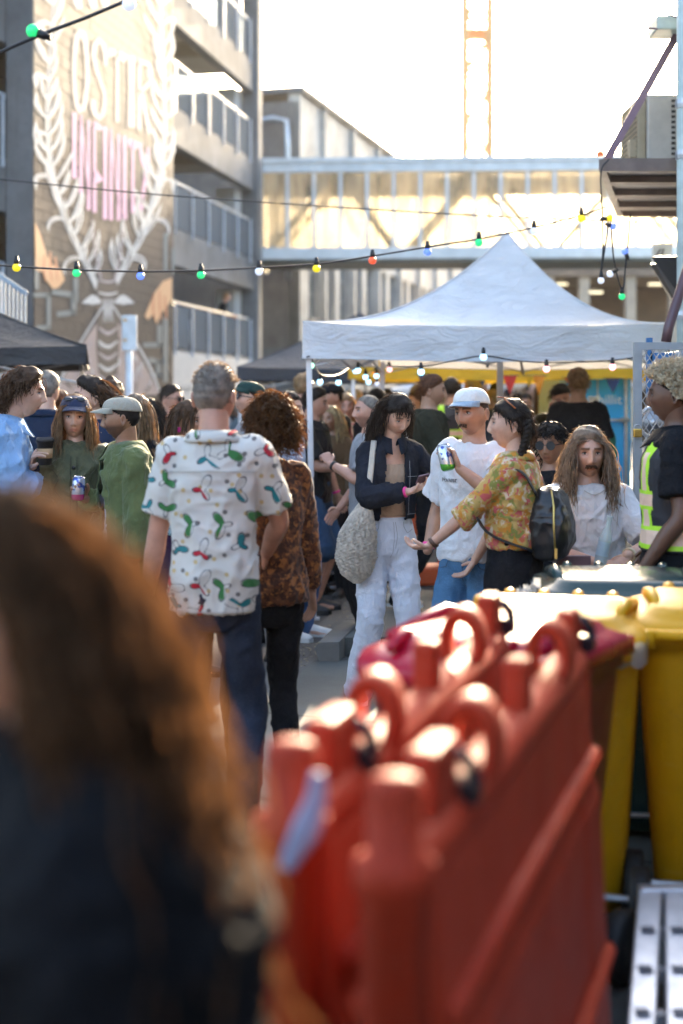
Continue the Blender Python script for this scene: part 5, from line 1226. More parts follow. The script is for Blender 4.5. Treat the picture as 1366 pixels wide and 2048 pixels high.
    def garment(nm, gm, base=0.0):
        hem, loose, sl = gm.get('hem', .88), gm.get('loose', .018)+base, gm.get('sleeve', .45)
        mb = MB(); zt = gm.get('neck', 1.486); zs = [hem]+[z for z in (.95, 1.02, 1.1, 1.2, 1.3, 1.38, 1.44) if z > hem+.03 and z < zt-.01]+[zt]
        rg = torso_rings(zs, loose, gm.get('bell', 0.0)); c_ = rg[-1].mean(0); rg[-1] = c_+(rg[-1]-c_)*.93; mb.rings(rg)
        for sd_ in 'LR':
            if gm.get('sleeveless'): continue
            j = J[sd_]; ag = (.85+.15*girth if not fem else .86); pts = [j['sh']+unit(j['sh']-off(1.4)-V3((0, 0, 1.4)))*-.05+V3((0, 0, .012)), j['sh']]; rr = [.058*ag+loose*.4, .056*ag+loose*.6]
            up_, lw = j['el']-j['sh'], j['wr']-j['el']
            if sl <= .5:
                e = j['sh']+up_*(sl/.5); pts += [(j['sh']+e)/2, e]; rr += [.051*ag+loose*.9, .050*ag+loose*gm.get('cuff', 1.3)]
            else:
                f_ = (sl-.5)/.5; pts += [j['sh']+up_*.55, j['el'], j['el']+lw*f_*.5, j['el']+lw*f_]; rr += [.049*ag+loose*.7, .042*ag+loose*.8, .040*ag+loose*.75, .031*ag+loose*gm.get('cuff', .8)]
            mb.limb(pts, rr, 14, 20, flat=True)
        me = remesh(mb, vox*(1.05 if lod else 1.0), gm.get('smooth', 5)); wrinkle(me, gm.get('wr', .006 if loose > .01 else .003)*(1 if lod < 2 else .5), seed+len(nm))
        if gm.get('open'):
            w0, w1 = gm['open']; p = get_co(me); loc = p-np.array([off(z) for z in p[:, 2]]); ia = -R(twist); lx = loc[:, 0]*math.cos(ia)-loc[:, 1]*math.sin(ia); ly = loc[:, 0]*math.sin(ia)+loc[:, 1]*math.cos(ia)
            lim = np.interp(p[:, 2], [hem, 1.2, 1.47], [w0, (w0+w1)/2, w1]); kill = (np.abs(lx-gm.get('openx', 0)) < lim) & (ly < -.03)
            if gm.get('openarms', True):
                for sd_ in 'LR':
                    j = J[sd_]
                    for a_, b_ in ((j['sh'], j['el']), (j['el'], j['wr'])):
                        ab = b_-a_; t_ = np.clip(((p-a_) @ ab)/np.dot(ab, ab), 0, 1); ds = np.linalg.norm(p-(a_+t_[:, None]*ab), axis=1); kill &= ~(ds < .10)
            import bmesh
            bm = bmesh.new(); bm.from_mesh(me); bm.verts.ensure_lookup_table(); bmesh.ops.delete(bm, geom=[bm.verts[i] for i in np.nonzero(kill)[0]], context='VERTS'); bm.to_mesh(me); bm.free()
            o = link(nm, me, gm['mat'], root); so = o.modifiers.new('thick', 'SOLIDIFY'); so.thickness = .006; so.offset = -1
        else: o = link(nm, me, gm['mat'], root)
        if gm.get('collar'):
            ch = gm['collar']; c_ = off(1.47)+V3((0, .004, 1.482)); n = 28; v = []; f = []
            for k, (rr_, zz, sp_) in enumerate(((nk*1.20, 0.0, 0), (nk*1.24, ch*.6, 0), (nk*1.36, ch, .1), (nk*1.62, ch*.45, .16), (nk*1.85, -.012, .22))):
                for i in range(n+1):
                    a = -math.pi/2+R(14)+(2*math.pi-R(28))*i/n; fz = max(0, -math.sin(a)); q = tw((rr_*math.cos(a)*1.03, rr_*math.sin(a)*1.02-.012*fz*k, 0), 1.45); v.append(q+c_+V3((0, 0, zz-.028*fz**2-.03*fz*(k > 2))))
            for k in range(4):
                for i in range(n): f.append((k*(n+1)+i, k*(n+1)+i+1, (k+1)*(n+1)+i+1, (k+1)*(n+1)+i))
            cb = MB(); cb.add(v, f); co = obj('collar', cb, gm['mat'], o, True, world=False); so = co.modifiers.new('thick', 'SOLIDIFY'); so.thickness = .004
        for zb_ in gm.get('buttons', ()):
            cb = MB(); rx, ry = tor(zb_, fem); c2 = tw((0, -(max(ry, tor(1.28, fem)[1]*.92)*girth+loose)-.006, 0), zb_)+off(zb_)+V3((0, 0, zb_)); cb.ball(tuple(c2), (.011, .005, .011), 10, 6); obj('button', cb, M_black, o, True, world=False)
        return o
    out = dict(root=root, J=J, hc=hc, HR=HRn, hl=hl, off=off, s=s, M=root.matrix_basis.copy())
    if top: out['top'] = garment(top.get('name', 'shirt'), top)
    if jacket: out['jacket'] = garment(jacket.get('name', 'jacket'), jacket, .012)
    if vest: out['vest'] = garment('safety_vest', vest, .006)
    if bottom:
        kind = bottom.get('kind', 'trousers'); loose = bottom.get('loose', .012); mb = MB(); wz = bottom.get('waist', 1.03)
        if kind == 'skirt':
            zs = [wz, .95, .85, .7, .55]; e = bottom.get('hem', .45); zs = [z for z in zs if z > e]+[e]; rg = []
            for z in zs:
                rx, ry = tor(max(z, .90), fem); fl = 1+bottom.get('flare', .2)*max(0, (.95-z)); rg.append(np.array([V3(((rx*girth+loose)*fl*math.cos(a), (ry*girth+loose)*fl*math.sin(a), z))+pel for a in aa]))
            mb.rings(rg[::-1])
        else:
            rg = []
            for z in (.77, .81, .86, .92, 1.0, wz): rx, ry = tor(max(z, .88), fem); kk = {.77: .55, .81: .82}.get(z, 1.0); rg.append(np.array([V3(((rx*girth+loose*.8)*kk*math.cos(a), (ry*girth+loose*.8)*kk*math.sin(a), z))+pel for a in aa]))
            mb.rings(rg)
            for sd_ in 'LR':
                hip, kn, an = J['h'+sd_]; ln = bottom.get('length', 1.0); fl = bottom.get('flare', 0.0)
                if ln > .62:
                    f_ = (ln-.5)/.5; e = kn+(an-kn)*f_*1.0+V3((0, .012, -.035*(ln >= 1))); mb.limb([hip+V3((0, 0, .03)), hip*.5+kn*.5, kn, kn*.5+e*.5, e], [.088*girth+loose*.6, .073*girth+loose, .054+loose, .050+loose+fl*.5, .046+loose*.8+fl], 14, 20)
                else:
                    e = hip+(kn-hip)*(ln/.5); mb.limb([hip+V3((0, 0, .03)), hip*.5+e*.5, e], [.088*girth+loose*.6, .078*girth+loose, .070*girth+loose*1.5], 14, 14)
        me = remesh(mb, vox*1.1, 4); wrinkle(me, bottom.get('wr', .006), seed+9); out['bottom'] = link({'skirt': 'skirt', 'shorts': 'shorts'}.get(kind, 'trousers'), me, bottom['mat'], root)
        if bottom.get('belt'):
            rg = torso_rings([wz-.03, wz+.008], loose*.3+.004); cb = MB(); cb.rings(rg); obj('belt', cb, bottom['belt'], root, True, world=False)
    if shoes:
        sm = {'black': M_shoe_k, 'white': M_shoe_w}.get(shoes, shoes)
        for sd_ in 'LR':
            hip, kn, an = J['h'+sd_]; sx = 1 if sd_ == 'L' else -1; toe = unit((sx*.22, -1, 0)); mb = MB(); b = V3((an[0], an[1], an[2]-.075))
            sec = [(-.07, .030, .075), (-.045, .036, .095), (0.0, .036, .092), (.06, .040, .070), (.12, .045, .052), (.17, .042, .042), (.20, .026, .030)]; w_ = np.cross(toe, (0, 0, 1)); rg = []
            for t_, hw_, hh in sec: rg.append(np.array([b+toe*t_+w_*hw_*math.cos(a)+V3((0, 0, .018+hh*max(0, math.sin(a)))) for a in np.linspace(0, 2*math.pi, 14, endpoint=False)]))
            mb.rings(rg); sh_ = obj('shoe', mb, sm, root, True, world=False)
            mb = MB(); pts = [b+toe*t_+w_*hw_*1.06*sg_ for sg_ in (1, -1) for t_, hw_, hh in (sec if sg_ == 1 else sec[::-1])]; mb.prism([tuple(p) for p in pts], .024); obj('sole', mb, M_sole if shoes != 'black' else M_shoe_k, sh_, world=False)
    if wrist:
        for sd_, mt in wrist:
            j = J[sd_]; dr = unit(j['wr']-j['el']); c_ = j['wr']-dr*.03; mb = MB(); r_ = .033 if not fem else .029
            a1 = unit(np.cross(dr, (0, 0, 1))); a2 = np.cross(dr, a1); rg = [np.array([c_+dr*t_+a1*r_*k_*math.cos(a)+a2*r_*k_*math.sin(a) for a in np.linspace(0, 2*math.pi, 16, endpoint=False)]) for t_, k_ in ((-.009, .97), (-.009, 1.04), (.009, 1.04), (.009, .97))]; mb.rings(rg); obj('wristband', mb, mt, root, True, world=False)
    if hair: 
        for hk in (hair if isinstance(hair, list) else [hair]): HAIR[hk['kind']](root, out, hk, seed, lod)
    if moust:
        mb = MB(); r2 = random.Random(seed+77)
        for k in range(60):
            u = r2.uniform(-1, 1); x = u*.025; p0 = V3((x, -.1005+.010*u*u, -.051-.003*abs(u)+r2.uniform(-.004, .003))); p1 = p0+V3((.005*u+r2.uniform(-.003, .003), -.001, -.010-.006*abs(u))); mb.tube([p0+V3((0, .006, 0)), (p0+p1)/2+V3((0, -.002, 0)), p1], [.0016, .0016, .0005], 4, True)
        mb.xform(Mh); obj('moustache', mb, moust, root, True, world=False)
    if glasses:
        mb = MB(); 
        for sx in (-1, 1): mb.lathe([(.0235, -.0015), (.0235, .0015)], 16, (sx*.033, -.1005, .004), 'Y')
        mb.xform(Mh); gl = obj('sunglasses' if glasses == 'dark' else 'spectacles', mb, M_win if glasses == 'dark' else M_glass_rail, root, world=False)
        mb = MB()
        for sx in (-1, 1): mb.torus((sx*.033, -.1, .004), .024, .0028, 18, 6, 'Y'); mb.tube([(sx*.056, -.096, .008), (sx*.075, -.04, .010), (sx*.078, .02, .004)], .0026, 6)
        mb.tube([(-.012, -.104, .008), (.012, -.104, .008)], .0025, 6); mb.xform(Mh); obj('frame', mb, M_black, gl, True, world=False)
    return out

# ---------------------------------------------------------------- hair builders
def scalp_mask(x, y, z, low=-.045, front=.062, side=.012):
    """True where hair grows"""
    lim = np.interp(y, [-.098, -.075, -.04, 0.0, .03, .06, .10], [front, front, (front+side)/2, side, -.01, low, low]); return z > lim
def cap_hair(root, P_, k, seed, lod, name='hair'):
    nu, nv = (64, 56) if lod < 2 else (32, 28); AZ, EL = head_grid(nu, nv); x, y, z = head_surface(AZ, EL)
    v = np.stack([x.ravel(), y.ravel(), z.ravel()], 1); th = k.get('thick', .014); r_ = np.random.default_rng(seed+3)
    m = scalp_mask(v[:, 0], v[:, 1], v[:, 2], k.get('low', -.05), k.get('front', .066), k.get('side', .012))
    nr = v/np.array((.0755, .098, .118))**2; nr /= np.linalg.norm(nr, axis=1)[:, None]
    lump = np.zeros(len(v))
    for i in range(6): d_ = r_.normal(0, 1, 3); d_ /= np.linalg.norm(d_); lump += np.sin(v @ (d_*r_.uniform(60, 190))+r_.uniform(0, 6))
    tt = th*(.35+.65*np.clip((v[:, 2]+.02)/.11, 0, 1))*np.where(v[:, 2] > 0.02, 1, k.get('fade', .6))*(1+k.get('rough', .18)*lump/2.4)+k.get('quiff', 0)*g(v[:, 1], -.05, .045)*g(v[:, 2], .10, .04)
    lim = np.interp(v[:, 1], [-.098, -.075, -.04, 0.0, .03, .06, .10], [k.get('front', .066)]*2+[(k.get('front', .066)+k.get('side', .012))/2, k.get('side', .012), -.01, k.get('low', -.05), k.get('low', -.05)]); tp = np.clip((v[:, 2]-lim)/.028, 0, 1); tp = tp*tp*(3-2*tp); tt = tt*(.12+.88*tp)+.001
    hv = v+nr*tt[:, None]; fs = [f for f in grid_faces(nu, nv) if all(m[i] for i in f)]
    used = sorted({i for f in fs for i in f}); mp = {i: n for n, i in enumerate(used)}
    # skirt to the skin along the border
    mb = MB(); mb.add(hv[used], [tuple(mp[i] for i in f) for f in fs]); mb.v = [mb.v[0] @ P_['HR'].T+P_['hc']]
    o = obj(name, mb, HM[k['c']], root, True, world=False); so = o.modifiers.new('thick', 'SOLIDIFY'); so.thickness = .004; so.offset = -1
    if lod < 2 and th > .008 and k.get('tuft', True): strand_hair(root, P_, dict(c=k['c'], n=520 if lod == 0 else 300, len=.028+th*1.2, seg=5, w=.0013 if lod == 0 else .002, lift=.75, out=.35, back=.55, grav=.16, wave=.002, freq=90, frizz=.12, low=k.get('low', -.05), front=k.get('front', .066), side=k.get('side', .012), collide=False), seed+1, lod)
    return o
def strand_hair(root, P_, k, seed, lod, name='hair'):
    """clumps of hair growing from the scalp and falling under their own weight"""
    rd = np.random.default_rng(seed+17); n = k.get('n', 420); ln = k.get('len', .3); seg = k.get('seg', 10); wv, wf_ = k.get('wave', .006), k.get('freq', 40.); wd_ = k.get('w', .0045)
    mb = MB(); HRn, hc = P_['HR'], P_['hc']; Hi = HRn.T; cnt = 0; tries = 0
    sh_c = P_['off'](1.4)+V3((0, 0, 1.36)); grav = Hi @ V3((0, 0, -1)); part = k.get('part', 0.0)
    while cnt < n and tries < n*12:
        tries += 1; d_ = rd.normal(0, 1, 3); d_ /= np.linalg.norm(d_); p = d_*np.array((.077, .100, .119))
        if not scalp_mask(p[0:1], p[1:2], p[2:3], k.get('low', -.05), k.get('front', .066), k.get('side', .01))[0]: continue
        if 'keep' in k and not k['keep'](p): continue
        nr = p/np.array((.0755, .098, .118))**2; nr /= np.linalg.norm(nr)
        side = 1.0 if p[0] > part else -1.0; back = k.get('back', .5); cmb = V3((side*k.get('out', .6), back, -.25))
        if p[1] < -.05 and k.get('fringe') and abs(p[0]) < .06: cmb = V3((side*.15, -1.0, -.2))
        v = unit(nr*k.get('lift', .45)+cmb); L = ln*rd.uniform(*k.get('lv', (.75, 1.1)))
        if p[1] < -.05 and k.get('fringe') and abs(p[0]) < .06: L = k['fringe']*rd.uniform(.8, 1.1)
        st = L/seg; pts = [p*.985]; q = p*1.02; ph = rd.uniform(0, 6.28, 2); ax1 = unit(np.cross(v, nr)+V3((1e-3, 0, 0)))
        fr = rd.uniform(.75, 1.25)*wf_; amp = wv*rd.uniform(.6, 1.5); gr = k.get('grav', .32)
        for i in range(seg):
            v = unit(v*(1-gr)+grav*gr+rd.normal(0, k.get('frizz', .05), 3)); q = q+v*st
            e = q/np.array((.084, .107, .126)); le = np.linalg.norm(e)
            if le < 1.0 and q[2] > -.11: q = q/le*(1+.02*rd.random())
            if not (p[1] < -.05 and k.get('fringe') and abs(p[0]) < .06) and q[1] < -.035 and q[2] < .062 and abs(q[0]) < k.get('face', .066): q[0] = side*k.get('face', .066)
            if 'ymin' in k and q[1] < k['ymin'] and q[2] < .05: q[1] = k['ymin']
            w0 = HRn @ q+hc; rel = w0-sh_c; el = np.linalg.norm(rel/np.array(k.get('sho', (.225, .125, .115))))
            if el < 1.0 and k.get('collide', True): w0 = sh_c+rel/el*1.01; q = Hi @ (w0-hc)
            t_ = (i+1)/seg; of = amp*min(1, t_*2.5)*(ax1*math.sin(fr*L*t_+ph[0])+nr*math.cos(fr*L*t_+ph[1])); pts.append(q+of)
        w_ = wd_*rd.uniform(.7, 1.3); rr = [w_*.5]+[w_]*(seg-2)+[w_*.7, w_*.15]; pts = np.array(pts) @ HRn.T+hc
        mb.strip(pts, rr, rd.normal(0, 1, 3)); cnt += 1
    return obj(name, mb, HM[k['c']], root, True, world=False)
def curl_hair(root, P_, k, seed, lod, name='hair'):
    """springy coils standing out from the scalp"""
    rd = np.random.default_rng(seed+29); n = k.get('n', 500); mb = MB(); Rx = k.get('R', .07); cr = k.get('coil', .011); seg = k.get('seg', 12); w_ = k.get('w', .003); cnt = 0
    while cnt < n:
        d_ = rd.normal(0, 1, 3); d_ /= np.linalg.norm(d_); p = d_*np.array((.077, .100, .119))
        if not scalp_mask(p[0:1], p[1:2], p[2:3], k.get('low', -.06), k.get('front', .06), k.get('side', .0))[0]: continue
        if 'keep' in k and not k['keep'](p): continue
        nr = unit(p/np.array((.0755, .098, .118))**2+rd.normal(0, .22, 3)+V3(k.get('bias', (0, 0, 0)))); L = Rx*rd.uniform(.45, 1.05)*k.get('grow', lambda q: 1.0)(p); a1 = unit(np.cross(nr, rd.normal(0, 1, 3))); a2 = np.cross(nr, a1)
        tn = rd.uniform(1.2, 2.6); ph = rd.uniform(0, 6.28); dr = V3((0, 0, -1))*k.get('droop', .3); c_ = cr*rd.uniform(.6, 1.3)
        pts = [p+nr*L*t_+dr*L*t_*t_+(a1*math.cos(ph+t_*tn*6.28)+a2*math.sin(ph+t_*tn*6.28))*c_*min(1, t_*3) for t_ in np.linspace(0, 1, seg)]
        mb.strip(np.array(pts) @ P_['HR'].T+P_['hc'], [w_*1.2*(1 if t_ < .8 else .5) for t_ in np.linspace(0, 1, seg)], rd.normal(0, 1, 3)); cnt += 1
    return obj(name, mb, HM[k['c']], root, True, world=False)
def cap_hat(root, P_, k, seed, lod):
    """baseball style cap: panelled crown, brim and button"""
    nu, nv = 48, 14; v = []; tilt = k.get('tilt', .0)
    for j in range(nv):
        t = j/(nv-1)
        for i in range(nu):
            a = 2*math.pi*i/nu; r_ = math.cos(t*math.pi/2)**.62; h = math.sin(t*math.pi/2)**1.0
            seam = 1-.018*abs(math.cos(3*a))**12*(1-t); fx = .0855*r_*math.cos(a)*seam; fy = (.109 if math.sin(a) > 0 else .108)*r_*math.sin(a)*seam; v.append((fx, fy+.004, k.get('z', .043)+k.get('h', .095)*h+tilt*fy*-1+.012*(fy/.1)*(1-t)*-1))
    f = [(j*nu+i, j*nu+(i+1) % nu, (j+1)*nu+(i+1) % nu, (j+1)*nu+i) for j in range(nv-1) for i in range(nu)]
    mb = MB(); mb.add(v, f); mb.v = [mb.v[0] @ P_['HR'].T+P_['hc']]; c_ = obj('cap', mb, k['mat'], root, True, world=False); so = c_.modifiers.new('thick', 'SOLIDIFY'); so.thickness = .003
    n = 18; v = []; f = []; bl = k.get('brim', .068); y0_ = -.088
    for j in range(6):
        t = j/5
        for i in range(n+1):
            a = math.pi*(1.12+.76*i/n); x = .083*math.cos(a)*(1-.10*t); y = .004+.107*math.sin(a)-bl*t*(math.sin(math.pi*i/n)**.6); z = k.get('z', .043)+.004+.010-.006*t*math.sin(math.pi*i/n)-.030*(x/.083)**2*t-k.get('dip', .010)*t; v.append((x, y, z+tilt*-y))
    f = [(j*(n+1)+i, j*(n+1)+i+1, (j+1)*(n+1)+i+1, (j+1)*(n+1)+i) for j in range(5) for i in range(n)]
    mb = MB(); mb.add(v, f); mb.v = [mb.v[0] @ P_['HR'].T+P_['hc']]; b_ = obj('brim', mb, k.get('bmat', k['mat']), c_, True, world=False); so = b_.modifiers.new('thick', 'SOLIDIFY'); so.thickness = .004
    mb = MB(); mb.ball((0, .004, k.get('z', .043)+k.get('h', .095)+.001), (.008, .008, .004), 8, 5); mb.v = [np.vstack(mb.v) @ P_['HR'].T+P_['hc']]; obj('button', mb, k['mat'], c_, True, world=False)
def plait_hair(root, P_, k, seed, lod):
    pts = catmull([P_['hl'](q) for q in k['path']], 40); r0 = k.get('r', .017); mb = MB()
    for s_ in range(3):
        q = []
        t = np.gradient(pts, axis=0); t /= np.linalg.norm(t, axis=1)[:, None]
        for i, p in enumerate(pts):
            a1 = unit(np.cross(t[i], (0.3, 1, 0.1))); a2 = np.cross(t[i], a1); ph = i*.62+s_*2.094; q.append(p+a1*math.cos(ph)*r0*.62+a2*math.sin(2*ph)*r0*.35)
        mb.tube(q, [r0*(.75 if i < 34 else .75*(40-i)/7+.05) for i in range(40)], 7, True)
    obj('braid', mb, HM[k['c']], root, True, world=False)
HAIR = dict(cap=cap_hair, strand=strand_hair, curl=curl_hair, hat=cap_hat, braid=plait_hair)
# ================================================================ prints
def print_shirt():
    m = Mat('atomic_print_cotton'); x, y, z = m.xyz(m.coord('Object')); v = m.comb(x, z, 0.0)
    n = m.nt.nodes.new('ShaderNodeTexVoronoi'); n.voronoi_dimensions = '2D'; m.nt.links.new(v, n.inputs['Vector']); n.inputs['Scale'].default_value = 8.6; n.inputs['Randomness'].default_value = .55
    px_, py_, _ = m.xyz(n.outputs['Position']); lx, ly = x-px_, z-py_; cr, cg, cb = m.xyz(n.outputs['Color'])
    rot = cg*6.28; cx_, sx_ = rot.cos(), rot.sin(); ux, uy = lx*cx_-ly*sx_, lx*sx_+ly*cx_; r_ = (ux*ux+uy*uy).sqrt(); th = uy.atan2(ux)
    lob = ((th*1.5+cb).cos().abs().pw(3.0)*(cb*.020+.022)+.010)*((th+cr*6.0).cos()*.35+1.0); line = ((r_-lob).abs()).lt(.0024)
    fill = r_.lt(lob*.92)*(ux*.6+uy).gt(cb*.012-.008)
    base = m.mix(m.noise(m.coord('Object'), 5, 3).smooth(.3, .7), (.62, .60, .54), (.70, .68, .63))
    ink = m.mix(cr.gt(.36), (.02, .20, .22), m.mix(cr.gt(.68), (.50, .02, .04), (.05, .20, .06)))
    dv_ = m.nt.nodes.new('ShaderNodeTexVoronoi'); dv_.voronoi_dimensions = '2D'; m.nt.links.new(v, dv_.inputs['Vector']); dv_.inputs['Scale'].default_value = 19; dc, dg_, db_ = m.xyz(dv_.outputs['Color']); dot = E(m.nt, dv_.outputs['Distance']).lt(.0+.16)*dc.gt(.35)
    c = m.mix(dot*.8, base, m.mix(dg_.gt(.5), (.05, .05, .055), (.55, .38, .12))); c = m.mix(fill, c, ink); c = m.mix(line, c, (.025, .025, .03))
    m.color(c); m.set(rough=.8, spec=.25, sheen=.1); m.bump(m.noise(m.coord('Object'), 30, 3), .15, .004); m.translucent(c, .12); return m.m
def blotch(name, cols, scale=22, base_var=.1, thr=(.5, .56)):
    m = Mat(name); v = m.coord('Object'); c = m.mix(0.0, cols[0], cols[0])
    for i, q in enumerate(cols[1:]):
        mp = m.nt.nodes.new('ShaderNodeMapping'); mp.inputs['Location'].default_value = (i*3.1+1, i*7.7, i*1.3); m.nt.links.new(v, mp.inputs[0]); c = m.mix(m.noise(mp.outputs[0], scale*(1+.25*i), 3, .55, .6).smooth(*thr), c, q)
    m.color(c); m.set(rough=.8, spec=.25, sheen=.1); m.bump(m.noise(v, 35, 3), .15, .004); return m.m
def dots(name, base, ink, scale=60, rad=.35):
    m = Mat(name); v = m.coord('Object'); d_ = E(m.nt, m.voro(v, scale)).lt(rad); m.color(m.mix(d_, base, ink)); m.set(rough=.85, spec=.2); return m.m
def stripes(name, a, b, n=48, duty=.5):
    m = Mat(name); x, y, z = m.xyz(m.coord('Object')); m.color(m.mix((z*n).frac().gt(duty), a, b)); m.set(rough=.85, spec=.2); return m.m
def vest_mat():
    m = Mat('hi_vis_vest'); x, y, z = m.xyz(m.coord('Object')); lime = (.45, .80, .03); tape = (.78, .56, .42); navy = (.012, .014, .022)
    def band(a, b): return z.gt(a)*z.lt(b)
    def xb(a, b): return x.gt(a)*x.lt(b)
    c = m.mix(band(.995, 1.095), navy, lime); c = m.mix(band(1.015, 1.075), c, tape)
    c = m.mix(x.abs().gt(.075)*x.abs().lt(.15)*z.gt(1.09), c, lime); c = m.mix(x.abs().gt(.09)*x.abs().lt(.135)*z.gt(1.09)*z.lt(1.40), c, tape); c = m.mix(band(1.16, 1.24)*x.abs().lt(.16), c, lime); c = m.mix(band(1.175, 1.225)*x.abs().lt(.16), c, tape)
    m.color(c); m.set(rough=.55); return m.m
C = dict(white=cloth('cotton_white', (.72, .73, .75), .04, trl=.06), black=cloth('cotton_black', (.012, .013, .016)), navyjean=denim('denim_indigo', (.018, .026, .045)), jean=denim('denim_blue', (.06, .15, .27)), midjean=denim('denim_mid', (.045, .10, .22)), whitejean=cloth('denim_white', (.60, .63, .70), .03),
         khaki=cloth('nylon_olive', (.075, .085, .045), .2, .55), green=cloth('linen_green', (.105, .135, .052), .18), lightblue=cloth('cotton_sky_blue', (.24, .42, .68), .08), navy=cloth('cotton_navy', (.014, .026, .055)), olive=cloth('wool_olive', (.035, .034, .022)), grey=cloth('cotton_grey', (.25, .26, .28)), blueshirt=cloth('chambray_pale', (.42, .50, .62), .1), maroon=cloth('cotton_maroon', (.16, .02, .04)), cream=cloth('cotton_cream', (.55, .48, .38), .1), darkdenim=cloth('denim_black', (.016, .019, .028), .25, .75), brownfab=cloth('cotton_brown', (.12, .07, .035)), red=cloth('cotton_red', (.42, .03, .035)), shortsden=denim('denim_shorts', (.03, .07, .14)), purple=cloth('cotton_purple', (.03, .015, .06)), teal=cloth('cotton_teal', (.03, .22, .18)))
M_print = print_shirt(); M_brownpr = blotch('brown_leaf_print', [(.045, .016, .008), (.30, .11, .03), (.12, .04, .015)], 34)
M_floral = blotch('floral_print_silk', [(.50, .33, .10), (.55, .13, .06), (.22, .22, .05), (.62, .50, .34), (.50, .10, .10), (.52, .22, .03)], 13, thr=(.54, .60)); M_tealdot = dots('teal_leopard_print', (.30, .45, .50), (.015, .06, .09), 85, .42); M_stripe = stripes('navy_stripe_jersey', (.05, .06, .10), (.40, .42, .46), 38); M_speck = dots('navy_speckle_print', (.012, .025, .06), (.45, .35, .22), 30, .14)
M_ging = stripes('red_stripe_cotton', (.45, .05, .06), (.62, .58, .55), 30)

# ================================================================ hero figures
# -- woman in the very near foreground
fgw = person('woman with long wavy brown hair and dark jacket close to the camera at left', 218, 1.36, -80, 1.52, fem=True, girth=1.12, skin='fair', lean=(0, -.04), head=(6, 12, 0), headshift=(0, -.045),
    top=dict(mat=C['black'], hem=.90, sleeve=.95, loose=.02), jacket=dict(mat=cloth('jacket_ink', (.006, .0075, .010), .3, .7, 0), hem=.78, sleeve=.98, loose=.05, wr=.010, collar=.05, neck=1.455), bottom=dict(mat=C['navyjean']),
    hair=[dict(kind='cap', c='front', thick=.02, low=-.07), dict(kind='strand', c='front', n=1900, len=.60, seg=16, wave=.013, freq=34, w=.0022, lift=.36, out=.45, back=.7, grav=.30, ymin=.0, keep=lambda p: p[1] > -.02 or p[2] > .09, frizz=.09, sho=(.20, .165, .11), lv=(.5, 1.08), low=-.06)], seed=1, eyes=True)
# -- man in the atomic print shirt seen from behind
man_b = person('man seen from behind in a white shirt printed with coloured boomerang stars', 428, 5.3, 176, 1.745, girth=.90, skin='ruddy', head=(-10, -3, 0), arms=dict(L=dict(hand=(.27, -.05, .83), hint=(.5, .8, 0)), R=dict(hand=(-.16, -.30, 1.02), hint=(-.8, .5, -.4))),
    top=dict(mat=M_print, hem=.835, sleeve=.40, loose=.022, cuff=1.4, wr=.009, collar=.028), bottom=dict(mat=C['navyjean'], loose=.014), shoes='black', hair=[dict(kind='cap', c='grey', thick=.010, fade=.25, rough=.10, low=-.075, tuft=False), dict(kind='strand', c='grey', n=520, len=.022, seg=4, w=.0018, lift=1.2, out=.2, back=.3, grav=.05, wave=.001, keep=lambda p: p[2] > .05)], seed=2)
# -- curly haired woman next to him
wo_c = person('woman with sunlit curly brown hair in a brown leaf print top', 534, 5.75, -158, 1.62, fem=True, girth=.94, skin='tan', head=(12, -4, 0),
    arms=dict(R=dict(hand=(-.24, -.06, .84)), L=dict(hand=(.18, -.22, .98))), top=dict(mat=M_brownpr, hem=.875, sleeve=.94, loose=.022, wr=.009, bell=.006), bottom=dict(mat=C['black'], loose=.008),
    hair=[dict(kind='cap', c='curl', thick=.012, low=-.05), dict(kind='curl', c='curl', n=1500, R=.112, coil=.012, w=.0026, seg=12, bias=(0, .75, .12), keep=lambda p: p[1] > .012, droop=.30, grow=lambda q: .55+.6*max(0, q[1]/.1))], seed=3)
# -- woman with the phone
wo_d = person('woman in a cropped dark denim jacket and white jeans looking down at her phone', 772, 7.68, 14, 1.635, z0=.008, fem=True, girth=.96, skin='fair', lean=(.02, -.02), head=(14, 27, -4), headshift=(.02, -.025), smile=0,
    arms=dict(R=dict(hand=(.055, -.30, 1.215), hint=(-1, .1, -.9), dir=(.8, -.25, .35), palm=(-.1, -.3, 1), curl=.55, thumb=.9), L=dict(hand=(.255, -.27, 1.215), hint=(1, .5, -.7), dir=(-.40, -.25, .75), palm=(-1, -.2, -.1), curl=.75, thumb=.8)),
    feet=dict(L=(.105, -.02, .075), R=(-.155, .03, .075), hint=(0, -1, 0)), top=dict(name='camisole', mat=cloth('camisole_tan', (.42, .30, .21)), hem=1.06, sleeveless=True, loose=.004, neck=1.36, wr=.001),
    jacket=dict(mat=C['darkdenim'], hem=1.045, sleeve=.93, loose=.018, open=(.075, .045), collar=.045, wr=.009, neck=1.47, cuff=.8), bottom=dict(mat=C['whitejean'], loose=.018, flare=.022, waist=1.045, wr=.007, belt=cloth('waistband_white', (.58, .61, .68), .03)), shoes=plain('shoe_brown', (.20, .07, .05), .5),
    hair=[dict(kind='cap', c='dark', thick=.015, front=.058, low=-.07), dict(kind='strand', c='dark', n=1500, len=.25, seg=10, wave=.008, freq=36, w=.0018, fringe=.052, out=.3, back=1.1, lift=.4, grav=.30, low=-.06, side=.005, keep=lambda p: p[1] > -.005 or (abs(p[0]) < .055 and p[2] > .06))], brow=(.10, .08, .08), seed=4, wrist=[('R', M_neon)])
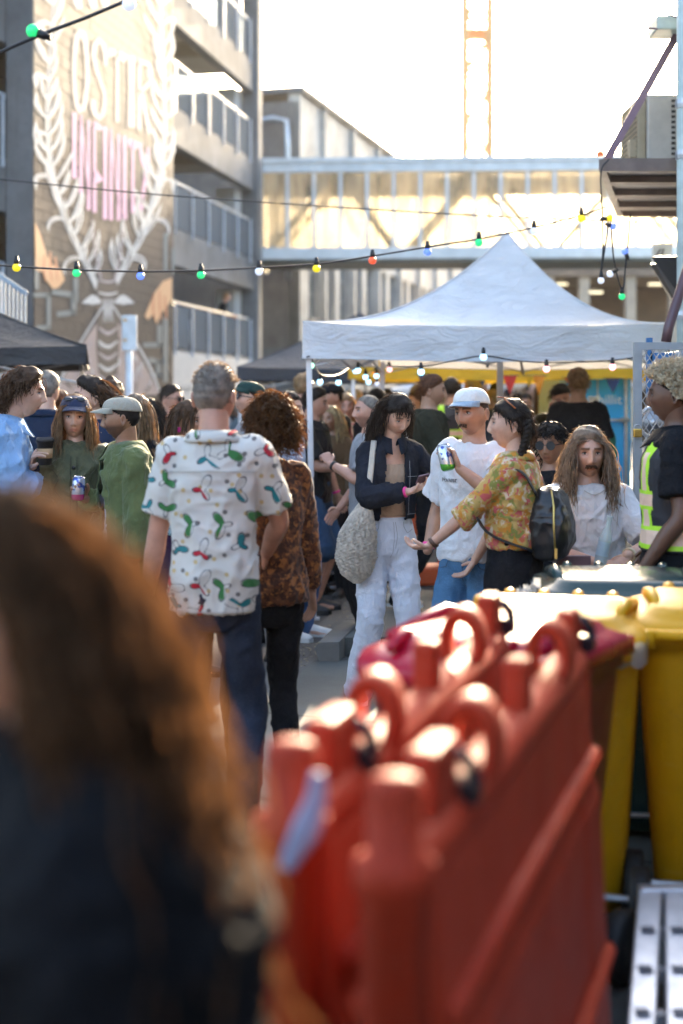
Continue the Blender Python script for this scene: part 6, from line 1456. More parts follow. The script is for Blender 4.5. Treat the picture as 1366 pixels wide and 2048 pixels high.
# -- man in the white cap
man_e = person('smiling man in a white cap and white tee raising a drink can', 948, 6.8, -34, 1.655, z0=.008, girth=.93, skin='tan', head=(-6, 3, -3), smile=1, beard=.28, brow=(.13, .10, .09),
    arms=dict(L=dict(hand=(.05, -.24, 1.37), hint=(1, .2, -.9), dir=(-.45, .05, .85), palm=(-.55, -.55, -.3), curl=.80, thumb=.7), R=dict(hand=(-.255, -.03, .93), hint=(-.5, 1, 0), hide=True)),
    top=dict(mat=C['white'], hem=.90, sleeve=.42, loose=.026, cuff=1.5, wr=.0105, name='t_shirt'), bottom=dict(mat=C['jean'], loose=.026, wr=.006), shoes='white', moust=HM['brown'],
    hair=[dict(kind='cap', c='brown', thick=.006, front=.07, fade=.5), dict(kind='hat', mat=cloth('cap_white', (.72, .73, .70), .04), bmat=cloth('cap_brim_blue', (.32, .42, .52), .05), z=.046, h=.082)], seed=5, wrist=[('R', M_neon)])
# -- woman with the braid and backpack
wo_f = person('woman with a dark braid in an orange floral blouse wearing a black backpack', 1030, 6.4, -112, 1.60, z0=.008, fem=True, girth=1.0, skin='fair', head=(14, -4, 0),
    arms=dict(L=dict(hand=(.19, -.40, 1.03), hint=(.5, .6, -.8), dir=(-.1, -1, -.12), palm=(-.2, 0, 1), curl=.55, thumb=.6), R=dict(hand=(-.15, -.26, .93), hint=(-.6, .6, -.5), palm=(.2, 0, 1))),
    top=dict(name='blouse', mat=M_floral, hem=1.045, sleeve=.60, loose=.024, cuff=1.3, wr=.010, collar=.03, bell=.0), bottom=dict(kind='skirt', mat=C['black'], hem=.42, loose=.016, waist=1.10, flare=.25), shoes='black',
    hair=[dict(kind='cap', c='dark', thick=.016, low=-.05, front=.06), dict(kind='strand', c='dark', n=300, len=.07, seg=6, w=.003, out=.1, back=.8, lift=.05, grav=.35, wave=.002), dict(kind='braid', c='dark', r=.019, path=[(.055, .075, .03), (.068, .085, -.03), (.072, .075, -.09), (.075, .055, -.16), (.08, .03, -.22)])], seed=6, wrist=[('L', plain('bracelet_dark', (.10, .05, .03), .5))])
# -- seated man with long hair
man_g = person('seated man with very long wavy hair and a moustache in a white tee', 1176, 6.95, 4, 1.77, z0=.008, girth=.98, skin='fair', pelvis=(0, 0, -.30), head=(-3, 2, 0), brow=(.16, .12, .10), beard=.18, lean=(-.01, -.02),
    arms=dict(R=dict(hand=(-.02, -.32, .835), hint=(-1, .3, -.5), dir=(.75, -.35, .1), palm=(.3, .2, -1), curl=.4), L=dict(hand=(.095, -.34, .875), hint=(1, .4, -.4), dir=(-.62, -.3, -.55), palm=(-.35, .2, -1), curl=.45)),
    feet=dict(L=(.17, -.40, .075), R=(-.17, -.38, .075), hint=(0, -1, .3)), top=dict(name='t_shirt', mat=C['white'], hem=.93, sleeve=.40, loose=.020, cuff=1.4, wr=.009), bottom=dict(mat=C['jean'], loose=.018), shoes='black', moust=HM['brown'],
    hair=[dict(kind='cap', c='ash', thick=.018, front=.07, low=-.06), dict(kind='strand', c='ash', n=1700, len=.43, seg=14, wave=.012, freq=46, w=.0015, part=0, out=.55, back=.1, lift=.4, grav=.40, frizz=.10, face=.070, lv=(.55, 1.05), sho=(.17, .12, .07), collide=True)], seed=7, wrist=[('L', plain('watch_strap', (.55, .45, .30), .4))])
man_g['top'].location.z = 0
# -- woman in sunglasses behind
person('woman with dark curly hair and sunglasses sitting behind the long haired man', 1102, 7.9, -18, 1.66, z0=.008, fem=True, skin='olive', pelvis=(0, 0, -.20), head=(-8, 4, 0), glasses='dark', lod=1, top=dict(mat=C['black'], hem=.9, sleeve=.3, loose=.014), bottom=dict(mat=C['midjean']), feet=dict(L=(.14, -.38, .075), R=(-.14, -.38, .075)),
    hair=[dict(kind='cap', c='black', thick=.02, low=-.06), dict(kind='curl', c='black', n=620, R=.11, coil=.012, w=.003, droop=.8, grow=lambda q: 1.1 if q[2] < .05 else .7)], seed=8, arms=dict(L=dict(hand=(.12, -.3, .88)), R=dict(hand=(-.1, -.3, .88))))
# -- guard
grd = person('guard with bleached curly hair in a black shirt and lime hi vis vest', 1356, 6.05, -104, 1.74, z0=.008, girth=1.02, skin='brown', head=(-8, 0, 0), brow=(.2, .16, .15), lod=0, arms=dict(L=dict(hand=(.22, -.13, .93), hint=(.4, 1, -.2), dir=(-.3, -.5, -.8), hide=False), R=dict(hand=(-.2, -.1, .95), hint=(-.4, 1, 0))),
    top=dict(mat=C['black'], hem=.93, sleeve=.36, loose=.03, cuff=1.3, collar=.03), vest=dict(mat=vest_mat(), hem=.985, sleeveless=True, loose=.038, wr=.004, neck=1.45), bottom=dict(mat=C['black'], loose=.024), shoes='black',
    hair=[dict(kind='cap', c='dark', thick=.007, fade=.6, low=-.07), dict(kind='curl', c='bleach', n=1900, R=.058, coil=.009, w=.0026, seg=9, droop=.0, low=-.01, side=.035, front=.072, keep=lambda p: p[2] > -.01)], seed=9)
# -- left group
man_j = person('man with wavy dark hair in a pale blue jacket in profile at the left edge', -14, 7.35, 96, 1.765, skin='pale', head=(-4, 2, 0), girth=.98, brow=(.12, .09, .08), nose=1.15, lean=(0, -.05), headshift=(0, -.08),
    arms=dict(R=dict(hand=(.10, -.25, 1.20), hint=(-.8, .2, -1), dir=(.8, -.3, .2), palm=(0, .9, .3), curl=.6), L=dict(hand=(-.02, -.20, 1.27), hint=(.8, 0, -1), dir=(-.6, -.2, .7), palm=(-.3, -.9, 0), curl=.7)),
    top=dict(mat=C['navy'], hem=.90, sleeve=.98, loose=.012, neck=1.485), jacket=dict(mat=C['lightblue'], hem=.80, sleeve=.82, loose=.026, open=(.03, .035), collar=.05, wr=.011, cuff=1.2), bottom=dict(mat=C['grey']),
    hair=[dict(kind='cap', c='brown', thick=.022, low=-.07, quiff=.012, rough=.3), dict(kind='strand', c='brown', n=1400, len=.085, seg=8, wave=.010, freq=80, w=.0018, lift=.7, out=.3, back=.6, grav=.22, frizz=.10, low=-.07)], seed=10, wrist=[('R', M_neon)])
wo_k = person('woman in a navy cap with long light brown hair and a quilted olive jacket', 150, 7.5, 8, 1.635, fem=True, skin='fair', girth=1.0, head=(0, 2, 2), brow=(.35, .25, .2),
    arms=dict(R=dict(hand=(-.10, -.30, 1.0), hint=(-1, .3, -.5), dir=(.8, -.4, -.2), palm=(0, .3, -1)), L=dict(hand=(.13, -.28, 1.0), hint=(1, .3, -.6), dir=(-.8, -.3, -.1), palm=(0, .3, -1))),
    top=dict(mat=C['khaki'], name='quilted_jacket', hem=.84, sleeve=.97, loose=.034, wr=.011, buttons=(1.36, 1.27, 1.18, 1.09), collar=0), bottom=dict(mat=C['midjean']), shoes='white',
    hair=[dict(kind='cap', c='light', thick=.012, low=-.07), dict(kind='strand', c='light', n=1400, len=.33, seg=11, wave=.008, freq=40, w=.0016, out=.4, back=.0, lift=.25, grav=.44, lv=(.6, 1.05), sho=(.18, .13, .08), frizz=.07), dict(kind='hat', mat=cloth('cap_navy', (.025, .04, .09), .1), z=.045, h=.078)], seed=11)
man_l = person('bearded man in a beige cap and green linen jacket smiling in profile', 252, 7.2, -66, 1.63, skin='olive', girth=.96, head=(-26, 3, 0), beard=.75, brow=(.10, .08, .07), nose=1.3, smile=1,
    arms=dict(L=dict(hand=(.24, -.02, .80)), R=dict(hand=(-.12, -.20, 1.20), hint=(-.8, .5, -1), dir=(.15, -.5, .75), palm=(.9, -.1, 0), curl=.8)), top=dict(mat=C['blueshirt'], hem=.86, sleeve=.90, loose=.004, neck=1.46, wr=.002),
    jacket=dict(mat=C['green'], hem=.72, sleeve=.97, loose=.022, open=(.10, .06), collar=.035, wr=.012), bottom=dict(mat=C['cream']), shoes='white', hair=[dict(kind='cap', c='black', thick=.006), dict(kind='hat', mat=cloth('cap_beige', (.34, .32, .26), .1), z=.045, h=.072, brim=.07)], seed=12)
# ================================================================ second row
S2 = 'people standing in the middle of the crowd'
person('man with swept back dark hair in a navy speckled shirt behind the capped woman', 188, 8.4, -62, 1.74, lod=1, skin='fair', head=(-10, -4, 0), girth=1.05, top=dict(mat=M_speck, hem=.85, sleeve=.44, loose=.026, collar=.03), bottom=dict(mat=C['black']), brow=(.12, .09, .08), beard=.4, hair=[dict(kind='cap', c='dark', thick=.018, quiff=.014, low=-.07), dict(kind='strand', c='brown', n=260, len=.15, seg=7, wave=.008, freq=60, w=.0045, out=.3, back=1.2, lift=.5, grav=.16, low=-.07, keep=lambda p: p[1] > -.02)], seed=13, group=S2)
person('figure in a denim shirt with back turned behind the man in the speckled shirt', 218, 9.4, 168, 1.73, lod=2, skin='fair', top=dict(mat=C['midjean'], hem=.85, sleeve=.9), bottom=dict(mat=C['black']), hair=[dict(kind='cap', c='brown', thick=.03, low=-.08, rough=.3)], seed=14, group=S2)
person('grey haired man in a dark suit seen from behind at the far left', 92, 9.6, 172, 1.80, lod=2, skin='fair', girth=1.1, top=dict(mat=C['navy'], hem=.80, sleeve=.97, loose=.035, collar=.03), bottom=dict(mat=C['black']), hair=[dict(kind='cap', c='grey', thick=.016, low=-.07)], seed=15, group=S2)
person('woman with straight auburn hair beside the man in the dark suit', 108, 10.2, 120, 1.68, lod=2, fem=True, skin='fair', top=dict(mat=C['black'], hem=.9, sleeve=.9), bottom=dict(mat=C['black']), hair=[dict(kind='cap', c='auburn', thick=.014), dict(kind='strand', c='auburn', n=200, len=.36, w=.006, out=.4, back=.6, grav=.36)], seed=16, group=S2)
person('woman with long highlighted hair and black top seen from behind the beige cap', 268, 8.7, 150, 1.64, lod=1, fem=True, skin='fair', top=dict(mat=C['black'], hem=.9, sleeve=.9), bottom=dict(mat=C['black']), hair=[dict(kind='cap', c='ash', thick=.014, low=-.07), dict(kind='strand', c='light', n=340, len=.36, seg=9, w=.0048, wave=.004, out=.4, back=.6, grav=.36)], seed=17, group=S2)
wo_o = person('woman with black hair in a strapless black top holding a white cup', 300, 11.0, -8, 1.62, lod=1, fem=True, skin='tan', head=(-8, 8, 0), brow=(.1, .08, .08), top=dict(name='strapless_top', mat=C['black'], hem=.95, sleeveless=True, neck=1.30, loose=.005), bottom=dict(mat=C['black']), arms=dict(L=dict(hand=(.06, -.3, 1.10), hint=(1, .2, -.6), dir=(-.5, -.5, .5), palm=(-.5, -.5, 0)), R=dict(hand=(-.08, -.28, 1.02), hint=(-1, .2, -.5))), hair=[dict(kind='cap', c='black', thick=.014, low=-.07), dict(kind='strand', c='black', n=300, len=.36, seg=9, w=.005, wave=.006, out=.5, back=.3, grav=.36)], seed=18, group=S2)
person('man in sunglasses and a navy striped polo looking to the right', 338, 12.0, 52, 1.74, lod=1, girth=1.14, skin='ruddy', glasses='dark', head=(18, 4, 0), top=dict(mat=M_stripe, hem=.85, sleeve=.42, loose=.024, collar=.025), bottom=dict(mat=C['grey']), hair=[dict(kind='cap', c='dark', thick=.009, fade=.3)], seed=19, group=S2)
wo_q = person('woman with a brown bob and pink earring in a teal leopard print top', 368, 8.3, 62, 1.60, lod=1, fem=True, girth=1.05, skin='tan', head=(10, 4, 0), top=dict(mat=M_tealdot, hem=.92, sleeve=.36, loose=.022), bottom=dict(kind='skirt', mat=C['purple'], hem=.4), arms=dict(R=dict(hand=(-.05, -.3, 1.02), hint=(-1, .4, -.5))), hair=[dict(kind='cap', c='brown', thick=.016, low=-.075), dict(kind='strand', c='brown', n=240, len=.16, seg=7, w=.005, wave=.002, out=.5, back=.3, grav=.36, lift=.3)], seed=20, group=S2)
person('bearded man in a dark green cap and spectacles looking up to the left', 505, 9.6, -70, 1.735, lod=1, skin='fair', glasses='clear', head=(4, -12, 0), beard=.35, top=dict(mat=C['grey'], hem=.85, sleeve=.44, loose=.024), bottom=dict(mat=C['black']), hair=[dict(kind='cap', c='dark', thick=.006), dict(kind='hat', mat=cloth('cap_bottle_green', (.02, .05, .045), .2), z=.044, h=.075)], seed=21, group=S2)
person('older woman with short blond hair beside the green cap', 520, 9.0, -20, 1.50, lod=2, fem=True, skin='fair', top=dict(mat=C['cream'], hem=.85, sleeve=.5), bottom=dict(mat=C['grey']), hair=[dict(kind='cap', c='blond', thick=.022, rough=.3)], seed=22, group=S2)
man_v = person('man in black shirt and denim shorts holding a clear cup beside the gazebo pole', 624, 10.9, 74, 1.70, lod=0, girth=1.06, skin='ruddy', head=(8, 3, 0), brow=(.14, .11, .1), top=dict(mat=cloth('satin_black', (.014, .015, .018), .3, .45), hem=.86, sleeve=.44, loose=.028, cuff=1.3, collar=.03), bottom=dict(kind='shorts', mat=C['shortsden'], length=.46, loose=.03), shoes='black', arms=dict(R=dict(hand=(-.05, -.30, 1.13), hint=(-.8, .3, -1), dir=(.35, -.8, .1), palm=(.7, .2, .2), curl=.75), L=dict(hand=(.24, -.16, .84))), hair=[dict(kind='cap', c='dark', thick=.014, quiff=.012, fade=.3)], seed=23, wrist=[('L', M_neon)], group=S2)
person('man in a black cap and maroon waistcoat clapping behind the black shirt', 668, 12.2, -62, 1.76, lod=1, skin='ruddy', beard=.3, head=(-10, 2, 0), top=dict(mat=C['black'], hem=.85, sleeve=.4), vest=dict(mat=C['maroon'], hem=.88, sleeveless=True, loose=.02, open=(.10, .07)), bottom=dict(mat=C['black']), arms=dict(L=dict(hand=(.1, -.36, 1.25), hint=(1, .2, -1), dir=(-.2, -.3, .9)), R=dict(hand=(-.04, -.34, 1.2), hint=(-1, .2, -1), dir=(.2, -.3, .9))), hair=[dict(kind='cap', c='dark', thick=.006), dict(kind='hat', mat=C['black'], z=.044, h=.07)], seed=24, group=S2)
person('blond woman in a brown jacket just right of the black shirt', 664, 11.8, -30, 1.56, lod=1, fem=True, skin='tan', top=dict(mat=C['brownfab'], hem=.85, sleeve=.95, loose=.03), bottom=dict(mat=C['black']), hair=[dict(kind='cap', c='blond', thick=.014), dict(kind='strand', c='blond', n=220, len=.34, w=.006, out=.5, back=.2, grav=.36)], seed=25, group=S2)
person('brown haired woman facing the camera between the gazebo poles', 692, 13.2, 4, 1.66, lod=1, fem=True, skin='ruddy', top=dict(mat=M_ging, hem=.85, sleeve=.45), bottom=dict(mat=C['midjean']), hair=[dict(kind='cap', c='sandy', thick=.016, low=-.07), dict(kind='strand', c='sandy', n=220, len=.2, w=.006, out=.5, back=.2, grav=.36)], seed=26, group=S2, arms=dict(R=dict(hand=(-.05, -.3, 1.15), hint=(-1, .2, -.7))))
man_y = person('bald bearded man with a raised fist behind the woman with the phone', 742, 9.4, -78, 1.645, lod=0, girth=1.08, skin='ruddy', head=(6, -4, 0), beard=.55, brow=(.18, .13, .11), nose=1.15, smile=1, top=dict(mat=C['grey'], hem=.85, sleeve=.42, loose=.024), bottom=dict(mat=C['black']), arms=dict(L=dict(hand=(.04, -.30, 1.28), hint=(.7, .2, -1), dir=(-.5, -.3, .7), palm=(-.8, 0, -.4), curl=1.3, thumb=.2), R=dict(hand=(-.15, -.2, .95))), hair=[dict(kind='cap', c='grey', thick=.0035, fade=.6, rough=.05, front=.075)], seed=27, group=S2, wrist=[('L', M_shoe_k)])
person('man in a black beanie behind the bald bearded man', 752, 12.6, 160, 1.70, lod=2, skin='fair', top=dict(mat=C['black'], hem=.82, sleeve=.95), bottom=dict(mat=C['black']), hair=[dict(kind='cap', c='black', thick=.02, low=-.03)], seed=28, group=S2)
man_z = person('man in a dark olive jacket walking to the right behind the phone', 858, 10.2, 84, 1.665, z0=.125, lod=0, girth=1.06, skin='tan', head=(4, 2, 0), top=dict(mat=C['olive'], hem=.86, sleeve=.97, loose=.03, collar=.02), bottom=dict(mat=C['black'], loose=.006), shoes=plain('shoe_cream', (.62, .52, .40), .6), feet=dict(L=(.08, -.28, .075), R=(-.08, .24, .10), hint=(0, -1, 0)), arms=dict(R=dict(hand=(-.18, -.32, 1.02), hint=(-.6, .8, -.4))), hair=[dict(kind='cap', c='auburn', thick=.014, fade=.3)], seed=29, group=S2)
person('steward in a lime hi vis vest with his back turned deep in the crowd', 903, 14.2, 176, 1.70, z0=.125, lod=1, girth=1.1, skin='tan', top=dict(mat=C['black'], hem=.85, sleeve=.44), vest=dict(mat=vest_mat(), hem=.95, sleeveless=True, loose=.03), bottom=dict(mat=C['black']), hair=[dict(kind='cap', c='dark', thick=.018)], seed=30, group=S2)
person('tall man in a black tee seen from behind in front of the blue cool room', 1156, 11.6, 166, 1.735, z0=.125, lod=1, girth=1.12, skin='tan', head=(14, 0, 0), top=dict(mat=C['black'], hem=.85, sleeve=.42, loose=.03), bottom=dict(mat=C['black']), hair=[dict(kind='cap', c='sandy', thick=.020, fade=.25, quiff=.012)], seed=31, group=S2)
person('bearded man in a red patterned cap and grey shirt at the bar', 1118, 12.6, -34, 1.50, z0=.125, lod=1, skin='fair', beard=.7, head=(0, 10, 0), brow=(.2, .13, .1), top=dict(mat=C['cream'], hem=.85, sleeve=.45), bottom=dict(mat=C['black']), hair=[dict(kind='cap', c='brown', thick=.006), dict(kind='hat', mat=blotch('cap_red_pattern', [(.5, .07, .05), (.6, .5, .4), (.05, .2, .15)], 60), z=.044, h=.07)], seed=32, group=S2)
person('dark haired man bending over the bar left of the patterned cap', 1088, 13.0, 40, 1.62, z0=.125, lod=1, skin='ruddy', lean=(0, -.12), headshift=(0, -.06), head=(0, 18, 0), top=dict(mat=C['olive'], hem=.85, sleeve=.45), bottom=dict(mat=C['black']), hair=[dict(kind='cap', c='black', thick=.022)], seed=33, group=S2)
person('young man in a green and red tee beside the cool room handle', 1192, 12.9, -50, 1.47, z0=.125, lod=1, skin='tan', top=dict(mat=C['teal'], hem=.85, sleeve=.45), vest=None, bottom=dict(mat=C['black']), hair=[dict(kind='cap', c='black', thick=.012)], seed=34, group=S2)
person('man in a dark cap and grey tee far behind the woman with the braid', 1052, 15.0, -10, 1.55, z0=.125, lod=2, skin='olive', top=dict(mat=C['grey'], hem=.85, sleeve=.45), bottom=dict(mat=C['black']), hair=[dict(kind='cap', c='dark', thick=.014)], seed=35, group=S2)
person('woman in a pale tee with tied hair far behind the phone', 832, 16.0, -60, 1.58, z0=.125, lod=2, fem=True, skin='ruddy', top=dict(mat=C['white'], hem=.85, sleeve=.45), bottom=dict(mat=C['midjean']), hair=[dict(kind='cap', c='brown', thick=.02)], seed=36, group=S2)
person('tall man with tousled brown hair behind the left gazebo pole', 606, 13.5, 172, 1.84, lod=2, skin='ruddy', top=dict(mat=C['navy'], hem=.85, sleeve=.45), bottom=dict(mat=C['black']), hair=[dict(kind='cap', c='sandy', thick=.03, rough=.35)], seed=37, group=S2)
person('man in white trainers and blue jeans mostly hidden behind the curly haired woman', 572, 9.7, 70, 1.66, lod=1, skin='fair', top=dict(mat=C['blueshirt'], hem=.85, sleeve=.5), bottom=dict(mat=C['midjean']), shoes='white', hair=[dict(kind='cap', c='dark', thick=.015)], seed=38, group=S2, feet=dict(L=(.10, -.12, .075), R=(-.11, -.06, .075)))
fl_ = fac(5.35, FL[0]+.02, -.42)
person('person in a black tee leaning on the lowest car park railing', 0, fl_.y, 95, 1.68, z0=fl_.z, X_=fl_.x, lod=1, skin='ruddy', lean=(0, -.16), headshift=(0, -.05), top=dict(mat=C['black'], hem=.85, sleeve=.42), bottom=dict(mat=C['black']), arms=dict(R=dict(hand=(-.12, -.42, 1.10), hint=(-.5, .5, -1)), L=dict(hand=(.1, -.42, 1.10), hint=(.5, .5, -1))), hair=[dict(kind='cap', c='sandy', thick=.012)], seed=39)

# ================================================================ far crowd that reads as one mass
def far_crowd():
    mb = MB(); cols = []; r2 = random.Random(21)
    tops = [(.02, .02, .022), (.5, .5, .52), (.03, .05, .10), (.25, .25, .27), (.3, .06, .06), (.10, .16, .20), (.45, .38, .28), (.05, .06, .04), (.2, .3, .42), (.5, .42, .1)]
    skins = [(.5, .32, .24), (.42, .25, .17), (.25, .14, .09), (.55, .36, .28)]; hairs = [(.02, .015, .012), (.06, .035, .02), (.2, .12, .06), (.015, .012, .012), (.3, .22, .12), (.25, .23, .2)]
    def addc(b, c): 
        n = b.n; mb.add(np.vstack(b.v), b.f); cols.extend([c]*n)
    for i in range(150):
        d_ = r2.uniform(15.5, 36); px_ = r2.uniform(560, 1130) if i % 4 else r2.uniform(385, 720)
        if px_ < 560: d_ = r2.uniform(19.5, 21.5)
        x_ = X(px_, d_); H_ = r2.uniform(1.52, 1.80); z0 = 0.125 if x_ > kx(d_) else 0; a_ = r2.uniform(0, 6.28)
        def T(b): b.v = [np.vstack(b.v)*(H_/1.75)]; b.xform(Matrix.Translation((x_, d_, z0)) @ Matrix.Rotation(a_, 4, 'Z')); return b
        b = MB(); rg = [np.array([(rx*1.08*math.cos(t), ry*1.12*math.sin(t), z) for t in np.linspace(0, 6.28, 10, endpoint=False)]) for z, rx, ry in TORSO]; b.rings(rg)
        for sx in (-1, 1): b.limb([(sx*.19, 0, 1.40), (sx*.25, .03, 1.15), (sx*.2, -.14, 1.0+r2.random()*.15)], [.06, .052, .04], 7, 7)
        addc(T(b), r2.choice(tops))
        b = MB()
        for sx in (-1, 1): b.limb([(sx*.09, 0, .9), (sx*.1, -.02, .48), (sx*.1, 0, .08)], [.09, .065, .05], 7, 6)
        addc(T(b), r2.choice([(.02, .02, .03), (.04, .07, .14), (.3, .27, .22)]))
        b = MB(); b.limb([(0, .01, 1.44), (0, 0, 1.55)], [.06, .055], 8, 4); b.ball((0, -.02, 1.635), (.076, .096, .118), 12, 10); b.ball((0, -.118, 1.61), (.014, .018, .02), 6, 5)
        for sx in (-1, 1): b.limb([(sx*.2, -.14, 1.05), (sx*.17, -.26, 1.2)], [.036, .028], 6, 4); b.ball((sx*.075, 0, 1.63), (.012, .02, .03), 6, 5)
        addc(T(b), r2.choice(skins))
        b = MB(); ln = r2.random() < .35; b.ball((0, .012, 1.668), (.087, .098, .098), 12, 10)
        if ln: b.limb([(0, .07, 1.66), (0, .10, 1.5), (0, .11, 1.36)], [(.05, .08), (.035, .09), (.02, .07)], 8, 6)
        addc(T(b), r2.choice(hairs))
    me = mb.mesh('crowd', True); at = me.color_attributes.new('hue', 'FLOAT_COLOR', 'POINT'); a = np.ones((mb.n, 4)); a[:, :3] = np.array(cols); at.data.foreach_set('color', a.ravel())
    m = Mat('crowd_cloth'); n = m.nt.nodes.new('ShaderNodeAttribute'); n.attribute_name = 'hue'; m.color(m.mix(m.noise(m.coord('Object'), 20, 3).smooth(.3, .7), n.outputs['Color'], m.mul(n.outputs['Color'], (.75, .75, .75)))); m.set(rough=.8)
    props(link('far_crowd', me, m.m), 'dense blurred crowd of festival goers far down the street', 'crowd', kind='stuff')
far_crowd()

# ================================================================ things people carry
def at_hand(Pn, sd_, k=.085, n=.03):
    j = Pn['J'][sd_]; d_ = unit(j['dir']); nn = unit(j['palm']-d_*np.dot(j['palm'], d_)); return Pn['M'] @ Vector(j['wr']+d_*k+nn*n)
def can(label, loc, tilt=(0, 0), body=(.55, .58, .62), band=(.5, .05, .25), low=True):
    t = thing('drink_can', label, 'can', tuple(loc)); m = Mat('can_print'); x, y, z = m.xyz(m.coord('Object')); c = m.mix((z.lt(-.03) if low else z.lt(.0)), body, band); blob = m.noise(m.coord('Object'), 40, 2).smooth(.52, .58); c = m.mix(blob*z.gt(-.02), c, (.06, .10, .35)); m.color(c); m.set(rough=.22, metal=.6)
    Mx = Matrix.Rotation(tilt[0], 4, 'Y') @ Matrix.Rotation(tilt[1], 4, 'X')
    mb = MB(); mb.lathe([(.022, -.062), (.029, -.058), (.033, -.048), (.033, .044), (.027, .058)], 22); mb.xform(Mx); obj('body', mb, m.m, t, True, world=False)
    mb = MB(); mb.lathe([(.027, .058), (.0275, .061), (.025, .061), (.024, .057), (.002, .057)], 22); mb.box((.006, 0, .0595), (.02, .012, .002)); mb.xform(Mx); obj('lid', mb, M_sil, t, True, world=False)
can('green and white drink can raised by the man in the white cap', at_hand(man_e, 'L', .075, .042), (R(-12), R(-12)), (.62, .66, .70), (.12, .55, .08), True)
can('silver drink can with a pink base held by the man in the green jacket', at_hand(man_l, 'R', .085, .04), (R(4), 0), (.50, .53, .60), (.60, .02, .22), True)
ph = at_hand(wo_d, 'R', .13, .035); t = thing('phone', 'slim dark smartphone in the hands of the woman in white jeans', 'phone', tuple(ph)); Mx = Matrix.Rotation(R(14), 4, 'Z') @ Matrix.Rotation(R(-38), 4, 'X') @ Matrix.Rotation(R(-14), 4, 'Y')
mb = MB(); mb.box((0, 0, 0), (.146, .072, .009)); mb.xform(Mx); obj('case', mb, plain('phone_case', (.16, .10, .13), .25, .2, 0), t, world=False, bevel=.004)
mb = MB(); mb.box((0, 0, .0052), (.136, .064, .001)); mb.xform(Mx); obj('screen', mb, plain('phone_screen', (.02, .022, .03), .05, 0, 0), t, world=False)
def cup(label, loc, mat, h=.11, r=.036, lid=None, name='cup'):
    t = thing(name, label, 'cup', tuple(loc)); mb = MB(); mb.lathe([(r*.78, -h/2), (r, h/2), (r*1.06, h/2), (r*1.06, h/2-.004), (r*.95, h/2-.004), (r*.74, -h/2+.003)], 22); obj('wall', mb, mat, t, True, world=False)
    if lid: mb = MB(); mb.lathe([(r*1.1, h/2-.008), (r*1.12, h/2+.004), (r, h/2+.016), (r*.9, h/2+.016), (r*.85, h/2+.010)], 22); obj('lid', mb, lid, t, True, world=False); mb = MB(); mb.lathe([(r*.87, -.028), (r*.96, .022)], 22); obj('sleeve', mb, plain('card_sleeve', (.40, .25, .13), .8), t, True, world=False)
    else: mb = MB(); mb.lathe([(r*.75, -h/2+.004), (r*.88, h*.1)], 18); obj('drink', mb, plain('pale_drink', (.55, .50, .42), .1, 0, 0), t, True, world=False)
cup('takeaway coffee cup with black lid held by the man in the pale blue jacket', at_hand(man_j, 'L', .08, .035)+Vector((.02, 0, .02)), M_black, .125, .042, M_black, 'coffee_cup')
cup('clear plastic cup held by the man in the black shirt and shorts', at_hand(man_v, 'R', .085, .04), glassy('cup_plastic', (.9, .92, .93), .6, .12, .1))
cup('white paper cup held by the woman in the strapless top', at_hand(wo_o, 'L', .08, .035), C['white'], .09, .034)
bt = thing('glass_bottle', 'clear glass bottle held low by the seated long haired man', 'bottle', tuple(P(1208, 1090, 6.45)))
mb = MB(); mb.lathe([(.026, -.10), (.029, -.095), (.029, .03), (.022, .055), (.0115, .085), (.0115, .125), (.014, .127), (.014, .137)], 20); mb.xform(Matrix.Rotation(R(12), 4, 'Y')); obj('glass', mb, glassy('bottle_glass', (.75, .84, .86), .5, .08, .05), bt, True, world=False)
mb = MB(); mb.lathe([(.0295, -.05), (.0295, .015)], 20, cap=False); mb.xform(Matrix.Rotation(R(12), 4, 'Y')); obj('label_band', mb, plain('bottle_label', (.35, .45, .52), .5), bt, True, world=False)
# tote bag on the phone woman's shoulder
tg = thing('tote_bag', 'cream crochet tote bag hanging from the shoulder of the woman with the phone', 'bag', tuple(P(714, 1085, 7.50))); c0 = Vector(P(714, 1085, 7.50))
nu, nv = 96, 84; v = []
for j in range(nv):
    t_ = j/(nv-1)
    for i in range(nu):
        a = 2*math.pi*i/nu; w_ = float(np.interp(t_, [0, .1, .3, .6, .85, 1], [.02, .075, .105, .098, .06, .03])); dp_ = float(np.interp(t_, [0, .15, .4, .7, 1], [.015, .05, .065, .05, .02]))
        bp = .010*math.sin(i*1.05+6*math.sin(j*.9))*math.sin(j*1.25+i*.3)+.004*math.sin(i*2.7+j*3.1); bp *= min(1, t_*6)*min(1, (1-t_)*3)
        v.append((math.cos(a)*(w_+bp)+.045*t_*t_-.012*math.sin(t_*3), math.sin(a)*(dp_+bp), -.215+.43*t_))
mb = MB(); mb.add(v, grid_faces(nu, nv)); obj('pouch', mb, cloth('crochet_cream', (.52, .46, .38), .25, .9, .2, 40), tg, True, world=False)
sh = wo_d['M'] @ Vector(wo_d['J']['R']['sh']+V3((.03, -.045, .075))); shb = wo_d['M'] @ Vector(wo_d['J']['R']['sh']+V3((.03, .06, .07)))
for (p0, p1) in ((sh, c0+Vector((.05, -.035, .2))), (shb, c0+Vector((.03, .04, .2)))):
    q = p0.lerp(p1, .5)+Vector((0, -.03 if p0 == sh else .02, 0)); mb = MB(); mb.tube(catmull([tuple(p0-c0), tuple(q-c0), tuple(p1-c0)], 16), [(.016, .003)]*16, 6, up=(1, 0, 0)); obj('strap', mb, cloth('strap_cream', (.50, .44, .36)), tg, True, world=False)
